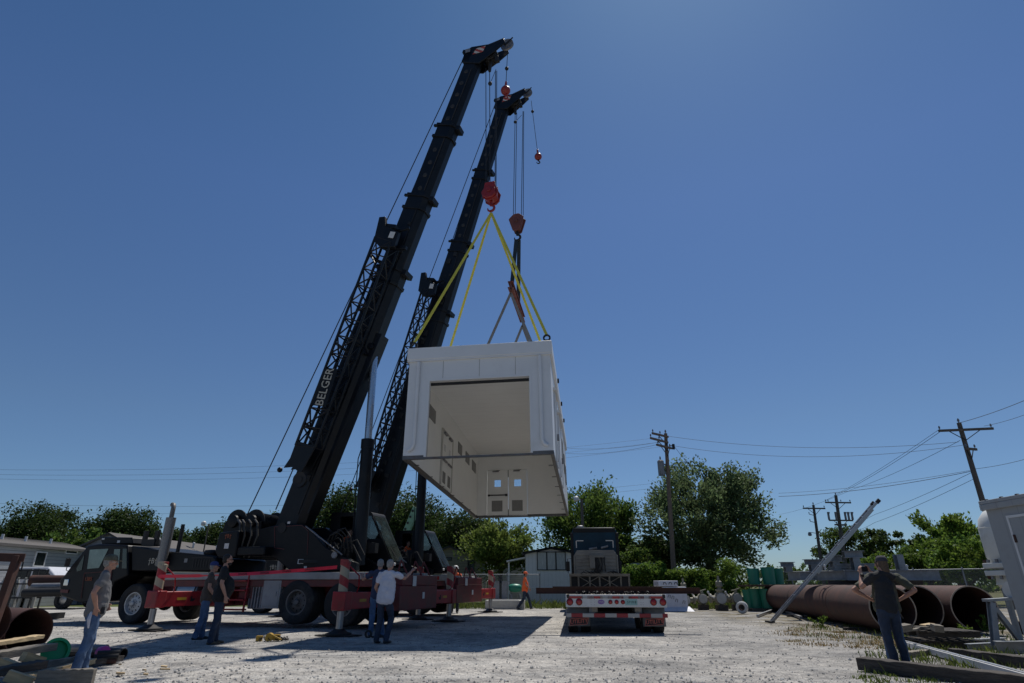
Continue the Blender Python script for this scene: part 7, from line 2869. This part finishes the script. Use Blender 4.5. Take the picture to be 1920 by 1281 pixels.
    for i, l in enumerate(legs):
        kn, an = V(l[0]), V(l[1])
        m.loft([S(hips[i] + V((0, 0, -.03))), S(hips[i].lerp(kn, .5)), S(kn), S(kn.lerp(an, .5) + V((0, -.012, 0))), S(an + V((0, -.005, -.02)))],
               [(.092 * k * build, .104 * k), (.084 * k, .092 * k), (.070 * k, .074 * k), (.068 * k, .070 * k), (.064 * k, .068 * k)], (1, 0, 0), 16)
    tr_ = m.build('trousers', pants, root)
    remesh(tr_, vox, 4)
    folds(tr_, .032)
    if belt:
        m = MB().lathe([(.1, 0), (.1, .035), (.096, .035), (.096, 0)], (0, 0, 0), (0, 0, 1), 24, True)
    for i, l in enumerate(legs):
        an = V(l[1])
        ya = R(l[2])
        dz = l[3] if len(l) > 3 else 0.0
        fd = V((math.sin(ya) * -1, math.cos(ya), -dz)).normalized()
        heel = an + V((0, 0, -.05)) - fd * .06
        m = MB()
        m.loft([S(heel), S(an + fd * .07 + V((0, 0, -.052))), S(an + fd * .17 + V((0, 0, -.062)))], [(.042 * k, .034 * k), (.050 * k, .034 * k), (.044 * k, .022 * k)], (fd.y, -fd.x, 0), 12)
        m.loft([S(an + V((0, 0, .04))), S(an + V((0, 0, -.04)))], [.052 * k, .05 * k], (1, 0, 0), 12)
        so = m.build('shoe', shoes, root)
        remesh(so, .012, 2)
    # hair
    m = MB()
    if hair:
        if longhair:
            m.ball(hp(0, -.035, -.02), (.088 * k, .075 * k, .12 * k), 16, q)
            m.ball(hp(0, -.055, -.10), (.082 * k, .055 * k, .09 * k), 14, q)
        m.ball(hp(0, -.024, .044), (.083 * k, .090 * k, .088 * k), 18, q)
        m.ball(hp(0, -.045, .0), (.078 * k, .064 * k, .075 * k), 14, q)
        ho = m.build('hair', hair, body)
        remesh(ho, .012, 2)
    if beard:
        m = MB().ball(hp(0, .034, -.068), (.062 * k, .064 * k, .05 * k), 12, q)
        m.ball(hp(0, .086, -.036), (.028 * k, .014 * k, .010 * k), 8, q)
        remesh(m.build('beard', beard, body), .010, 2)
    if hat == 'cap':
        m = MB()
        n = 20
        prof = [(0, .142), (.045, .138), (.075, .120), (.092, .085), (.097, .045), (.095, .040)]
        m.lathe(prof, (0, 0, 0), (0, 0, 1), n)
        m.v = [tuple(hp(a, b * 1.10 - .010, c)) for a, b, c in [(x / 1, y / 1, z) for x, y, z in m.v]]
        cp_ = m.build('cap', hatm, root)
        m = MB()
        vs = []
        for i in range(9):
            a = R(30 + i * 15)
            vs.append(hp(.090 * math.cos(a), .098 * math.sin(a) - .008, .047))
            vs.append(hp(.086 * math.cos(a), .098 * math.sin(a) - .005 + .075 * math.sin(a) ** 1.5, .036))
        m.add(vs, [(2 * i, 2 * i + 1, 2 * i + 3, 2 * i + 2) for i in range(8)])
        br = m.build('brim', hatm, cp_)
        so = br.modifiers.new('s', 'SOLIDIFY')
        so.thickness = .006
    elif hat == 'hard':
        m = MB().lathe([(0, .165), (.04, .162), (.08, .14), (.105, .10), (.112, .05), (.135, .042), (.135, .036), (.10, .036)], (0, 0, 0), (0, 0, 1), 22)
        m.v = [tuple(hp(a, b * 1.15, c)) for a, b, c in m.v]
        m.build('hard_hat', hatm, root)
    if glasses:
        m = MB()
        for s in (-1, 1):
            m.ball(hp(s * .033, .096, .012), (.024 * k, .006 * k, .016 * k), 10, q)
            m.tube([hp(s * .056, .092, .016), hp(s * .080, .03, .016), hp(s * .080, -.01, .012)], .003 * k, 5)
        m.tube([hp(-.012, .10, .016), hp(.012, .10, .016)], .004 * k, 5)
        m.build('glasses', glasses, root)
    if vest:
        m = MB()
        m.loft([S(waist + V((0, 0, -.1))), S(waist), S(chest), S(neck + V((0, -.005, -.085)))], [(.176 * build * k, .134 * k), (.176 * build * k, .134 * k), (.188 * build * k, .134 * k), (.125 * build * k, .09 * k)], (1, 0, 0), 18)
        remesh(m.build('vest', vest, root), vox, 3)
    if extras:
        extras(root, S, hp)
    return root

def at(px, py):
    p = G(px, py)
    return (p.x, p.y, gz(p.x, p.y) - .004)

# man at the left, hand on hip, glove in his back pocket
def ex1(root, S, hp):
    m = MB()
    m.loft([S((.17, -.05, .90)), S((.20, -.06, .80)), S((.19, -.04, .68))], [(.035, .018), (.055, .025), (.03, .014)], (1, 0, 0), 12)
    remesh(m.build('glove', 'whitec', root), .01, 2)
    m = MB().box(S((.165, .10, .93)), (.05, .05, .10))
    m.build('phone_pouch', 'charc', root, bevel=.01)
    m = MB()
    n = 22
    vs = []
    for i in range(n):
        a = 2 * math.pi * i / n
        for z in (.955, .995):
            vs.append(S((.170 * math.cos(a), .128 * math.sin(a) - .008, z)))
    m.add(vs, [(2 * i, 2 * ((i + 1) % n), 2 * ((i + 1) % n) + 1, 2 * i + 1) for i in range(n)])
    m.build('belt', 'letterk', root)
person('man in a grey T-shirt, jeans and camouflage cap at the left edge, hand on hip', at(148, 1264), -54, 1.62, lean=(0, .03), belly=.03,
       legs=(((-.10, .04, .50), (-.12, .05, .085), 5), ((.10, .0, .50), (.11, -.06, .085), -10)),
       arms=(((-.27, -.06, 1.20), (-.21, .14, 1.02), (.3, .5, -.8), (1, 0, 0)), ((.285, -.09, 1.20), (.205, .0, .97), (-.15, .05, -1), (-1, .2, 0), .5)),
       shirt='greyc', pants='denim', hair='hairg', hat='cap', hatm='camo', glasses='chrome', vox=.010, extras=ex1)
# pair by the front jack
person('man in a brown T-shirt, jeans and blue cap, half hidden behind the man in black', at(373, 1199), -60, 1.70, lean=(0, .02), belly=.04,
       legs=(((-.10, .05, .5), (-.11, .06, .085), 5), ((.10, -.02, .5), (.12, -.10, .085), -10)),
       arms=(((-.26, .02, 1.18), (-.22, .20, 1.0), (.1, .6, -.6), (1, 0, 0)), ((.25, .0, 1.18), (.22, .16, .97), (-.1, .4, -.9), (-1, 0, 0))),
       shirt='brownc', pants='denim', hair='hairg', hat='cap', hatm='bluecap', shoes='bshoe')
person('heavy bearded man in a black T-shirt and dark jeans, watching with sunglasses on', at(398, 1207), -62, 1.84, lean=(0, -.01), belly=.09, build=1.14,
       legs=(((-.12, .03, .5), (-.14, .05, .085), 8), ((.12, .0, .5), (.14, -.04, .085), -12)),
       arms=(((-.32, -.02, 1.18), (-.31, .06, .94), (0, .15, -1), (1, 0, 0)), ((.33, -.04, 1.18), (.31, .08, .93), (0, .2, -1), (-1, 0, 0))),
       shirt='blackc', pants='denimd', hair='haird', beard='haird', glasses='letterk', shoes='leather', sleeve=.62)
# pair working the outrigger controls
person('man in a navy shirt and jeans, left hand holding the crane deck', at(702, 1195), 4, 1.79, lean=(0, .02),
       legs=(((-.10, .02, .5), (-.10, -.04, .085), 5), ((.10, .10, .52), (.16, .10, .085), -20)),
       arms=(((-.40, .10, 1.30), (-.50, .34, 1.42), (-.2, .9, .3), (0, -.2, -1), .6), ((.25, .02, 1.17), (.24, .2, .98), (0, .5, -.7), (-1, 0, 0))),
       shirt='navyc', pants='denim', hair='hairg', shoes='bshoe')
person('grey haired man in a white T-shirt reaching right to the crane controls', at(715, 1207), -14, 1.72, lean=(.04, .06), belly=.05, build=1.08,
       legs=(((-.10, .06, .5), (-.12, -.02, .09), 5, .1), ((.12, .18, .50), (.10, .02, .085), -10)),
       arms=(((-.25, .0, 1.17), (-.22, .18, 1.0), (.1, .6, -.6), (1, 0, 0)), ((.36, .22, 1.36), (.42, .48, 1.52), (.2, .7, .7), (0, .4, -1), .7)),
       shirt='whitec', pants='denimd', hair='hairg', shoes='bshoe')
# walking man in orange
person('walking man in an orange T-shirt, dark jeans and orange cap, left of the tractor', at(984, 1143), -86, 1.78, lean=(0, .03), belly=.05,
       legs=(((-.10, .22, .52), (-.11, .34, .10), 4, -.2), ((.10, -.04, .50), (.10, -.36, .12), -4, .4)),
       arms=(((-.26, -.06, 1.18), (-.25, .02, .95), (0, .2, -1), (1, 0, 0)), ((.27, .04, 1.17), (.26, .2, .98), (0, .5, -.8), (-1, 0, 0))),
       shirt='orange', pants='denimd', hair='haird', hat='cap', hatm='orange', vox=.018, shoes='bshoe')
# hard-hatted man beyond the far crane
pH = P(855, 1062, 28.5)
person('man in orange vest and white hard hat beyond the farther crane\'s deck', (pH.x, 28.5, 0), 178, 1.94, shirt='orange', pants='denimd', hat='hard', hatm='white', hair='haird', vest='orange', vox=.018, shoes='bshoe')
# operators in the two cabs
def operator(fr, uc, du, dv, dz, label, shirt, mt_vest):
    p = fr.world((uc + du, dv, dz))
    person(label, p, math.degrees(fr.a) - 90, 1.76, lean=(0, -.05),
           legs=(((-.12, .42, .93), (-.13, .48, .5), 0), ((.12, .42, .93), (.13, .48, .5), 0)),
           arms=(((-.27, .10, 1.20), (-.2, .36, 1.16), (0, 1, 0), (0, 0, -1)), ((.27, .10, 1.20), (.2, .36, 1.16), (0, 1, 0), (0, 0, -1))),
           shirt=shirt, pants='denimd', hair='haird', vest=mt_vest, vox=.018, shoes='bshoe', hat='hard' if False else None, group='crane operators')
cabz = rel(735, 1069, .86)[1]
cabu = (rel(638, 980, .86)[0] + rel(662, 980, .86)[0]) / 2
operator(F1, UC1, cabu + .02, 1.12, cabz - .42, 'operator in an orange vest behind the lift cylinder in the nearer crane\'s cab', 'orange', 'orange')
operator(F2, 2.7, cabu + .0, 1.05, cabz - .34, 'operator in an orange vest seated in profile in the farther crane\'s cab', 'orange', 'orange')
# two men at the right
person('man in an olive T-shirt, hands on hips, mostly behind the man filming', at(1686, 1243), -16, 1.62, lean=(.05, .0), belly=.05, build=1.16,
       legs=(((-.11, .0, .5), (-.12, -.02, .085), 5), ((.11, .0, .5), (.12, -.02, .085), -5)),
       arms=(((-.52, -.10, 1.22), (-.20, -.02, 1.03), (.6, .4, -.5), (.6, 0, 1), .5), ((.50, -.12, 1.22), (.20, -.02, 1.03), (-.6, .4, -.5), (-.6, 0, 1), .5)),
       shirt='olivec', pants='denim', hair='hairb', shoes='bshoe', sleeve=.72)
def ex2(root, S, hp):
    m = MB().box(S((-.06, .34, 1.575)), (.13, .05, .085))
    m.cyl(S((-.06, .36, 1.575)), S((-.06, .43, 1.575)), .035, n=14)
    m.build('camera', 'letterk', root, bevel=.008)
    m = MB().lathe([(.032, 0), (.034, .02), (.032, .04)], S((-.20, .20, 1.45)), (.3, .5, .6), 14)
    m.build('wristwatch', 'letterk', root)
person('long haired man in a charcoal T-shirt and dark cap, filming with both hands raised', at(1688, 1250), 4, 1.64, lean=(.05, .02), build=1.0,
       legs=(((-.10, .03, .5), (-.06, .02, .085), 5), ((.10, .03, .5), (.14, .04, .085), -8)),
       arms=(((-.30, .14, 1.26), (-.16, .28, 1.50), (.1, .3, 1), (1, .3, 0), .5), ((.22, .22, 1.30), (.04, .30, 1.52), (-.2, .3, 1), (-1, .3, 0), .5)),
       head=(.15, .0), shirt='charc', pants='denimd', hair='hairb', hat='cap', hatm='capdark', longhair=True, shoes='bshoe', extras=ex2, sleeve=.6)
bpy.context.view_layer.update()
